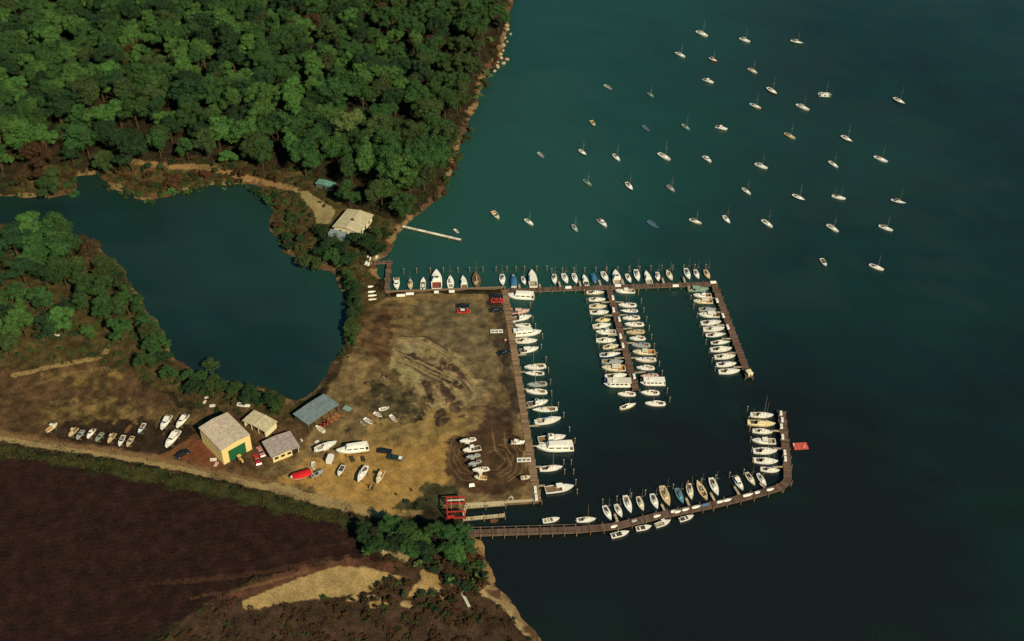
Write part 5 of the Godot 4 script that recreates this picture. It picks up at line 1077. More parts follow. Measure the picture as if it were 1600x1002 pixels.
func make_plants() -> void:
	for kind in ["tree", "bush"]:
		for k in (9 if kind == "tree" else 6):
			crowns[kind].append(make_crown(kind, k).mesh())
			trunks[kind].append(make_trunk(kind, k).mesh())
	print("crowns ", Time.get_ticks_msec())
	var bark := paint([.075, .052, .034], .95, .2)
	var planted := PLANTS.duplicate()
	planted.sort_custom(func(a, b): return across(a[1], a[2]) < across(b[1], b[2]))
	var count := {}
	for p in planted:
		var kind: String = "tree" if p[0] == 0 else "bush"
		var k: int = rng.randi() % crowns[kind].size()
		var zone: String = ZONES[p[5]]
		plant(kind, k, Vector3(p[1], height(p[1], p[2]) - .05, p[2]), p[3], p[4], numbering(count, WORDS[p[4]] + (" tree" if p[0] == 0 else " bush"), zone), ("trees " if p[0] == 0 else "bushes ") + zone, bark)
	# the wood itself: a jittered grid of tall trees, those that show largest as things of their own
	var list := []
	var gap := 9.1
	var z := -460.0
	var taken_spots := []
	for p in PLANTS:
		if p[0] == 0 and p[3] > 9.0: taken_spots.append(Vector2(p[1], p[2]))
	var lane := polygon(TRACKS[3][0])
	var inv := eye.affine_inverse()
	while z < Z0 + ZN:
		var x := -420.0
		while x < 20.0:
			var q := Vector2(x + rng.randf_range(-.44, .44) * gap, z + rng.randf_range(-.44, .44) * gap)
			var tone := rng.randf()
			var big := rng.randf_range(11.5, 19.0)
			if rng.randf() < .16: big *= .6
			var k := rng.randi() % 9
			x += gap
			var far_out := q.x < X0 or q.y < Z0
			var wood := 30.0 if far_out and q.y < -60.0 else look(to_wood, q.x, q.y)
			if q.x > X0 and q.y < Z0 and q.x > -2.0 - (Z0 - q.y) * .1 - 25.0: continue
			if wood < 0.0 or (not far_out and minf(look(to_bay, q.x, q.y), look(to_pond, q.x, q.y)) < 3.0): continue
			if q.y > -20.0: big *= .8
			if line_distance(q, lane, false) < 3.2: continue
			var near := false
			for o in taken_spots:
				if o.distance_to(q) < 5.5: near = true
			if Vector2(GREEN_SHED[0], GREEN_SHED[1] + 4.0).distance_to(q) < 12.5 or Vector2(HOUSE[0], HOUSE[1] - 5.0).distance_to(q) < 11.0: continue
			if near: continue
			var c := inv * Vector3(q.x, 10, q.y)
			var sx := 1854.0 * c.x / -c.z
			var sy := -1854.0 * c.y / -c.z
			var inside := absf(sx) < 800.0 and absf(sy) < 520.0
			var shore := look(to_bay, q.x, q.y) < 26.0 and q.y < -60.0
			var tint: String = ("olive" if tone < .4 else "mid") if shore else ("mid" if tone < .45 else "bright" if tone < .74 else "dark" if tone < .92 else "olive")
			if not shore and tone > .985: tint = "brown"
			if q.y > -60.0 and look(to_pond, q.x, q.y) < 15.0: tint = "olive" if tone < .4 else "mid" if tone < .92 else "brown"
			list.append([-c.z if inside else 1e6 - c.z, q, big, tint, k])
		z += gap
	list.sort_custom(func(a, b): return a[0] < b[0])
	var rest := []
	var made := 0
	# rank: how many steps back from the front of the wood
	var front := list.slice(0, 190)
	front.sort_custom(func(a, b): return across(a[1].x, a[1].y) < across(b[1].x, b[1].y))
	for a in front + list.slice(190):
		var at := Vector3(a[1].x, (height(a[1].x, a[1].y) if a[1].x > X0 and a[1].y > Z0 else 5.0) - .1, a[1].y)
		if made < 190 and a[0] < 1e5:
			made += 1
			var where := "in the wood behind the pond" if a[1].y < -60.0 else "in the grove at the left pond shore"
			if a[1].y < -60.0 and look(to_bay, a[1].x, a[1].y) < 26.0: where = "at the wood edge above the bay"
			var rank := ordinal(clampi(int((-a[1].y - 84.0) / 11.0) + 1, 1, 20)) if a[1].y < -60.0 else ("upper" if a[1].y < -16.0 else "lower")
			plant("tree", a[4], at, a[2], a[3], numbering(count, WORDS[a[3]] + " tree", "in the %s rank %s" % [rank, where.replace("in the wood behind the pond", "of the wood").replace("at the wood edge above the bay", "of the bayside wood").replace("in the grove at the left pond shore", "of the left grove")]), "trees " + where, bark)
		else:
			rest.append([at, a[2], a[3], a[4]])
	# the far rest of the wood, one mass
	var wood_root := Node3D.new()
	wood_root.name = "far_forest"
	add_child(wood_root)
	tag(wood_root, "far part of the dense broadleaf wood along the top", "forest", "", "stuff")
	for k in 9:
		for part in 2:
			var mine := rest.filter(func(a): return a[3] == k)
			if mine.is_empty(): continue
			var mm := MultiMesh.new()
			mm.transform_format = MultiMesh.TRANSFORM_3D
			mm.use_colors = part == 0
			mm.mesh = crowns.tree[k] if part == 0 else trunks.tree[k]
			mm.instance_count = mine.size()
			for i in mine.size():
				var a = mine[i]
				var turn := Basis(Vector3.UP, i * 2.4).scaled(Vector3.ONE * a[1])
				mm.set_instance_transform(i, Transform3D(turn, a[0]))
				if part == 0:
					var t: Array = LEAF[a[2]]
					mm.set_instance_color(i, Color(t[0], t[1], t[2]))
			var o := MultiMeshInstance3D.new()
			o.name = "foliage" if part == 0 else "trunks"
			o.multimesh = mm
			var lm := StandardMaterial3D.new()
			lm.vertex_color_use_as_albedo = true
			lm.roughness = .8
			lm.metallic_specular = .25
			o.material_override = lm if part == 0 else bark
			o.set_meta("kind", "stuff")
			wood_root.add_child(o, true)
	print("wood ", list.size(), " ", made)

func numbering(count: Dictionary, what: String, zone: String) -> String:
	var n: int = count.get(what + zone, 0) + 1
	count[what + zone] = n
	return "%s %s from left %s" % [ordinal(n), what, zone]

func plant(kind: String, k: int, at: Vector3, tall: float, tint: String, label: String, group: String, bark: Material) -> void:
	var called: String = "broadleaf_tree" if kind == "tree" else "bush"
	var o := thing(called, label, kind, at, rng.randf() * TAU, group)
	var s := tall * (1.0 if kind == "tree" else .95)
	var c := put("crown" if kind == "tree" else "foliage", crowns[kind][k], leaf_material(tint, rng.randi() % 3), o)
	c.scale = Vector3(s * rng.randf_range(.9, 1.15), s, s * rng.randf_range(.9, 1.15))
	if tall > 8.0: c.scale *= Vector3(1.05, 1, 1.05)
	elif kind == "tree": c.scale *= Vector3(1.35, 1, 1.35)
	var t := put("trunk" if kind == "tree" else "stems", trunks[kind][k], bark, o)
	t.scale = Vector3.ONE * s

func covers_any(q: Vector2, list: Array) -> bool:
	for pl in list:
		if Geometry2D.is_point_in_polygon(q, pl): return true
	return false

func make_undergrowth() -> void:
	# low scrub under and between the bushes, one mass
	var r := RandomNumberGenerator.new()
	r.seed = 12
	var spots := []
	var bank := PackedVector2Array()
	var sands := []
	for la in LAYERS:
		if la[0] == "brown bank": bank = polygon(la[1])
		elif la[0] == "sand" or la[0] == "rust bank": sands.append(polygon(la[1]))
	for i in 45000:
		var q := Vector2(r.randf_range(-250.0, 25.0), r.randf_range(-140.0, 160.0))
		var b := look(to_bay, q.x, q.y)
		var p := look(to_pond, q.x, q.y)
		var w := look(to_wood, q.x, q.y)
		if minf(b, p) < 1.0 or look(to_wall, q.x, q.y) < 10.0: continue
		var near := (p < 9.0 and q.y < 25.0 and q.x < -60.0) or (w > -9.0 and w < 6.0 and q.y < -60.0) or (b < 7.0 and q.y < -60.0) or (w > -3.0 and q.y > -60.0)
		if not near: near = b > 0.0 and p < 16.0 and q.y < -20.0 and q.x > -110.0
		if not near and q.y > 95.0: near = Geometry2D.is_point_in_polygon(q, bank) and not covers_any(q, sands)
		if not near or lumps.get_noise_2d(q.x * 4.0, q.y * 4.0) < r.randf_range(-.35, .3): continue
		if line_distance(q, polygon(TRACKS[3][0]), false) < 2.6 or Vector2(HOUSE[0], HOUSE[1] - 5.0).distance_to(q) < 9.0: continue
		if Vector2(-70.0, -77.0).distance_to(q) < 9.0: continue
		spots.append(q)
		if spots.size() >= 3000: break
	var root := Node3D.new()
	root.name = "undergrowth"
	add_child(root)
	tag(root, "low brown and green scrub along pond banks and wood edge", "undergrowth", "", "stuff")
	for k in 6:
		var mine := []
		for i in spots.size():
			if i % 6 == k: mine.append(spots[i])
		var mm := MultiMesh.new()
		mm.transform_format = MultiMesh.TRANSFORM_3D
		mm.use_colors = true
		mm.mesh = crowns.bush[k]
		mm.instance_count = mine.size()
		for i in mine.size():
			var q: Vector2 = mine[i]
			var s := r.randf_range(.7, 1.7)
			mm.set_instance_transform(i, Transform3D(Basis(Vector3.UP, i * 2.1).scaled(Vector3(s, s * .8, s)), Vector3(q.x, height(q.x, q.y) - .1, q.y)))
			var t: Array = LEAF[(["brown", "brown", "brown", "olive", "rust", "brown"] if q.y > 95.0 else ["brown", "dark", "mid", "olive", "olive", "dark"])[r.randi() % 6]]
			mm.set_instance_color(i, Color(t[0], t[1], t[2]))
		var o := MultiMeshInstance3D.new()
		o.name = "foliage"
		o.multimesh = mm
		o.material_override = tinted(.85, .25)
		o.set_meta("kind", "stuff")
		root.add_child(o, true)
	print("undergrowth ", spots.size())

func make_grass() -> void:
	var s := Shape.new()
	var r := RandomNumberGenerator.new()
	r.seed = 3
	for i in 7:
		var a := TAU * i / 7.0 + r.randf()
		var d := Vector3(cos(a), 0, sin(a))
		var w := Vector3(-d.z, 0, d.x) * .09
		var h := r.randf_range(.22, .45)
		s.tri(d * .06 - w, d * .06 + w, d * r.randf_range(.15, .4) + Vector3.UP * h)
	var mesh := s.mesh()
	var spots := []
	var colors := []
	var zones := []
	var covers := []
	for li in LAYERS.size():
		var la: Array = LAYERS[li]
		covers.append([li, polygon(la[1])])
		if la[0] == "verge": zones.append([polygon(la[1]), 9000, [.05, .058, .016], [.09, .075, .022], li])
		elif la[0] == "scrub": zones.append([polygon(la[1]), 16000, [.055, .06, .018], [.085, .06, .022], li])
		elif la[0] == "brown bank": zones.append([polygon(la[1]), 5000, [.06, .045, .02], [.10, .075, .03], li])
		elif la[0] == "boatyard": zones.append([polygon(la[1]), 6000, [.05, .045, .018], [.09, .06, .025], li])
		elif la[0] == "field": zones.append([polygon(la[1]), 20000, [.018, .011, .008], [.034, .023, .013], li])
	for zn in zones:
		var lo := Vector2(1e9, 1e9)
		var hi := -lo
		for q in zn[0]:
			lo = lo.min(q); hi = hi.max(q)
		lo = lo.max(Vector2(-260, -300))
		for i in zn[1]:
			var q := Vector2(r.randf_range(lo.x, hi.x), r.randf_range(lo.y, hi.y))
			if lumps.get_noise_2d(q.x * 3.0, q.y * 3.0) < r.randf_range(-.5, .25): continue
			if not Geometry2D.is_point_in_polygon(q, zn[0]): continue
			var covered := false
			for pl in covers:
				if pl[0] > zn[4] and Geometry2D.is_point_in_polygon(q, pl[1]):
					covered = true
					break
			if covered: continue
			if minf(look(to_bay, q.x, q.y), look(to_pond, q.x, q.y)) < 1.5: continue
			spots.append(q)
			var t := r.randf()
			colors.append(Color(lerpf(zn[2][0], zn[3][0], t), lerpf(zn[2][1], zn[3][1], t), lerpf(zn[2][2], zn[3][2], t)))
	var mm := MultiMesh.new()
	mm.transform_format = MultiMesh.TRANSFORM_3D
	mm.use_colors = true
	mm.mesh = mesh
	mm.instance_count = spots.size()
	for i in spots.size():
		var q: Vector2 = spots[i]
		mm.set_instance_transform(i, Transform3D(Basis(Vector3.UP, i * 1.7).scaled(Vector3.ONE * r.randf_range(.7, 1.7)), Vector3(q.x, height(q.x, q.y) - .03, q.y)))
		mm.set_instance_color(i, colors[i])
	var o := MultiMeshInstance3D.new()
	o.name = "grass"
	o.multimesh = mm
	o.material_override = tinted(.9, .2)
	add_child(o)
	tag(o, "rough grass and weeds growing round yard, verge and field", "grass", "", "stuff")


# ---------------------------------------------------------------- boats
func half_beam(p: Dictionary, t: float) -> float:
	if t < p.wide:
		var u: float = (p.wide - t) / p.wide
		return lerpf(1.0, p.stern, u * u)
	return 1.0 - pow((t - p.wide) / (1.0 - p.wide), p.bow)

func sheer(p: Dictionary, t: float) -> float:
	return p.free * (1.0 + p.rise * pow(maxf(0.0, t - .25) / .75, 2.0))

func hull_and_deck(p: Dictionary) -> Array:
	# x runs to the bow, z to starboard; length p.l, half beam p.b
	var hull := Shape.new()
	var deck := Shape.new()
	var well := Shape.new()
	var l: float = p.l
	var n := 12
	var o := Vector3(0, .2, 0)
	var rows := []
	for i in n + 1:
		var t := float(i) / n
		var b: float = p.b * half_beam(p, t)
		var y := sheer(p, t)
		var x := (t - .5) * l
		var rake: float = p.rake * l * smoothstep(.6, 1.0, t)
		rows.append([Vector3(x, y, b), Vector3(x - rake * .35, y * .45, b * .95), Vector3(x - rake * .7, .02, b * p.flare), Vector3(x - rake, -p.depth, b * .25), Vector3(x - rake, -p.depth * 1.15, 0)])
	for i in n:
		for k in 4:
			for sd in [1.0, -1.0]:
				var f := Vector3(1, 1, sd)
				hull.quad_out(rows[i][k] * f, rows[i + 1][k] * f, rows[i + 1][k + 1] * f, rows[i][k + 1] * f, Vector3((rows[i][k].x + rows[i + 1][k].x) * .5, .1, 0))
	for k in 4:   # transom
		hull.quad_out(rows[0][k], rows[0][k] * Vector3(1, 1, -1), rows[0][k + 1] * Vector3(1, 1, -1), rows[0][k + 1], o)
	# deck with an open cockpit between p.c0 and p.c1
	var ts := []
	for i in n + 1: ts.append(float(i) / n)
	ts.append(p.c0); ts.append(p.c1)
	ts.sort()
	for i in ts.size() - 1:
		var t0: float = ts[i]
		var t1: float = ts[i + 1]
		if t1 - t0 < 1e-5: continue
		var x0 := (t0 - .5) * l
		var x1 := (t1 - .5) * l
		var b0: float = p.b * half_beam(p, t0)
		var b1: float = p.b * half_beam(p, t1)
		var y0 := sheer(p, t0) - .03
		var y1 := sheer(p, t1) - .03
		var tm := (t0 + t1) / 2.0
		if tm > p.c0 and tm < p.c1:
			var i0: float = minf(b0 - .1, p.b * p.cw)
			var i1: float = minf(b1 - .1, p.b * p.cw)
			var fl: float = p.sole
			for sd in [1.0, -1.0]:
				deck.quad_out(Vector3(x0, y0, b0 * sd), Vector3(x1, y1, b1 * sd), Vector3(x1, y1 + .03, i1 * sd), Vector3(x0, y0 + .03, i0 * sd), Vector3((x0 + x1) / 2, -5, 0))
				well.quad(Vector3(x0, y0 + .03, i0 * sd), Vector3(x1, y1 + .03, i1 * sd), Vector3(x1, fl, i1 * sd * .92), Vector3(x0, fl, i0 * sd * .92))
			well.quad_out(Vector3(x0, fl, -i0 * .92), Vector3(x1, fl, -i1 * .92), Vector3(x1, fl, i1 * .92), Vector3(x0, fl, i0 * .92), Vector3((x0 + x1) / 2, -5, 0))
			if absf(t0 - p.c0) < 1e-5: well.quad(Vector3(x0, y0, -i0), Vector3(x0, y0, i0), Vector3(x0, fl, i0 * .92), Vector3(x0, fl, -i0 * .92))
			if absf(t1 - p.c1) < 1e-5: well.quad(Vector3(x1, y1, -i1), Vector3(x1, y1, i1), Vector3(x1, fl, i1 * .92), Vector3(x1, fl, -i1 * .92))
		else:
			for sd in [1.0, -1.0]:
				deck.quad_out(Vector3(x0, y0, b0 * sd), Vector3(x1, y1, b1 * sd), Vector3(x1, y1 + .05, 0), Vector3(x0, y0 + .05, 0), Vector3((x0 + x1) / 2, -5, 0))
	return [hull, deck, well]

func windows(x0: float, x1: float, w0: float, w1: float, y: float, h: float, n: int, parent: Node) -> void:
	var glass := paint([.012, .014, .018], .12, .6)
	var t := 1.0 / n
	for i in n:
		for sd in [1.0, -1.0]:
			var s := Shape.new()
			var a := lerpf(x0, x1, (i + .14) * t)
			var b := lerpf(x0, x1, (i + .86) * t)
			var wa := lerpf(w0, w1, (i + .14) * t)
			var wb := lerpf(w0, w1, (i + .86) * t)
			s.hexa([Vector3(a, y, sd * (wa - .05)), Vector3(b, y, sd * (wb - .05)), Vector3(b, y, sd * (wb + .02)), Vector3(a, y, sd * (wa + .02)),
				Vector3(a, y + h, sd * (wa - .09)), Vector3(b, y + h, sd * (wb - .09)), Vector3(b, y + h, sd * (wb - .02)), Vector3(a, y + h, sd * (wa - .02))])
			put("window", s, glass, parent)

func make_boat(row: Array, num: int) -> void:
	var kind: String = row[0]
	var l: float = row[4]
	var tint: String = row[5]
	var ashore: bool = row[8] == 1
	var r := RandomNumberGenerator.new()
	r.seed = 77 + num * 13
	var root := thing(KINDS[kind][0], row[6], KINDS[kind][1], Vector3(row[1], 0, row[2]), deg_to_rad(row[3]), GROUPS[row[7]])
	var sail: bool = kind in ["sloop", "ketch", "double", "trimaran"]
	var power: bool = kind in ["cruiser", "flybridge", "yacht", "runabout", "launch", "covered", "houseboat"]
	var p := {"l": l, "b": l * .155, "free": .34 + l * .055, "rise": .32, "wide": .42, "stern": .62, "bow": 2.0, "rake": .09, "flare": .86, "depth": .32, "c0": .10, "c1": .34, "cw": .55, "sole": .18}
	if kind == "double": p.merge({"stern": .12, "bow": 2.0, "wide": .47, "b": l * .145, "c0": .2, "c1": .4}, true)
	if power:
		p.merge({"b": maxf(l * .16, .8), "stern": .90, "wide": .36, "bow": 2.7, "rise": .5, "rake": .10, "flare": .8, "c0": .04, "c1": .34, "cw": .80, "depth": .35}, true)
	if kind == "covered" and tint == "red": p.merge({"bow": 5.0, "stern": .95, "b": l * .19}, true)
	if kind == "yacht": p.merge({"c0": .02, "c1": .10}, true)
	if kind == "houseboat": p.merge({"b": l * .155, "stern": .96, "bow": 6.0, "rise": .1, "c0": .02, "c1": .06}, true)
	if kind == "dinghy": p.merge({"b": maxf(l * .19, .55), "free": .42, "c0": .06, "c1": .86, "cw": .86, "sole": .06, "depth": .16, "stern": .74, "rise": .4}, true)
	if kind in ["runabout", "launch"]: p.merge({"c0": .06, "c1": .58, "cw": .78, "free": .4 + l * .045}, true)
	if kind == "trimaran": p.merge({"b": l * .09, "bow": 1.8}, true)
	p.b *= r.randf_range(.97, 1.13)
	var base: Array = NAMES[tint]
	var shade := r.randf_range(.93, 1.04)
	var hull_c := [base[0] * shade, base[1] * shade, base[2] * shade]
	var white_k := r.randf_range(.9, 1.0)
	var deck_c := [.85 * white_k, .84 * white_k, .76 * white_k]
	if tint in ["tan", "brown", "yellow"]: deck_c = [base[0] * 1.15, base[1] * 1.1, base[2] * 1.05]
	elif tint in ["cream", "grey", "green"]: deck_c = [base[0] * .95, base[1] * .95, base[2] * .95]
	elif tint == "pink": deck_c = [.62, .44, .36]
	if kind == "covered":
		hull_c = [.76, .74, .68]
	var hull_m := paint(hull_c, .32, .5)
	if sail and tint == "white" and r.randf() < .22:
		hull_m = paint([[.03, .07, .15], [.32, .04, .03], [.05, .12, .08], [.5, .42, .26]][r.randi() % 4], .3, .5)
	var deck_m := paint(deck_c, .6, .4)
	var wood := paint([.24, .13, .055], .6, .4)
	var dark := paint([.03, .028, .026], .7, .3)
	var sole_m: Material = [paint([.20, .13, .07], .7, .3), paint([.10, .085, .07], .7, .3), paint([.35, .31, .24], .7, .3)][r.randi() % 3]
	if kind == "dinghy": sole_m = paint([base[0] * .75, base[1] * .75, base[2] * .72], .7, .3)
	if "red cockpit" in row[6]: sole_m = paint([.22, .06, .035], .7, .3)
	if tint == "cream" and power: sole_m = paint([.42, .22, .07], .7, .3)
	if sail and tint == "blue": deck_m = paint([.10, .26, .32], .5, .4)
	if kind == "dinghy" and tint == "blue": deck_m = paint([.10, .22, .34], .5, .4)
	var made := hull_and_deck(p)
	put("hull", made[0], hull_m, root)
	put("deck", made[1], deck_m, root)
	put("cockpit", made[2], sole_m, root)
	var top := sheer(p, .5)
	var s: Shape
	if kind == "dinghy":
		for x in [-.22, .02, .24]:
			s = Shape.new()
			s.box(Vector3(x * l, .3, 0), Vector3(.24, .04, p.b * half_beam(p, x + .5) * 1.75))
			put("thwart", s, wood, root)
	if sail:
		var c1: float = p.c1
		var x0 := (c1 - .5) * l + .05
		var x1 := (r.randf_range(.64, .70) - .5) * l
		var w0: float = p.b * .62
		var w1: float = p.b * .40
		var ch := .22 + l * .028
		s = Shape.new()
		s.frustum(x0, x1, w0, w1, top - .08, top + ch, .09, .35, .05)
		var cab := put("cabin", s, deck_m, root)
		windows(x0 + .25, x1 - .5, w0 - .02, w1 + .02, top + ch * .25, ch * .4, 2, cab)
		s = Shape.new()
		s.box(Vector3(x0 + .35, top + ch + .03, 0), Vector3(.7, .05, .6))
		put("hatch", s, dark if r.randf() < .5 else wood, cab)
		var mh := l * r.randf_range(1.0, 1.15) * (.85 if kind == "double" else 1.0)
		var mx := (.58 - .5) * l if kind != "ketch" else .12 * l
		var metal := paint([.24, .25, .24], .5, .4) if r.randf() < .6 else paint([.22, .16, .09], .5, .4)
		if not ashore:
			s = Shape.new()
			s.tube(Vector3(mx, top - .1, 0), Vector3(mx - .12, top + mh, 0), .06, .035, 6)
			var mast := put("mast", s, metal, root)
			s = Shape.new()
			s.tube(Vector3(mx - .06, top + mh * .55, -p.b * .7), Vector3(mx - .06, top + mh * .55, p.b * .7), .03, .03, 4)
			put("spreader", s, metal, mast)
			var boom_y := top + ch + .55
			var bl := l * .36
			s = Shape.new()
			s.tube(Vector3(mx, boom_y, 0), Vector3(mx - bl, boom_y + .05, 0), .055, .045, 6)
			var boom := put("boom", s, metal, root)
			if r.randf() < .8:
				s = Shape.new()
				s.tube(Vector3(mx - .1, boom_y + .12, 0), Vector3(mx - bl * .55, boom_y + .13, 0), .15, .12, 7)
				s.tube(Vector3(mx - bl * .55, boom_y + .13, 0), Vector3(mx - bl * .97, boom_y + .12, 0), .12, .06, 7)
				put("sail_cover", s, paint([[.75, .73, .66], [.72, .70, .62], [.05, .13, .28], [.10, .09, .07], [.40, .30, .16]][r.randi() % 5], .9, .2), boom)
			if kind == "ketch":
				s = Shape.new()
				s.tube(Vector3(-.34 * l, top - .1, 0), Vector3(-.35 * l, top + mh * .68, 0), .065, .04, 6)
				put("mizzen_mast", s, metal, root)
				s = Shape.new()
				s.tube(Vector3(-.34 * l, boom_y, 0), Vector3(-.52 * l, boom_y, 0), .09, .06, 6)
				put("mizzen_boom", s, metal, root)
		s = Shape.new()
		s.box(Vector3(-l * .5 - .12, .1, 0), Vector3(.3, .9, .06))
		put("rudder", s, hull_m, root)
		s = Shape.new()
		s.tube(Vector3(-l * .49, top + .12, 0), Vector3(-l * .36, top + .2, 0), .03, .025, 5)
		put("tiller", s, wood, root)
	if kind == "trimaran":
		for sd in [-1.0, 1.0]:
			var q := p.duplicate()
			q.l = l * .85; q.b = l * .045; q.free = .5; q.c0 = .01; q.c1 = .02
			var am := hull_and_deck(q)
			var fl := put("outrigger_hull", am[0], hull_m, root)
			fl.position.z = sd * l * .27
			put("outrigger_deck", am[1], deck_m, fl)
		for x in [-.16, .16]:
			s = Shape.new()
			s.box(Vector3(x * l, top * .85, 0), Vector3(l * .22, .16, l * .56))
			put("crossbeam", s, deck_m, root)
	if kind in ["cruiser", "flybridge", "yacht", "launch"]:
		var x0: float = (p.c1 - .5) * l + .02
		var w: float = p.b * .80
		var ch := .55 + l * .045
		var x1 := (.62 - .5) * l
		if kind == "yacht":
			x1 = .22 * l
			ch = 1.25
		if kind == "launch":
			x0 = -.12 * l; x1 = .10 * l; w = p.b * .62; ch = 1.35
			s = Shape.new()   # an open wheelhouse: roof on four posts
			s.frustum(x0, x1, w, w * .9, top + ch, top + ch + .1, .06, .06, .02)
			var roof := put("wheelhouse_roof", s, deck_m, root)
			for e in [[x0 + .1, w - .1], [x1 - .1, w * .85]]:
				for sd in [-1.0, 1.0]:
					s = Shape.new()
					s.tube(Vector3(e[0], .3, sd * e[1]), Vector3(e[0], top + ch, sd * e[1]), .04, .04, 5)
					put("post", s, deck_m, roof)
			s = Shape.new()
			s.box(Vector3(x1 - .15, top + .1, 0), Vector3(.4, .9, w * 1.2))
			put("console", s, deck_m, root)
		else:
			s = Shape.new()
			s.frustum(x0, x1, w, w * .82, top - .05, top + ch, .10, .45, .04)
			var cab := put("cabin", s, deck_m, root)
			windows(x0 + .2, x1 - .45, w - .03, w * .84, top + ch * .42, ch * .34, 3, cab)
			s = Shape.new()   # windscreen
			s.hexa([Vector3(x1 - .26, top + ch * .38, -w * .7), Vector3(x1 - .16, top + ch * .38, -w * .7), Vector3(x1 - .16, top + ch * .38, w * .7), Vector3(x1 - .26, top + ch * .38, w * .7),
				Vector3(x1 - .46, top + ch * .92, -w * .64), Vector3(x1 - .36, top + ch * .92, -w * .64), Vector3(x1 - .36, top + ch * .92, w * .64), Vector3(x1 - .46, top + ch * .92, w * .64)])
			put("windscreen", s, paint([.012, .014, .018], .12, .6), cab)
			s = Shape.new()   # foredeck trunk
			s.frustum(x1 - .1, x1 + l * .15, w * .72, w * .42, top - .02, top + ch * .35 + .1, .08, .3)
			put("trunk_cabin", s, deck_m, root)
			if kind == "flybridge" or kind == "yacht":
				var bx0: float = x0 + (x1 - x0) * .1
				var bx1: float = x0 + (x1 - x0) * (.72 if kind == "flybridge" else .92)
				s = Shape.new()
				s.frustum(bx0, bx1, w * .72, w * .62, top + ch, top + ch + .55, .05, .25)
				var fb := put("flybridge", s, deck_m, root)
				s = Shape.new()
				s.box(Vector3(lerpf(bx0, bx1, .45), top + ch + .57, 0), Vector3((bx1 - bx0) * .5, .06, w * .9))
				put("seat", s, deck_m if kind == "yacht" else dark if r.randf() < .5 else sole_m, fb)
				if kind == "yacht":
					s = Shape.new()
					s.frustum(x0 - .07 * l, x0 + .12 * l, w * .96, w * .96, top + ch + .02, top + ch + .1, .02)
					put("hardtop", s, deck_m, root)
			elif r.randf() < .5:
				s = Shape.new()
				s.frustum(x0 - .13 * l, x0 + .1, w * .92, w * .92, top + ch * .96, top + ch * .96 + .07, .02)
				var ht := put("hardtop", s, deck_m, root)
				for sd in [-1.0, 1.0]:
					s = Shape.new()
					s.tube(Vector3(x0 - .11 * l, top - .1, sd * w * .85), Vector3(x0 - .11 * l, top + ch * .96, sd * w * .85), .03, .03, 4)
					put("post", s, deck_m, ht)
		s = Shape.new()
		s.box(Vector3(-l * .46, top + .02, 0), Vector3(.35, .06, p.b * 1.5))
		put("stern_seat", s, sole_m, root)
		s = Shape.new()
		var rl := Vector3(l * .47, sheer(p, 1.0) + .45, 0)
		for sd in [-1.0, 1.0]:
			var q1 := Vector3(l * .2, sheer(p, .7) + .45, sd * p.b * half_beam(p, .7) * .93)
			s.tube(q1, rl, .02, .02, 4)
			s.tube(q1, q1 - Vector3(0, .45, 0), .02, .02, 4)
		s.tube(rl, rl - Vector3(.05, .45, 0), .02, .02, 4)
		put("bow_rail", s, paint([.6, .6, .58], .3, .5, .8), root)
	if kind == "runabout":
		s = Shape.new()
		for sd in [-1.0, 1.0]:
			s.hexa([Vector3(.07 * l, top, 0), Vector3(.08 * l + .04, top, 0), Vector3(.0 * l + .04, top, sd * p.b * .8), Vector3(.0 * l, top, sd * p.b * .8),
				Vector3(.03 * l, top + .42, 0), Vector3(.03 * l + .04, top + .42, 0), Vector3(-.03 * l + .04, top + .38, sd * p.b * .74), Vector3(-.03 * l, top + .38, sd * p.b * .74)])
		put("windscreen", s, paint([.02, .025, .03], .1, .6), root)
		for x in [-.08, -.24]:
			s = Shape.new()
			s.box(Vector3(x * l, .42, 0), Vector3(.5, .34, p.b * 1.1))
			put("seat", s, deck_m if r.randf() < .5 else sole_m, root)
		s = Shape.new()
		s.box(Vector3(-l * .5 - .18, top + .1, 0), Vector3(.34, .55, .36))
		s.box(Vector3(-l * .5 - .16, .1, 0), Vector3(.14, .9, .12))
		put("outboard_motor", s, dark, root)
	if kind == "covered":
		s = Shape.new()
		var n := 10
		var ridge := .55 + l * .03
		for i in n:
			var t0 := .02 + .9 * i / n
			var t1 := .02 + .9 * (i + 1) / n
			var e0 := sin(PI * clampf(t0 * 1.0 + .12, 0, 1)) * ridge
			var e1 := sin(PI * clampf(t1 * 1.0 + .12, 0, 1)) * ridge
			for sd in [-1.0, 1.0]:
				var b0: float = p.b * half_beam(p, t0) + .04
				var b1: float = p.b * half_beam(p, t1) + .04
				var g0 := Vector3((t0 - .5) * l, sheer(p, t0), sd * b0)
				var g1 := Vector3((t1 - .5) * l, sheer(p, t1), sd * b1)
				var m0 := Vector3(g0.x, g0.y + e0 * .75, sd * b0 * .55)
				var m1 := Vector3(g1.x, g1.y + e1 * .75, sd * b1 * .55)
				var k0 := Vector3(g0.x, g0.y + e0, 0)
				var k1 := Vector3(g1.x, g1.y + e1, 0)
				var o := Vector3(g0.x, -3, 0)
				s.quad_out(g0, g1, g1 - Vector3(0, .25, 0), g0 - Vector3(0, .25, 0), Vector3(g0.x, g0.y, 0))
				s.quad_out(g0, g1, m1, m0, o)
				s.quad_out(m0, m1, k1, k0, o)
		put("canvas_cover", s, paint(base if tint != "red" else [.55, .02, .02], .8, .2), root)
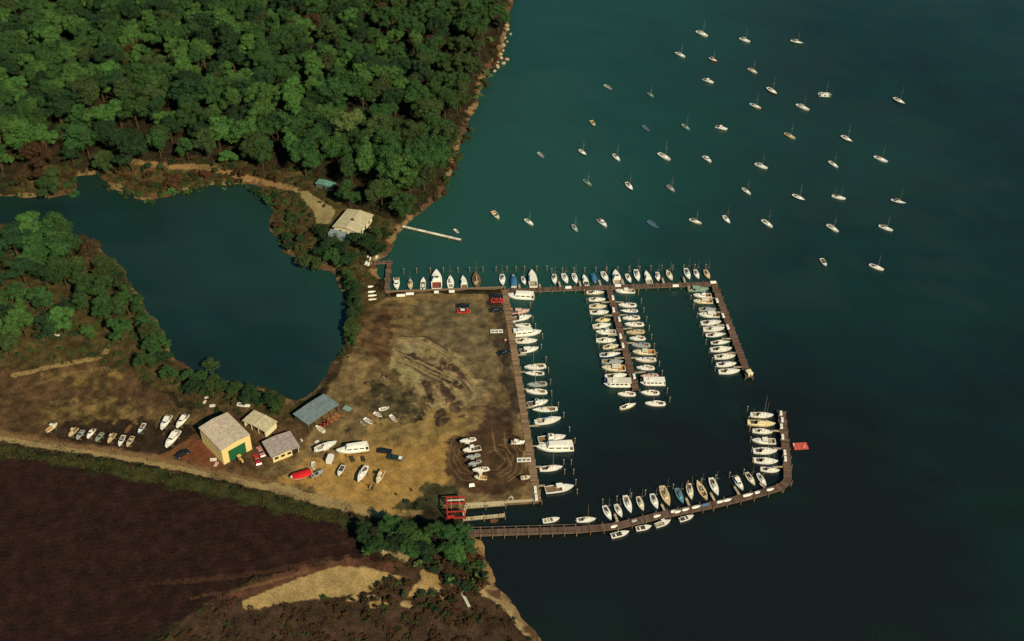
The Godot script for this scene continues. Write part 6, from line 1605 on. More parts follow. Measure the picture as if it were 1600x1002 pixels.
	if kind == "houseboat":
		var w: float = p.b * .88
		s = Shape.new()
		s.frustum(-.40 * l, .30 * l, w, w, top - .05, top + 1.5, .03, .1, .02)
		var cab := put("deckhouse", s, deck_m, root)
		windows(-.36 * l, .26 * l, w, w, top + .55, .55, 4, cab)
		s = Shape.new()
		s.frustum(-.47 * l, .37 * l, w * 1.08, w * 1.06, top + 1.5, top + 1.62, .02)
		put("roof", s, paint([.62, .60, .52], .7, .3) if num % 2 else deck_m, cab)
		s = Shape.new()
		s.box(Vector3(.1 * l, top + 1.77, 0), Vector3(l * .16, .3, w * .9))
		put("roof_locker", s, deck_m, cab)
		s = Shape.new()
		for sd in [-1.0, 1.0]:
			s.tube(Vector3(.36 * l, top + .8, sd * w), Vector3(.48 * l, top + .8, sd * w * .6), .02, .02, 4)
			s.tube(Vector3(.36 * l, top, sd * w), Vector3(.36 * l, top + 1.5, sd * w), .025, .025, 4)
		put("rail", s, paint([.6, .6, .58], .3, .5, .8), root)
	if ashore:
		var g := height(row[1], row[2])
		var lift := .16 if kind == "dinghy" else (1.6 if sail else .95)
		root.position.y = g + lift + .02
		if sail:
			s = Shape.new()
			s.hexa([Vector3(-.12 * l, -1.5, -.08), Vector3(.1 * l, -1.5, -.08), Vector3(.1 * l, -1.5, .08), Vector3(-.12 * l, -1.5, .08), Vector3(-.1 * l, -.2, -.12), Vector3(.16 * l, -.2, -.12), Vector3(.16 * l, -.2, .12), Vector3(-.1 * l, -.2, .12)])
			put("keel", s, hull_m, root)
		if kind != "dinghy":
			for x in [-.26, .2]:
				s = Shape.new()
				s.box(Vector3(x * l, -lift + .08, 0), Vector3(.25, .2, p.b * 2.2))
				for sd in [-1.0, 1.0]:
					s.tube(Vector3(x * l, -lift, sd * p.b * 1.05), Vector3(x * l, .15, sd * p.b * .72), .06, .05, 5)
				s.box(Vector3(x * l, -lift * .5 - .12, 0), Vector3(.3, lift * .9, .3))
				put("cradle", s, paint([.16, .11, .06], .9, .2), root)


# ---------------------------------------------------------------- docks, piles and what lies on them
func make_dock(d: Array) -> void:
	var pts := polygon(d[2])
	var w: float = d[3]
	var h: float = d[4]
	var root := thing(d[0], d[1], "pier" if "pier" in d[0] else "dock", Vector3(pts[0].x, h, pts[0].y), 0.0, "docks and piers of the marina")
	var wood := tinted(.9, .25)
	var r := RandomNumberGenerator.new()
	r.seed = int(absf(pts[0].x * 10.0)) + 4
	var pale: bool = d[0] == "white_pier"
	var tone := [.66, .62, .52] if pale else [.125, .080, .060]
	if d[0] == "lot_wharf": tone = [.21, .14, .085]
	if "hoist" in d[0]: tone = [.42, .36, .22]
	var planks := Shape.new()
	var beams := Shape.new()
	var pile_m := paint([.20, .15, .10], .9, .2)
	for i in pts.size() - 1:
		var a := pts[i] - pts[0]
		var b := pts[i + 1] - pts[0]
		var u := (b - a).normalized()
		var turn := Basis(Vector3.UP, atan2(-u.y, u.x))
		var l := a.distance_to(b)
		var ext := w * .45 if i > 0 else 0.0
		var n := int((l + ext) / .34)
		for k in n:
			var q := a + u * ((k + .5) * (l + ext) / n - ext)
			planks.col = cv(tone, r.randf_range(.62, 1.45))
			planks.box(Vector3(q.x, -.04 + i * .004, q.y), Vector3((l + ext) / n * .93, .07, w * r.randf_range(.985, 1.02)), turn)
		for sd in [-.42, .42]:
			var c := (a + b) / 2.0
			beams.box(Vector3(c.x, -.26, c.y) + turn * Vector3(0, 0, sd * w), Vector3(l, .34, .2), turn)
		var m := maxi(1, int(l / (4.6 if d[6] == 0 else 3.7)))
		for k in m + 1:
			var q := a.lerp(b, float(k) / m)
			for sd in [-.56, .56]:
				var e := Vector3(q.x, 0, q.y) + turn * Vector3(0, 0, sd * w)
				var s := Shape.new()
				var tall := (.25 + r.randf() * .5) if not pale else .1
				if d[6] and i < 1: tall = .95
				s.tube(e + Vector3(0, -h - 2.0, 0), e + Vector3(0, tall, 0), .16, .13, 7)
				put("pile", s, pile_m, root)
		if d[6] and i < 1:
			for sd in [-.56, .56]:
				var s := Shape.new()
				var c := (a + b) / 2.0
				s.box(Vector3(c.x, .82, c.y) + turn * Vector3(0, 0, sd * w), Vector3(l, .1, .08), turn)
				put("handrail", s, pile_m, root)
	var dk := put("decking", planks, wood, root)
	dk.set_meta("kind", "stuff")
	put("beam", beams, pile_m, root)
	for f in d[5]:
		var a := Vector2(f[0][0], f[0][1]) - pts[0]
		var b := Vector2(f[1][0], f[1][1]) - pts[0]
		var u := (b - a).normalized()
		var turn := Basis(Vector3.UP, atan2(-u.y, u.x))
		var l := a.distance_to(b)
		var s := Shape.new()
		var n := int(l / .4)
		for k in n:
			var q := a + u * ((k + .5) * l / n)
			s.col = cv([.40, .33, .23], r.randf_range(.7, 1.3))
			s.box(Vector3(q.x, -.22, q.y), Vector3(l / n * .93, .06, .8), turn)
		put("finger_pier", s, wood, root)
		var e := Shape.new()
		e.tube(Vector3(a.x, -h - 2.0, a.y), Vector3(a.x, .35, a.y), .15, .12, 7)
		put("pile", e, pile_m, root)

func make_piles() -> void:
	var s := Shape.new()
	s.col = Color(.20, .15, .10)
	s.tube(Vector3(0, -3, 0), Vector3(0, .5, 0), .17, .16, 8, false)
	s.tube(Vector3(0, .5, 0), Vector3(.03, 2.5, 0), .16, .13, 8)
	s.col = Color(.62, .58, .48)
	s.tube(Vector3(.03, 2.5, 0), Vector3(.03, 2.72, 0), .17, .03, 8)
	var mesh := s.mesh()
	for p in PILES:
		for i in p[2].size():
			var q: Array = p[2][i]
			var o := put("mooring_pile", mesh, tinted(.9, .25))
			o.position = Vector3(q[0], 0, q[1])
			o.rotation = Vector3(rng.randf_range(-.04, .04), rng.randf() * TAU, rng.randf_range(-.04, .04))
			tag(o, "%s %s" % [ordinal(i + 1), p[0]], "pile", p[1])

func make_smalls() -> void:
	for q in SMALLS:
		var base: Array = NAMES[q[6]]
		var m := paint(base, .45, .5)
		var l: float = q[5]
		var o := thing(q[0], q[7], "dinghy" if q[0] == "upturned_dinghy" else "box", Vector3(q[1], q[3], q[2]), deg_to_rad(q[4]), GROUPS[q[8]])
		if q[3] < 1.3: o.position.y = height(q[1], q[2])
		if q[0] == "upturned_dinghy":
			var s := Shape.new()
			var n := 8
			for i in n:
				for sd in [-1.0, 1.0]:
					var g := []
					for t in [float(i) / n, float(i + 1) / n]:
						var b: float = .55 * (lerpf(.75, 1.0, t / .4) if t < .4 else 1.0 - pow((t - .4) / .6, 2.2))
						var y: float = .46 * (1.0 - .35 * t * t)
						g.append([Vector3((t - .5) * l, .03, sd * b), Vector3((t - .5) * l, y * .75, sd * b * .8), Vector3((t - .5) * l, y, 0)])
					for k in 2:
						s.quad_out(g[0][k], g[1][k], g[1][k + 1], g[0][k + 1], Vector3((float(i) / n - .5) * l, -.3, 0))
			s.quad_out(Vector3(-l / 2, .03, -.41), Vector3(-l / 2, .03, .41), Vector3(-l / 2, .345, .33), Vector3(-l / 2, .345, -.33), Vector3.ZERO)
			put("hull", s, m, o)
			s = Shape.new()
			s.hexa([Vector3(-l * .48, .40, -.03), Vector3(l * .42, .27, -.03), Vector3(l * .42, .27, .03), Vector3(-l * .48, .40, .03), Vector3(-l * .48, .54, -.03), Vector3(l * .42, .36, -.03), Vector3(l * .42, .36, .03), Vector3(-l * .48, .54, .03)])
			put("keel_strip", s, paint([.3, .2, .1], .7, .3), o)
			s = Shape.new()
			s.box(Vector3(-l * .2, .015, 0), Vector3(.1, .07, 1.2))
			s.box(Vector3(l * .2, .015, 0), Vector3(.1, .07, 1.0))
			put("batten", s, paint([.3, .2, .1], .7, .3), o)
		else:
			var w := .85
			var s := Shape.new()
			s.frustum(-l / 2, l / 2, w / 2, w / 2, 0, .55, .02, .02, .02)
			put("box_body", s, m, o)
			s = Shape.new()
			s.hexa([Vector3(-l / 2 - .04, .55, -w / 2 - .04), Vector3(l / 2 + .04, .55, -w / 2 - .04), Vector3(l / 2 + .04, .55, w / 2 + .04), Vector3(-l / 2 - .04, .55, w / 2 + .04),
				Vector3(-l / 2, .72, -w / 2 + .05), Vector3(l / 2, .72, -w / 2 + .05), Vector3(l / 2, .62, w / 2), Vector3(-l / 2, .62, w / 2)])
			put("lid", s, m, o)

func make_seawalls() -> void:
	var p := polygon(BULKHEAD)
	var labels := {0: "timber seawall along the upper edge of the lot", 2: "pale capped timber seawall along the lower edge of the lot", 3: "short timber seawall at the head of the hoist slip"}
	for i in labels:
		var a := p[i]
		var b := p[i + 1]
		var u := (b - a).normalized()
		var o := thing("seawall", labels[i], "seawall", Vector3(a.x, 0, a.y), atan2(-u.y, u.x), "timber seawalls of the lot")
		var l := a.distance_to(b)
		var n := int(l / .5)
		var s := Shape.new()
		var r := RandomNumberGenerator.new()
		r.seed = 40 + i
		for k in n:
			s.col = cv([.15, .10, .065], r.randf_range(.7, 1.3))
			s.box(Vector3((k + .5) * l / n, -.6, -.2), Vector3(l / n * .97, 4.0, .12 + r.randf() * .04))
		var sh := put("sheeting", s, tinted(.9, .25), o)
		sh.set_meta("kind", "stuff")
		s = Shape.new()
		s.box(Vector3(l / 2, 1.43, -.05 if i != 2 else .0), Vector3(l, .1, .9 if i != 2 else 1.1))
		put("cap", s, paint([.22, .155, .10] if i == 0 else [.46, .40, .25], .9, .2), o)


# ---------------------------------------------------------------- buildings
func wall_box(called: String, root: Node, at: Vector3, size: Vector3, m: Material) -> MeshInstance3D:
	var s := Shape.new()
	s.box(at, size)
	return put(called, s, m, root)

func ribbed_roof(root: Node, w: float, d: float, y0: float, rise: float, over: float, m: Material, along_depth := true, seed_n := 1) -> void:
	# low gable, ridge running from front to back; each sheet of metal is a piece of its own
	var r := RandomNumberGenerator.new()
	r.seed = seed_n
	var hw := w / 2.0 + over
	var holder := put("roof", ridge_cap(d, y0 + rise, over), m, root)
	var n := int((d + 2.0 * over) / 1.15)
	for sd in [-1.0, 1.0]:
		for k in n:
			var z1 := over - k * (d + 2.0 * over) / n
			var z0 := over - (k + 1) * (d + 2.0 * over) / n
			var s := Shape.new()
			var lift := r.randf_range(0.0, .02)
			s.col = Color.WHITE * r.randf_range(.9, 1.06)
			s.hexa([Vector3(0, y0 + rise - .1, z0), Vector3(sd * hw, y0 - .1 - rise * over / (w / 2.0), z0), Vector3(sd * hw, y0 - .1 - rise * over / (w / 2.0), z1 - .05), Vector3(0, y0 + rise - .1, z1 - .05),
				Vector3(0, y0 + rise + lift, z0), Vector3(sd * hw, y0 + lift - rise * over / (w / 2.0), z0), Vector3(sd * hw, y0 + lift - rise * over / (w / 2.0), z1 - .05), Vector3(0, y0 + rise + lift, z1 - .05)])
			s.tube(Vector3(0, y0 + rise + lift, z0), Vector3(sd * hw, y0 + lift - rise * over / (w / 2.0), z0), .05, .05, 4)
			put("roof_panel", s, m, holder)

func ridge_cap(d: float, y: float, over: float) -> Shape:
	var s := Shape.new()
	s.box(Vector3(0, y + .04, -d / 2.0), Vector3(.5, .06, d + 2.0 * over + .1))
	return s

func roof_metal(a: Array, rough := .6) -> StandardMaterial3D:
	var m := StandardMaterial3D.new()
	m.vertex_color_use_as_albedo = true
	m.albedo_color = lin(a)
	m.roughness = rough
	m.metallic_specular = .4
	var n := FastNoiseLite.new()
	n.seed = int(a[0] * 1000.0); n.frequency = .02; n.fractal_octaves = 5
	var g := Gradient.new()
	g.set_color(0, Color(.78, .74, .70)); g.set_color(1, Color(1, 1, 1))
	var t := n.get_seamless_image(256, 256)
	for y in 256:
		for x in 256:
			t.set_pixel(x, y, g.sample(t.get_pixel(x, y).r))
	m.albedo_texture = ImageTexture.create_from_image(t)
	m.uv1_triplanar = true
	m.uv1_scale = Vector3.ONE / 9.0
	return m

func site(b: Array) -> Vector3:
	return Vector3(b[0], height(b[0], b[1]) - .02, b[1])

func make_buildings() -> void:
	var yellow := paint([.70, .56, .24], .75, .3)
	var cream := paint([.70, .64, .42], .75, .3)
	var green := paint([.012, .11, .045], .5, .4)
	var dark := paint([.02, .018, .016], .8, .3)
	var glass := paint([.015, .018, .022], .1, .6)
	var white := paint([.74, .72, .64], .6, .4)
	# the barn: front face at z = 0, depth towards -z
	var b: Array = BARN
	var o := thing("barn", "yellow metal barn with pale roof and big green door", "barn", site(b), deg_to_rad(b[2]))
	var w: float = b[3]
	var d: float = b[4]
	var h := 6.9
	var t := .25
	var dw := 6.6
	var dh := 5.0
	var dx := .05
	wall_box("side_wall", o, Vector3(-w / 2 + t / 2, h / 2, -d / 2), Vector3(t, h, d), yellow)
	wall_box("side_wall", o, Vector3(w / 2 - t / 2, h / 2, -d / 2), Vector3(t, h, d), yellow)
	wall_box("back_wall", o, Vector3(0, h / 2, -d + t / 2), Vector3(w - 2 * t, h, t), yellow)
	var s := Shape.new()
	s.box(Vector3((-w / 2 + t + dx - dw / 2) / 2, h / 2, -t / 2), Vector3(dx - dw / 2 + w / 2 - t, h, t))
	s.box(Vector3((w / 2 - t + dx + dw / 2) / 2, h / 2, -t / 2), Vector3(w / 2 - t - dx - dw / 2, h, t))
	s.box(Vector3(dx, (h + dh) / 2, -t / 2), Vector3(dw, h - dh, t))
	s.tri_out(Vector3(-w / 2, h, -.02), Vector3(w / 2, h, -.02), Vector3(0, h + .6, -.02), Vector3(0, h, -5))
	var fw := put("front_wall", s, yellow, o)
	for k in 5:
		var pw := dw / 5.0
		s = Shape.new()
		s.box(Vector3(dx - dw / 2 + (k + .5) * pw, dh / 2, -t * .7), Vector3(pw - .05, dh - .04, .08))
		put("door_panel", s, green, fw)
	for k in 11:
		var z := -.6 - k * (d - 1.2) / 10.0
		for sd in [-1.0, 1.0]:
			wall_box("siding_rib", o, Vector3(sd * (w / 2 + .03), h / 2, z), Vector3(.06, h, .08), yellow)
	ribbed_roof(o, w, d, h + .12, .6, .2, roof_metal([.66, .55, .42]), true, 5)
	for q in [[-1.8, -6.0], [1.6, -9.0]]:
		s = Shape.new()
		s.tube(Vector3(q[0], h + .4, q[1]), Vector3(q[0], h + 1.1, q[1]), .2, .2, 8)
		s.tube(Vector3(q[0], h + 1.1, q[1]), Vector3(q[0], h + 1.35, q[1]), .34, .05, 8)
		put("roof_vent", s, paint([.4, .38, .35], .5, .5), o)
	# cream-roofed shed behind it
	b = CREAM_SHED
	w = b[3] - .8
	d = b[4] - .8
	h = 2.9
	var off := Vector3(0, 0, .0)
	o = thing("shed", "low shed with cream roof behind the barn", "shed", site(b), deg_to_rad(b[2]))
	wall_box("wall", o, Vector3(0, h / 2, -d - .4), Vector3(w, h, .2), cream)
	for sd in [-1.0, 1.0]: wall_box("wall", o, Vector3(sd * (w / 2 - .1), h / 2, -d / 2 - .4), Vector3(.2, h, d - .2), cream)
	for k in 4: wall_box("post", o, Vector3(lerpf(-w / 2 + .4, w / 2 - .4, k / 3.0), h / 2, -.5), Vector3(.2, h, .2), cream)
	wall_box("workbench", o, Vector3(0, .45, -d + .3), Vector3(w * .8, .9, .7), dark)
	ribbed_roof(o, b[3], b[4], h + .1, .35, .02, roof_metal([.68, .60, .38]), true, 6)
	# workshop in front
	b = WORKSHOP
	w = b[3] - 1.0
	d = b[4] - 1.0
	o = thing("workshop", "low yellow workshop with pinkish grey roof beside the barn", "workshop", site(b), deg_to_rad(b[2]))
	for sd in [-1.0, 1.0]: wall_box("side_wall", o, Vector3(sd * (w / 2 - .1), h / 2, -d / 2 - .5), Vector3(.2, h, d), yellow)
	wall_box("back_wall", o, Vector3(0, h / 2, -d - .4), Vector3(w - .4, h, .2), yellow)
	fw = wall_box("front_wall", o, Vector3(-w * .12, h / 2, -.6), Vector3(w * .72, h, .2), yellow)
	for k in 3:
		wall_box("window", fw, Vector3(-w * .36 + k * 2.3, 1.7, -.47), Vector3(1.4, 1.0, .05), glass)
		wall_box("window_frame", fw, Vector3(-w * .36 + k * 2.3, 1.14, -.46), Vector3(1.6, .1, .1), white)
	wall_box("door", o, Vector3(w * .37, 1.15, -.75), Vector3(w * .24, 2.3, .1), dark)
	ribbed_roof(o, b[3], b[4], h + .1, .5, .02, roof_metal([.46, .385, .35]), true, 7)
	# open shed with a blue-grey roof, red drums and lumber under its front
	b = OPEN_SHED
	w = b[3]
	d = b[4]
	h = 3.4
	o = thing("open_shed", "open-fronted shed with blue-grey metal roof at the pond edge", "shed", site(b), deg_to_rad(b[2]))
	wall_box("wall", o, Vector3(0, h / 2, -d + .3), Vector3(w - .6, h, .2), paint([.12, .09, .06], .9, .2))
	for sd in [-1.0, 1.0]: wall_box("wall", o, Vector3(sd * (w / 2 - .4), h / 2, -d / 2), Vector3(.2, h, d - 1.0), paint([.12, .09, .06], .9, .2))
	for k in 5: wall_box("post", o, Vector3(lerpf(-w / 2 + .3, w / 2 - .3, k / 4.0), h / 2, -.3), Vector3(.2, h, .2), paint([.16, .11, .07], .9, .2))
	ribbed_roof(o, w, d, h + .1, .3, .02, roof_metal([.22, .29, .30], .5), true, 8)
	var turn := deg_to_rad(b[2])
	var bs := Basis(Vector3.UP, turn)
	for k in 6:
		var at := site(b) + bs * Vector3(-2.6 + k * .78 + rng.randf_range(-.1, .1), 0, .7 + (k % 2) * .8)
		var dr := thing("steel_drum", "%s red steel drum from left before the open shed" % ordinal(k + 1), "drum", at, k * .7, "red drums before the open shed")
		s = Shape.new()
		s.tube(Vector3(0, 0, 0), Vector3(0, .88, 0), .3, .3, 12)
		put("drum_body", s, paint([.42, .05, .03], .5, .5), dr)
		for y in [.03, .3, .6, .86]:
			s = Shape.new()
			s.tube(Vector3(0, y - .02, 0), Vector3(0, y + .02, 0), .32, .32, 12)
			put("hoop", s, paint([.36, .045, .03], .5, .5), dr)
	for k in 3:
		var at := site(b) + bs * Vector3(1.4 + k * 1.7, 0, .8 + (k % 2) * .5)
		var st := thing("lumber_stack", "%s orange-brown lumber stack in front of the open shed" % ["leftmost", "middle", "rightmost"][k], "lumber", at, turn + .1 * k, "lumber before the open shed")
		for y in 4:
			for x in 3:
				s = Shape.new()
				s.box(Vector3((x - 1) * .34, .1 + y * .16, rng.randf_range(-.12, .12)), Vector3(.3, .14, 2.2))
				put("plank", s, paint([[.34, .13, .05], [.28, .11, .045], [.38, .17, .07]][(x + y) % 3], .85, .2), st)
	# house on the neck of land
	b = HOUSE
	w = b[3]
	d = b[4]
	h = 3.2
	o = thing("house", "single-storey house with broad cream roof among the trees", "house", site(b), deg_to_rad(b[2]))
	wall_box("front_wall", o, Vector3(0, h / 2, -.7), Vector3(w - 1.2, h, .2), cream)
	wall_box("back_wall", o, Vector3(0, h / 2, -d + .7), Vector3(w - 1.2, h, .2), cream)
	for sd in [-1.0, 1.0]:
		var sw := wall_box("side_wall", o, Vector3(sd * (w / 2 - .7), h / 2, -d / 2), Vector3(.2, h, d - 1.6), cream)
		for k in 3: wall_box("window", sw, Vector3(sd * (w / 2 - .58), 1.6, -d * (.25 + .25 * k)), Vector3(.06, 1.2, 1.1), glass)
	for k in 2: wall_box("window", o, Vector3(-w * .22 + k * w * .44, 1.6, -.58), Vector3(1.3, 1.2, .06), glass)
	wall_box("door", o, Vector3(0, 1.05, -.58), Vector3(1.0, 2.1, .07), green)
	ribbed_roof(o, w, d, h + .1, .9, .02, roof_metal([.62, .56, .36], .8), true, 9)
	s = Shape.new()
	s.box(Vector3(.4, h + 1.2, -d * .45), Vector3(.8, 1.3, .7))
	put("chimney", s, paint([.10, .06, .045], .9, .2), o)
	s = Shape.new()
	s.hexa([Vector3(-w / 2 - .2, 0, .6), Vector3(w * .1, 0, .6), Vector3(w * .1, 0, 3.6), Vector3(-w / 2 - .2, 0, 3.6), Vector3(-w / 2 - .2, 2.7, .6), Vector3(w * .1, 2.7, .6), Vector3(w * .1, 2.4, 3.6), Vector3(-w / 2 - .2, 2.4, 3.6)])
	put("annex", s, paint([.20, .26, .27], .7, .3), o)
	# green roofed shed in the wood
	b = GREEN_SHED
	w = b[3]
	d = b[4]
	h = 2.6
	o = thing("garden_shed", "small shed with sea-green roof at the wood edge", "shed", site(b), deg_to_rad(b[2]))
	for sd in [-1.0, 1.0]: wall_box("side_wall", o, Vector3(sd * (w / 2 - .4), h / 2, -d / 2), Vector3(.15, h, d - .6), paint([.10, .12, .10], .8, .3))
	wall_box("front_wall", o, Vector3(0, h / 2, -.35), Vector3(w - 1.0, h, .15), paint([.10, .12, .10], .8, .3))
	wall_box("back_wall", o, Vector3(0, h / 2, -d + .35), Vector3(w - 1.0, h, .15), paint([.10, .12, .10], .8, .3))
	wall_box("door", o, Vector3(0, 1.0, -.25), Vector3(1.2, 2.0, .06), dark)
	ribbed_roof(o, w, d, h + .1, .35, .02, roof_metal([.16, .36, .30], .6), true, 10)


# ---------------------------------------------------------------- vehicles and yard gear
func make_car(c: Array) -> void:
	var o := thing("parked_car", c[5], "car", Vector3(c[1], height(c[1], c[2]), c[2]), deg_to_rad(c[3]), "cars parked at the marina")
	var col: Array = {"black": [.014, .015, .018], "red": [.42, .025, .02], "green": [.02, .045, .035], "pink": [.45, .20, .17]}[c[4]]
	var m := paint(col, .22, .6)
	var l := 5.2
	var w := .93
	var s := Shape.new()
	var prof := [[-2.6, .38, .72], [-2.5, .32, .92], [-1.5, .3, .96], [1.2, .3, .98], [2.4, .32, .90], [2.6, .38, .68]]
	for i in prof.size() - 1:
		var a = prof[i]
		var e = prof[i + 1]
		s.hexa([Vector3(a[0], a[1], -w), Vector3(e[0], e[1], -w), Vector3(e[0], e[1], w), Vector3(a[0], a[1], w), Vector3(a[0], a[2], -w + .06), Vector3(e[0], e[2], -w + .06), Vector3(e[0], e[2], w - .06), Vector3(a[0], a[2], w - .06)])
	put("body", s, m, o)
	s = Shape.new()
	s.frustum(-1.65, 1.05, w - .1, w - .1, .94, 1.38, .16, .62, .5)
	put("greenhouse", s, paint([.012, .014, .018], .1, .6), o)
	s = Shape.new()
	s.frustum(-1.2, .5, w - .24, w - .24, 1.38, 1.46, .06, .06, .06)
	put("roof", s, paint([.66, .64, .56], .4, .5) if "pale roof" in c[5] else m, o)
	if "white hood" in c[5]:
		s = Shape.new()
		s.box(Vector3(1.75, .97, 0), Vector3(1.2, .04, 1.5))
		put("hood", s, paint([.76, .74, .7], .4, .5), o)
	for x in [-1.55, 1.5]:
		for sd in [-1.0, 1.0]:
			s = Shape.new()
			s.tube(Vector3(x, .34, sd * (w - .18)), Vector3(x, .34, sd * (w + .02)), .34, .34, 12)
			var wh := put("wheel", s, paint([.012, .012, .012], .9, .2), o)
			s = Shape.new()
			s.tube(Vector3(x, .34, sd * (w + .02)), Vector3(x, .34, sd * (w + .035)), .2, .18, 10)
			put("hubcap", s, paint([.6, .6, .6], .25, .5, .9), wh)
	for x in [-2.64, 2.64]:
		s = Shape.new()
		s.box(Vector3(x, .48, 0), Vector3(.12, .14, 1.84))
		put("bumper", s, paint([.6, .6, .6], .25, .5, .9), o)
		for sd in [-.65, .65]:
			s = Shape.new()
			s.box(Vector3(x * .99, .68, sd), Vector3(.06, .16, .3))
			put("headlight" if x > 0 else "tail_light", s, paint([.7, .7, .66], .2, .6) if x > 0 else paint([.3, .02, .02], .3, .5), o)

func make_yard() -> void:
	var s: Shape
	var o: Node3D
	var white := paint([.76, .74, .68], .5, .5)
	var red := paint([.34, .028, .026], .6, .4)
	var timber := paint([.10, .07, .045], .9, .2)
	# van beside the hauled-out boats
	o = thing("panel_van", "small white box van behind the small white motorboat", "van", Vector3(VAN[0], height(VAN[0], VAN[1]), VAN[1]), deg_to_rad(80))
	s = Shape.new()
	s.frustum(-2.0, 1.0, .95, .95, .4, 2.2, .05, .02, .02)
	put("cargo_box", s, white, o)
	s = Shape.new()
	s.frustum(1.02, 1.95, .9, .85, .4, 1.75, .12, .35, .0)
	var cab := put("cab", s, white, o)
	s = Shape.new()
	s.box(Vector3(1.78, 1.4, 0), Vector3(.12, .5, 1.4), Basis(Vector3.BACK, .25))
	put("windscreen", s, paint([.012, .014, .018], .1, .6), cab)
	for x in [-1.3, 1.3]:
		for sd in [-1.0, 1.0]:
			s = Shape.new()
			s.tube(Vector3(x, .34, sd * .78), Vector3(x, .34, sd * .98), .34, .34, 12)
			put("wheel", s, paint([.012, .012, .012], .9, .2), o)
	# yellow tractor at the barn door
	o = thing("tractor", "yellow tractor standing in front of the green barn door", "tractor", Vector3(TRACTOR[0], height(TRACTOR[0], TRACTOR[1]), TRACTOR[1]), deg_to_rad(-50))
	var ty := paint([.62, .46, .13], .5, .5)
	s = Shape.new()
	s.frustum(-.3, 1.6, .34, .3, .7, 1.35, .05, .1)
	put("engine_hood", s, ty, o)
	s = Shape.new()
	s.box(Vector3(-.8, .75, 0), Vector3(1.1, .5, .9))
	put("chassis", s, ty, o)
	s = Shape.new()
	s.frustum(-1.5, -.2, .7, .7, 2.0, 2.1, .05)
	put("canopy", s, ty, o)
	for e in [[-1.4, .6], [-.3, .6]]:
		for sd in [-1.0, 1.0]:
			s = Shape.new()
			s.tube(Vector3(e[0], .9, sd * e[1]), Vector3(e[0], 2.0, sd * e[1]), .04, .04, 5)
			put("post", s, timber, o)
	s = Shape.new()
	s.box(Vector3(-.9, 1.15, 0), Vector3(.5, .3, .5))
	put("seat", s, timber, o)
	for e in [[-.9, .62, .2], [1.2, .38, .14]]:
		for sd in [-1.0, 1.0]:
			s = Shape.new()
			s.tube(Vector3(e[0], e[1], sd * .5), Vector3(e[0], e[1], sd * (.5 + e[2] * 1.6)), e[1], e[1], 14)
			put("wheel", s, paint([.012, .012, .012], .9, .2), o)
	# red boat hoist straddling the slip
	o = thing("boat_hoist", "red steel travelling boat hoist straddling the launching slip", "boat hoist", Vector3(HOIST[0], 1.4, HOIST[1]), deg_to_rad(5))
	for z in [-3.1, 3.1]:
		s = Shape.new()
		s.box(Vector3(0, .55, z), Vector3(6.6, .4, .45))
		put("side_beam", s, red, o)
		s = Shape.new()
		s.box(Vector3(0, 3.6, z), Vector3(6.0, .35, .35))
		put("top_beam", s, red, o)
		for x in [-2.8, 2.8]:
			s = Shape.new()
			s.box(Vector3(x, 2.1, z), Vector3(.34, 2.75, .34))
			put("leg", s, red, o)
			s = Shape.new()
			s.tube(Vector3(x, .42, z - .2), Vector3(x, .42, z + .2), .42, .42, 12)
			put("wheel", s, paint([.015, .015, .015], .9, .2), o)
	for x in [-2.8]:
		s = Shape.new()
		s.box(Vector3(x, 3.92, 0), Vector3(.4, .28, 6.6))
		put("cross_beam", s, red, o)
	s = Shape.new()
	s.box(Vector3(0, 3.93, -1.5), Vector3(5.8, .2, .35))
	put("spreader_bar", s, paint([.7, .62, .5], .5, .5), o)
	s = Shape.new()
	s.box(Vector3(-1.6, 1.15, 3.2), Vector3(2.2, .9, .9))
	put("engine_box", s, red, o)
	for x in [-1.4, 1.4]:
		s = Shape.new()
		s.tube(Vector3(x, 3.5, -3.0), Vector3(x, 1.3, -1.2), .05, .05, 4)
		s.tube(Vector3(x, 1.3, -1.2), Vector3(x, 1.3, 1.2), .05, .05, 4)
		s.tube(Vector3(x, 1.3, 1.2), Vector3(x, 3.5, 3.0), .05, .05, 4)
		put("sling", s, paint([.6, .5, .3], .9, .2), o)
	# concrete slip head behind the hoist piers
	# red raft moored outside the breakwater
	o = thing("red_raft", "flat red raft floating outside the breakwater arm", "raft", Vector3(RAFT[0], 0, RAFT[1]), deg_to_rad(6))
	for z in [-1.1, 1.1]:
		s = Shape.new()
		s.tube(Vector3(-2.4, .05, z), Vector3(2.4, .05, z), .32, .32, 10)
		put("float_drum", s, timber, o)
	for k in 12:
		s = Shape.new()
		s.box(Vector3(-2.35 + k * .427, .42, 0), Vector3(.40, .1, 3.2))
		put("plank", s, paint([[.55, .10, .08], [.62, .14, .11], [.50, .08, .07]][k % 3], .7, .3), o)
	s = Shape.new()
	s.box(Vector3(1.2, .62, .3), Vector3(.9, .3, 1.0))
	put("hatch_box", s, paint([.66, .24, .19], .7, .3), o)
	s = Shape.new()
	s.box(Vector3(-2.2, .56, -.9), Vector3(.3, .2, 1.0))
	put("bollard", s, white, o)
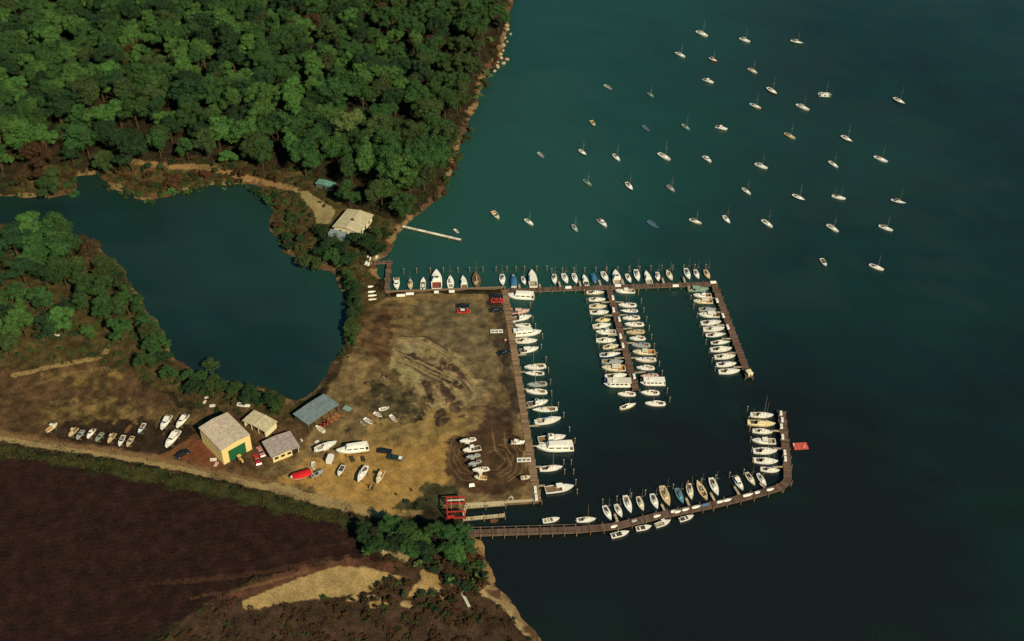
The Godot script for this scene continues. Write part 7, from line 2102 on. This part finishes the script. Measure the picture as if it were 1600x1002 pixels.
	# two low white racks with three openings
	for q in [[RACK_A, "low white slatted rack on the upper lot by the wharf"], [RACK_B, "low white slatted rack among the ring tracks by the wharf"]]:
		o = thing("white_rack", q[1], "rack", Vector3(q[0][0], height(q[0][0], q[0][1]), q[0][1]), deg_to_rad(4), "white racks on the lot")
		for z in [-.7, .7]:
			s = Shape.new()
			s.box(Vector3(0, .5, z), Vector3(4.8, .18, .5))
			put("rail", s, white, o)
		for x in [-2.2, -.75, .75, 2.2]:
			s = Shape.new()
			s.box(Vector3(x, .5, 0), Vector3(.4, .16, .88))
			put("crosspiece", s, white, o)
			for z in [-.7, .7]:
				s = Shape.new()
				s.box(Vector3(x, .2, z), Vector3(.12, .42, .12))
				put("leg", s, white, o)
	# pale trestle on the seawall
	o = thing("trestle", "small pale A-frame trestle standing on the lower lot edge", "trestle", Vector3(TRESTLE[0], height(TRESTLE[0], TRESTLE[1]), TRESTLE[1]))
	for sd in [-1.0, 1.0]:
		for x in [-.5, .5]:
			s = Shape.new()
			s.tube(Vector3(x * 1.9, -.02, sd * .5), Vector3(x * .3, 1.6, 0), .07, .06, 5)
			put("leg", s, white, o)
	s = Shape.new()
	s.box(Vector3(0, .8, 0), Vector3(1.1, .1, .1))
	put("crossbar", s, white, o)
	# white gas tank near the house
	o = thing("gas_tank", "small white tank on legs beside the house", "tank", Vector3(TANK[0], height(TANK[0], TANK[1]), TANK[1]))
	s = Shape.new()
	s.tube(Vector3(-.7, .8, 0), Vector3(.7, .8, 0), .42, .42, 12)
	s.tube(Vector3(.7, .8, 0), Vector3(.95, .8, 0), .42, .12, 12)
	s.tube(Vector3(-.7, .8, 0), Vector3(-.95, .8, 0), .42, .12, 12)
	put("tank_body", s, white, o)
	for x in [-.5, .5]:
		s = Shape.new()
		s.box(Vector3(x, .2, 0), Vector3(.12, .45, .6))
		put("leg", s, timber, o)
	# yellow hut at the end of the outer dock
	o = thing("dock_hut", "small pale yellow hut at the end of the outer dock", "hut", Vector3(END_BOX[0], 1.34, END_BOX[1]), deg_to_rad(-70))
	s = Shape.new()
	s.frustum(-1.2, 1.2, .9, .9, 0, 1.2, .04, .04, .04)
	put("hut_body", s, paint([.70, .62, .30], .7, .3), o)
	s = Shape.new()
	s.frustum(-1.35, 1.35, 1.05, 1.05, 1.2, 1.4, .25, .25, .25)
	put("roof", s, paint([.76, .70, .45], .7, .3), o)
	s = Shape.new()
	s.box(Vector3(1.2, .5, 0), Vector3(.06, .9, .6))
	put("door", s, timber, o)
	# dark mooring buoy
	o = thing("mooring_buoy", "small dark mooring buoy floating off the long pier", "buoy", Vector3(BUOY[0], 0, BUOY[1]))
	s = Shape.new()
	s.blob(Vector3(0, .1, 0), Vector3(.5, .4, .5), .03, rng)
	put("float", s, paint([.03, .025, .025], .6, .4), o)
	s = Shape.new()
	s.tube(Vector3(0, .4, 0), Vector3(0, .75, 0), .06, .04, 6)
	put("staff", s, timber, o)
	# green table-top sheet
	o = thing("work_table", "pale green sheet-topped table beside the open shed", "table", Vector3(TARP[0], height(TARP[0], TARP[1]), TARP[1]), deg_to_rad(-28))
	s = Shape.new()
	s.box(Vector3(0, .82, 0), Vector3(3.2, .06, 2.2))
	put("table_top", s, paint([.20, .30, .26], .6, .4), o)
	for x in [-1.4, 1.4]:
		for z in [-.9, .9]:
			s = Shape.new()
			s.box(Vector3(x, .39, z), Vector3(.12, .82, .12))
			put("leg", s, timber, o)
	# orange float on the wharf edge
	o = thing("float_ball", "pale orange float ball on the wharf edge", "float", Vector3(FLOAT[0] - 1.2, height(FLOAT[0] - 1.2, FLOAT[1]), FLOAT[1]))
	s = Shape.new()
	s.blob(Vector3(0, .45, 0), Vector3(.5, .48, .5), .02, rng)
	put("ball", s, paint([.62, .30, .20], .5, .4), o)
	s = Shape.new()
	s.tube(Vector3(0, .9, 0), Vector3(0, 1.05, 0), .1, .08, 6)
	put("eye", s, timber, o)
	# white covered box near the ring tracks
	o = thing("deck_tent", "small white tent-shaped cover below the six stored boats", "cover", Vector3(WHITE_BOX[0], height(WHITE_BOX[0], WHITE_BOX[1]), WHITE_BOX[1]), .2)
	s = Shape.new()
	s.hexa([Vector3(-1, 0, -.7), Vector3(1, 0, -.7), Vector3(1, 0, .7), Vector3(-1, 0, .7), Vector3(-.8, 1.0, -.04), Vector3(.7, .9, -.04), Vector3(.7, .9, .04), Vector3(-.8, 1.0, .04)])
	put("canvas", s, white, o)
	s = Shape.new()
	s.tube(Vector3(-1.1, .98, 0), Vector3(1.0, .93, 0), .05, .05, 5)
	put("ridge_pole", s, timber, o)
	# a plank walk across the low wet ground at the bottom edge
	o = thing("plank_walk", "narrow pale plank walk across dark scrub at the bottom", "plank walk", Vector3(PLANK[0], height(PLANK[0], PLANK[1]) + .25, PLANK[1]), deg_to_rad(-65))
	for k in 8:
		s = Shape.new()
		s.box(Vector3(-2.8 + k * .8, .04, 0), Vector3(.74, .07, .9))
		put("plank", s, paint([.50, .52, .42], .8, .3), o)
	for z in [-.35, .35]:
		s = Shape.new()
		s.box(Vector3(0, -.12, z), Vector3(6.4, .24, .1))
		put("stringer", s, timber, o)
	# heaps of boards, crates and brush
	for j in JUNK:
		var pale: bool = not "dark" in j[3]
		o = thing("scrap_heap" if "heap" in j[3] else "stack", j[3], "heap" if "heap" in j[3] else "stack", Vector3(j[0], height(j[0], j[1]) + .02, j[1]), rng.randf() * TAU)
		var tone := [.70, .66, .58] if pale else [.05, .04, .028]
		if "pink" in j[3]: tone = [.62, .40, .34]
		for k in 9:
			s = Shape.new()
			var c := rng.randf_range(.7, 1.15)
			if "heap" in j[3]:
				s.tube(Vector3(rng.randf_range(-.5, .5), .08 + rng.randf() * .3, rng.randf_range(-.5, .5)) * j[2] * .8, Vector3(rng.randf_range(-1, 1), rng.randf_range(.05, .5), rng.randf_range(-.8, .8)) * j[2], .1, .05, 5)
				put("branch" if k else "post", s, paint([tone[0] * c, tone[1] * c, tone[2] * c] if k or not "white post" in j[3] else [.7, .68, .6], .9, .2), o)
			else:
				s.box(Vector3(rng.randf_range(-.06, .06), .06 + (k / 3) * .13, (k % 3 - 1) * .34 * j[2] / 1.5), Vector3(j[2] * 1.2, .11, .31 * j[2] / 1.5))
				put("board", s, paint([tone[0] * c, tone[1] * c, tone[2] * c], .8, .3), o)
	for i in BOULDERS.size():
		var q: Array = BOULDERS[i]
		s = Shape.new()
		s.blob(Vector3(0, q[2] * .12, 0), Vector3(q[2] * .55, q[2] * .38, q[2] * .5), .22, rng)
		var c := rng.randf_range(.75, 1.1)
		var bo := put("boulder", s, paint([.44 * c, .34 * c, .19 * c], .9, .2))
		bo.position = Vector3(q[0], maxf(0.0, height(q[0], q[1])), q[1])
		bo.rotation.y = rng.randf() * TAU
		tag(bo, "%s pale boulder of those scattered on the far point of the bay" % ordinal(i + 1), "boulder", "boulders on the far point")


func _ready() -> void:
	rng.seed = 20
	# camera: a light aircraft at about 300 m, looking 40 degrees down
	var cam := Camera3D.new()
	cam.name = "camera"
	cam.position = Vector3(0, 298, 355)
	cam.rotation_degrees = Vector3(-40, 0, 1)
	cam.fov = 30.243
	cam.near = 1.0
	cam.far = 6000.0
	add_child(cam)
	eye = cam.transform
	var env := Environment.new()
	env.background_mode = Environment.BG_SKY
	var sky := Sky.new()
	var sm := ProceduralSkyMaterial.new()
	sm.sky_top_color = Color(.15, .33, .46)
	sm.sky_horizon_color = Color(.46, .62, .66)
	sm.ground_bottom_color = Color(.10, .13, .13)
	sm.ground_horizon_color = Color(.40, .48, .50)
	sm.sky_curve = .15
	sm.sun_angle_max = 5.0
	sky.sky_material = sm
	env.sky = sky
	env.tonemap_mode = Environment.TONE_MAPPER_LINEAR
	env.tonemap_exposure = 1.28
	env.background_energy_multiplier = .8
	env.sdfgi_enabled = true
	env.ssao_enabled = true
	env.ssil_enabled = true
	var we := WorldEnvironment.new()
	we.name = "world_environment"
	we.environment = env
	add_child(we)
	var sun := DirectionalLight3D.new()
	sun.name = "sun"
	sun.light_color = Color(1.0, .93, .78)
	sun.light_energy = 1.3
	sun.light_angular_distance = .5
	sun.shadow_enabled = true
	var az := Vector3(.55, 0, .83).normalized()
	var el := deg_to_rad(37.0)
	sun.look_at_from_position((az * cos(el) + Vector3.UP * sin(el)) * 100.0, Vector3.ZERO, Vector3.UP)
	add_child(sun)
	lumps.seed = 4
	lumps.frequency = .03
	lumps.fractal_octaves = 3
	make_fields()
	print("fields ", Time.get_ticks_msec())
	make_ground()
	print("ground ", Time.get_ticks_msec())
	make_water()
	make_seawalls()
	make_buildings()
	make_plants()
	print("plants ", Time.get_ticks_msec())
	for d in DOCKS: make_dock(d)
	make_piles()
	for i in BOATS.size(): make_boat(BOATS[i], i)
	make_smalls()
	for c in CARS: make_car(c)
	make_yard()
	make_grass()
	make_undergrowth()
	print("done ", Time.get_ticks_msec())
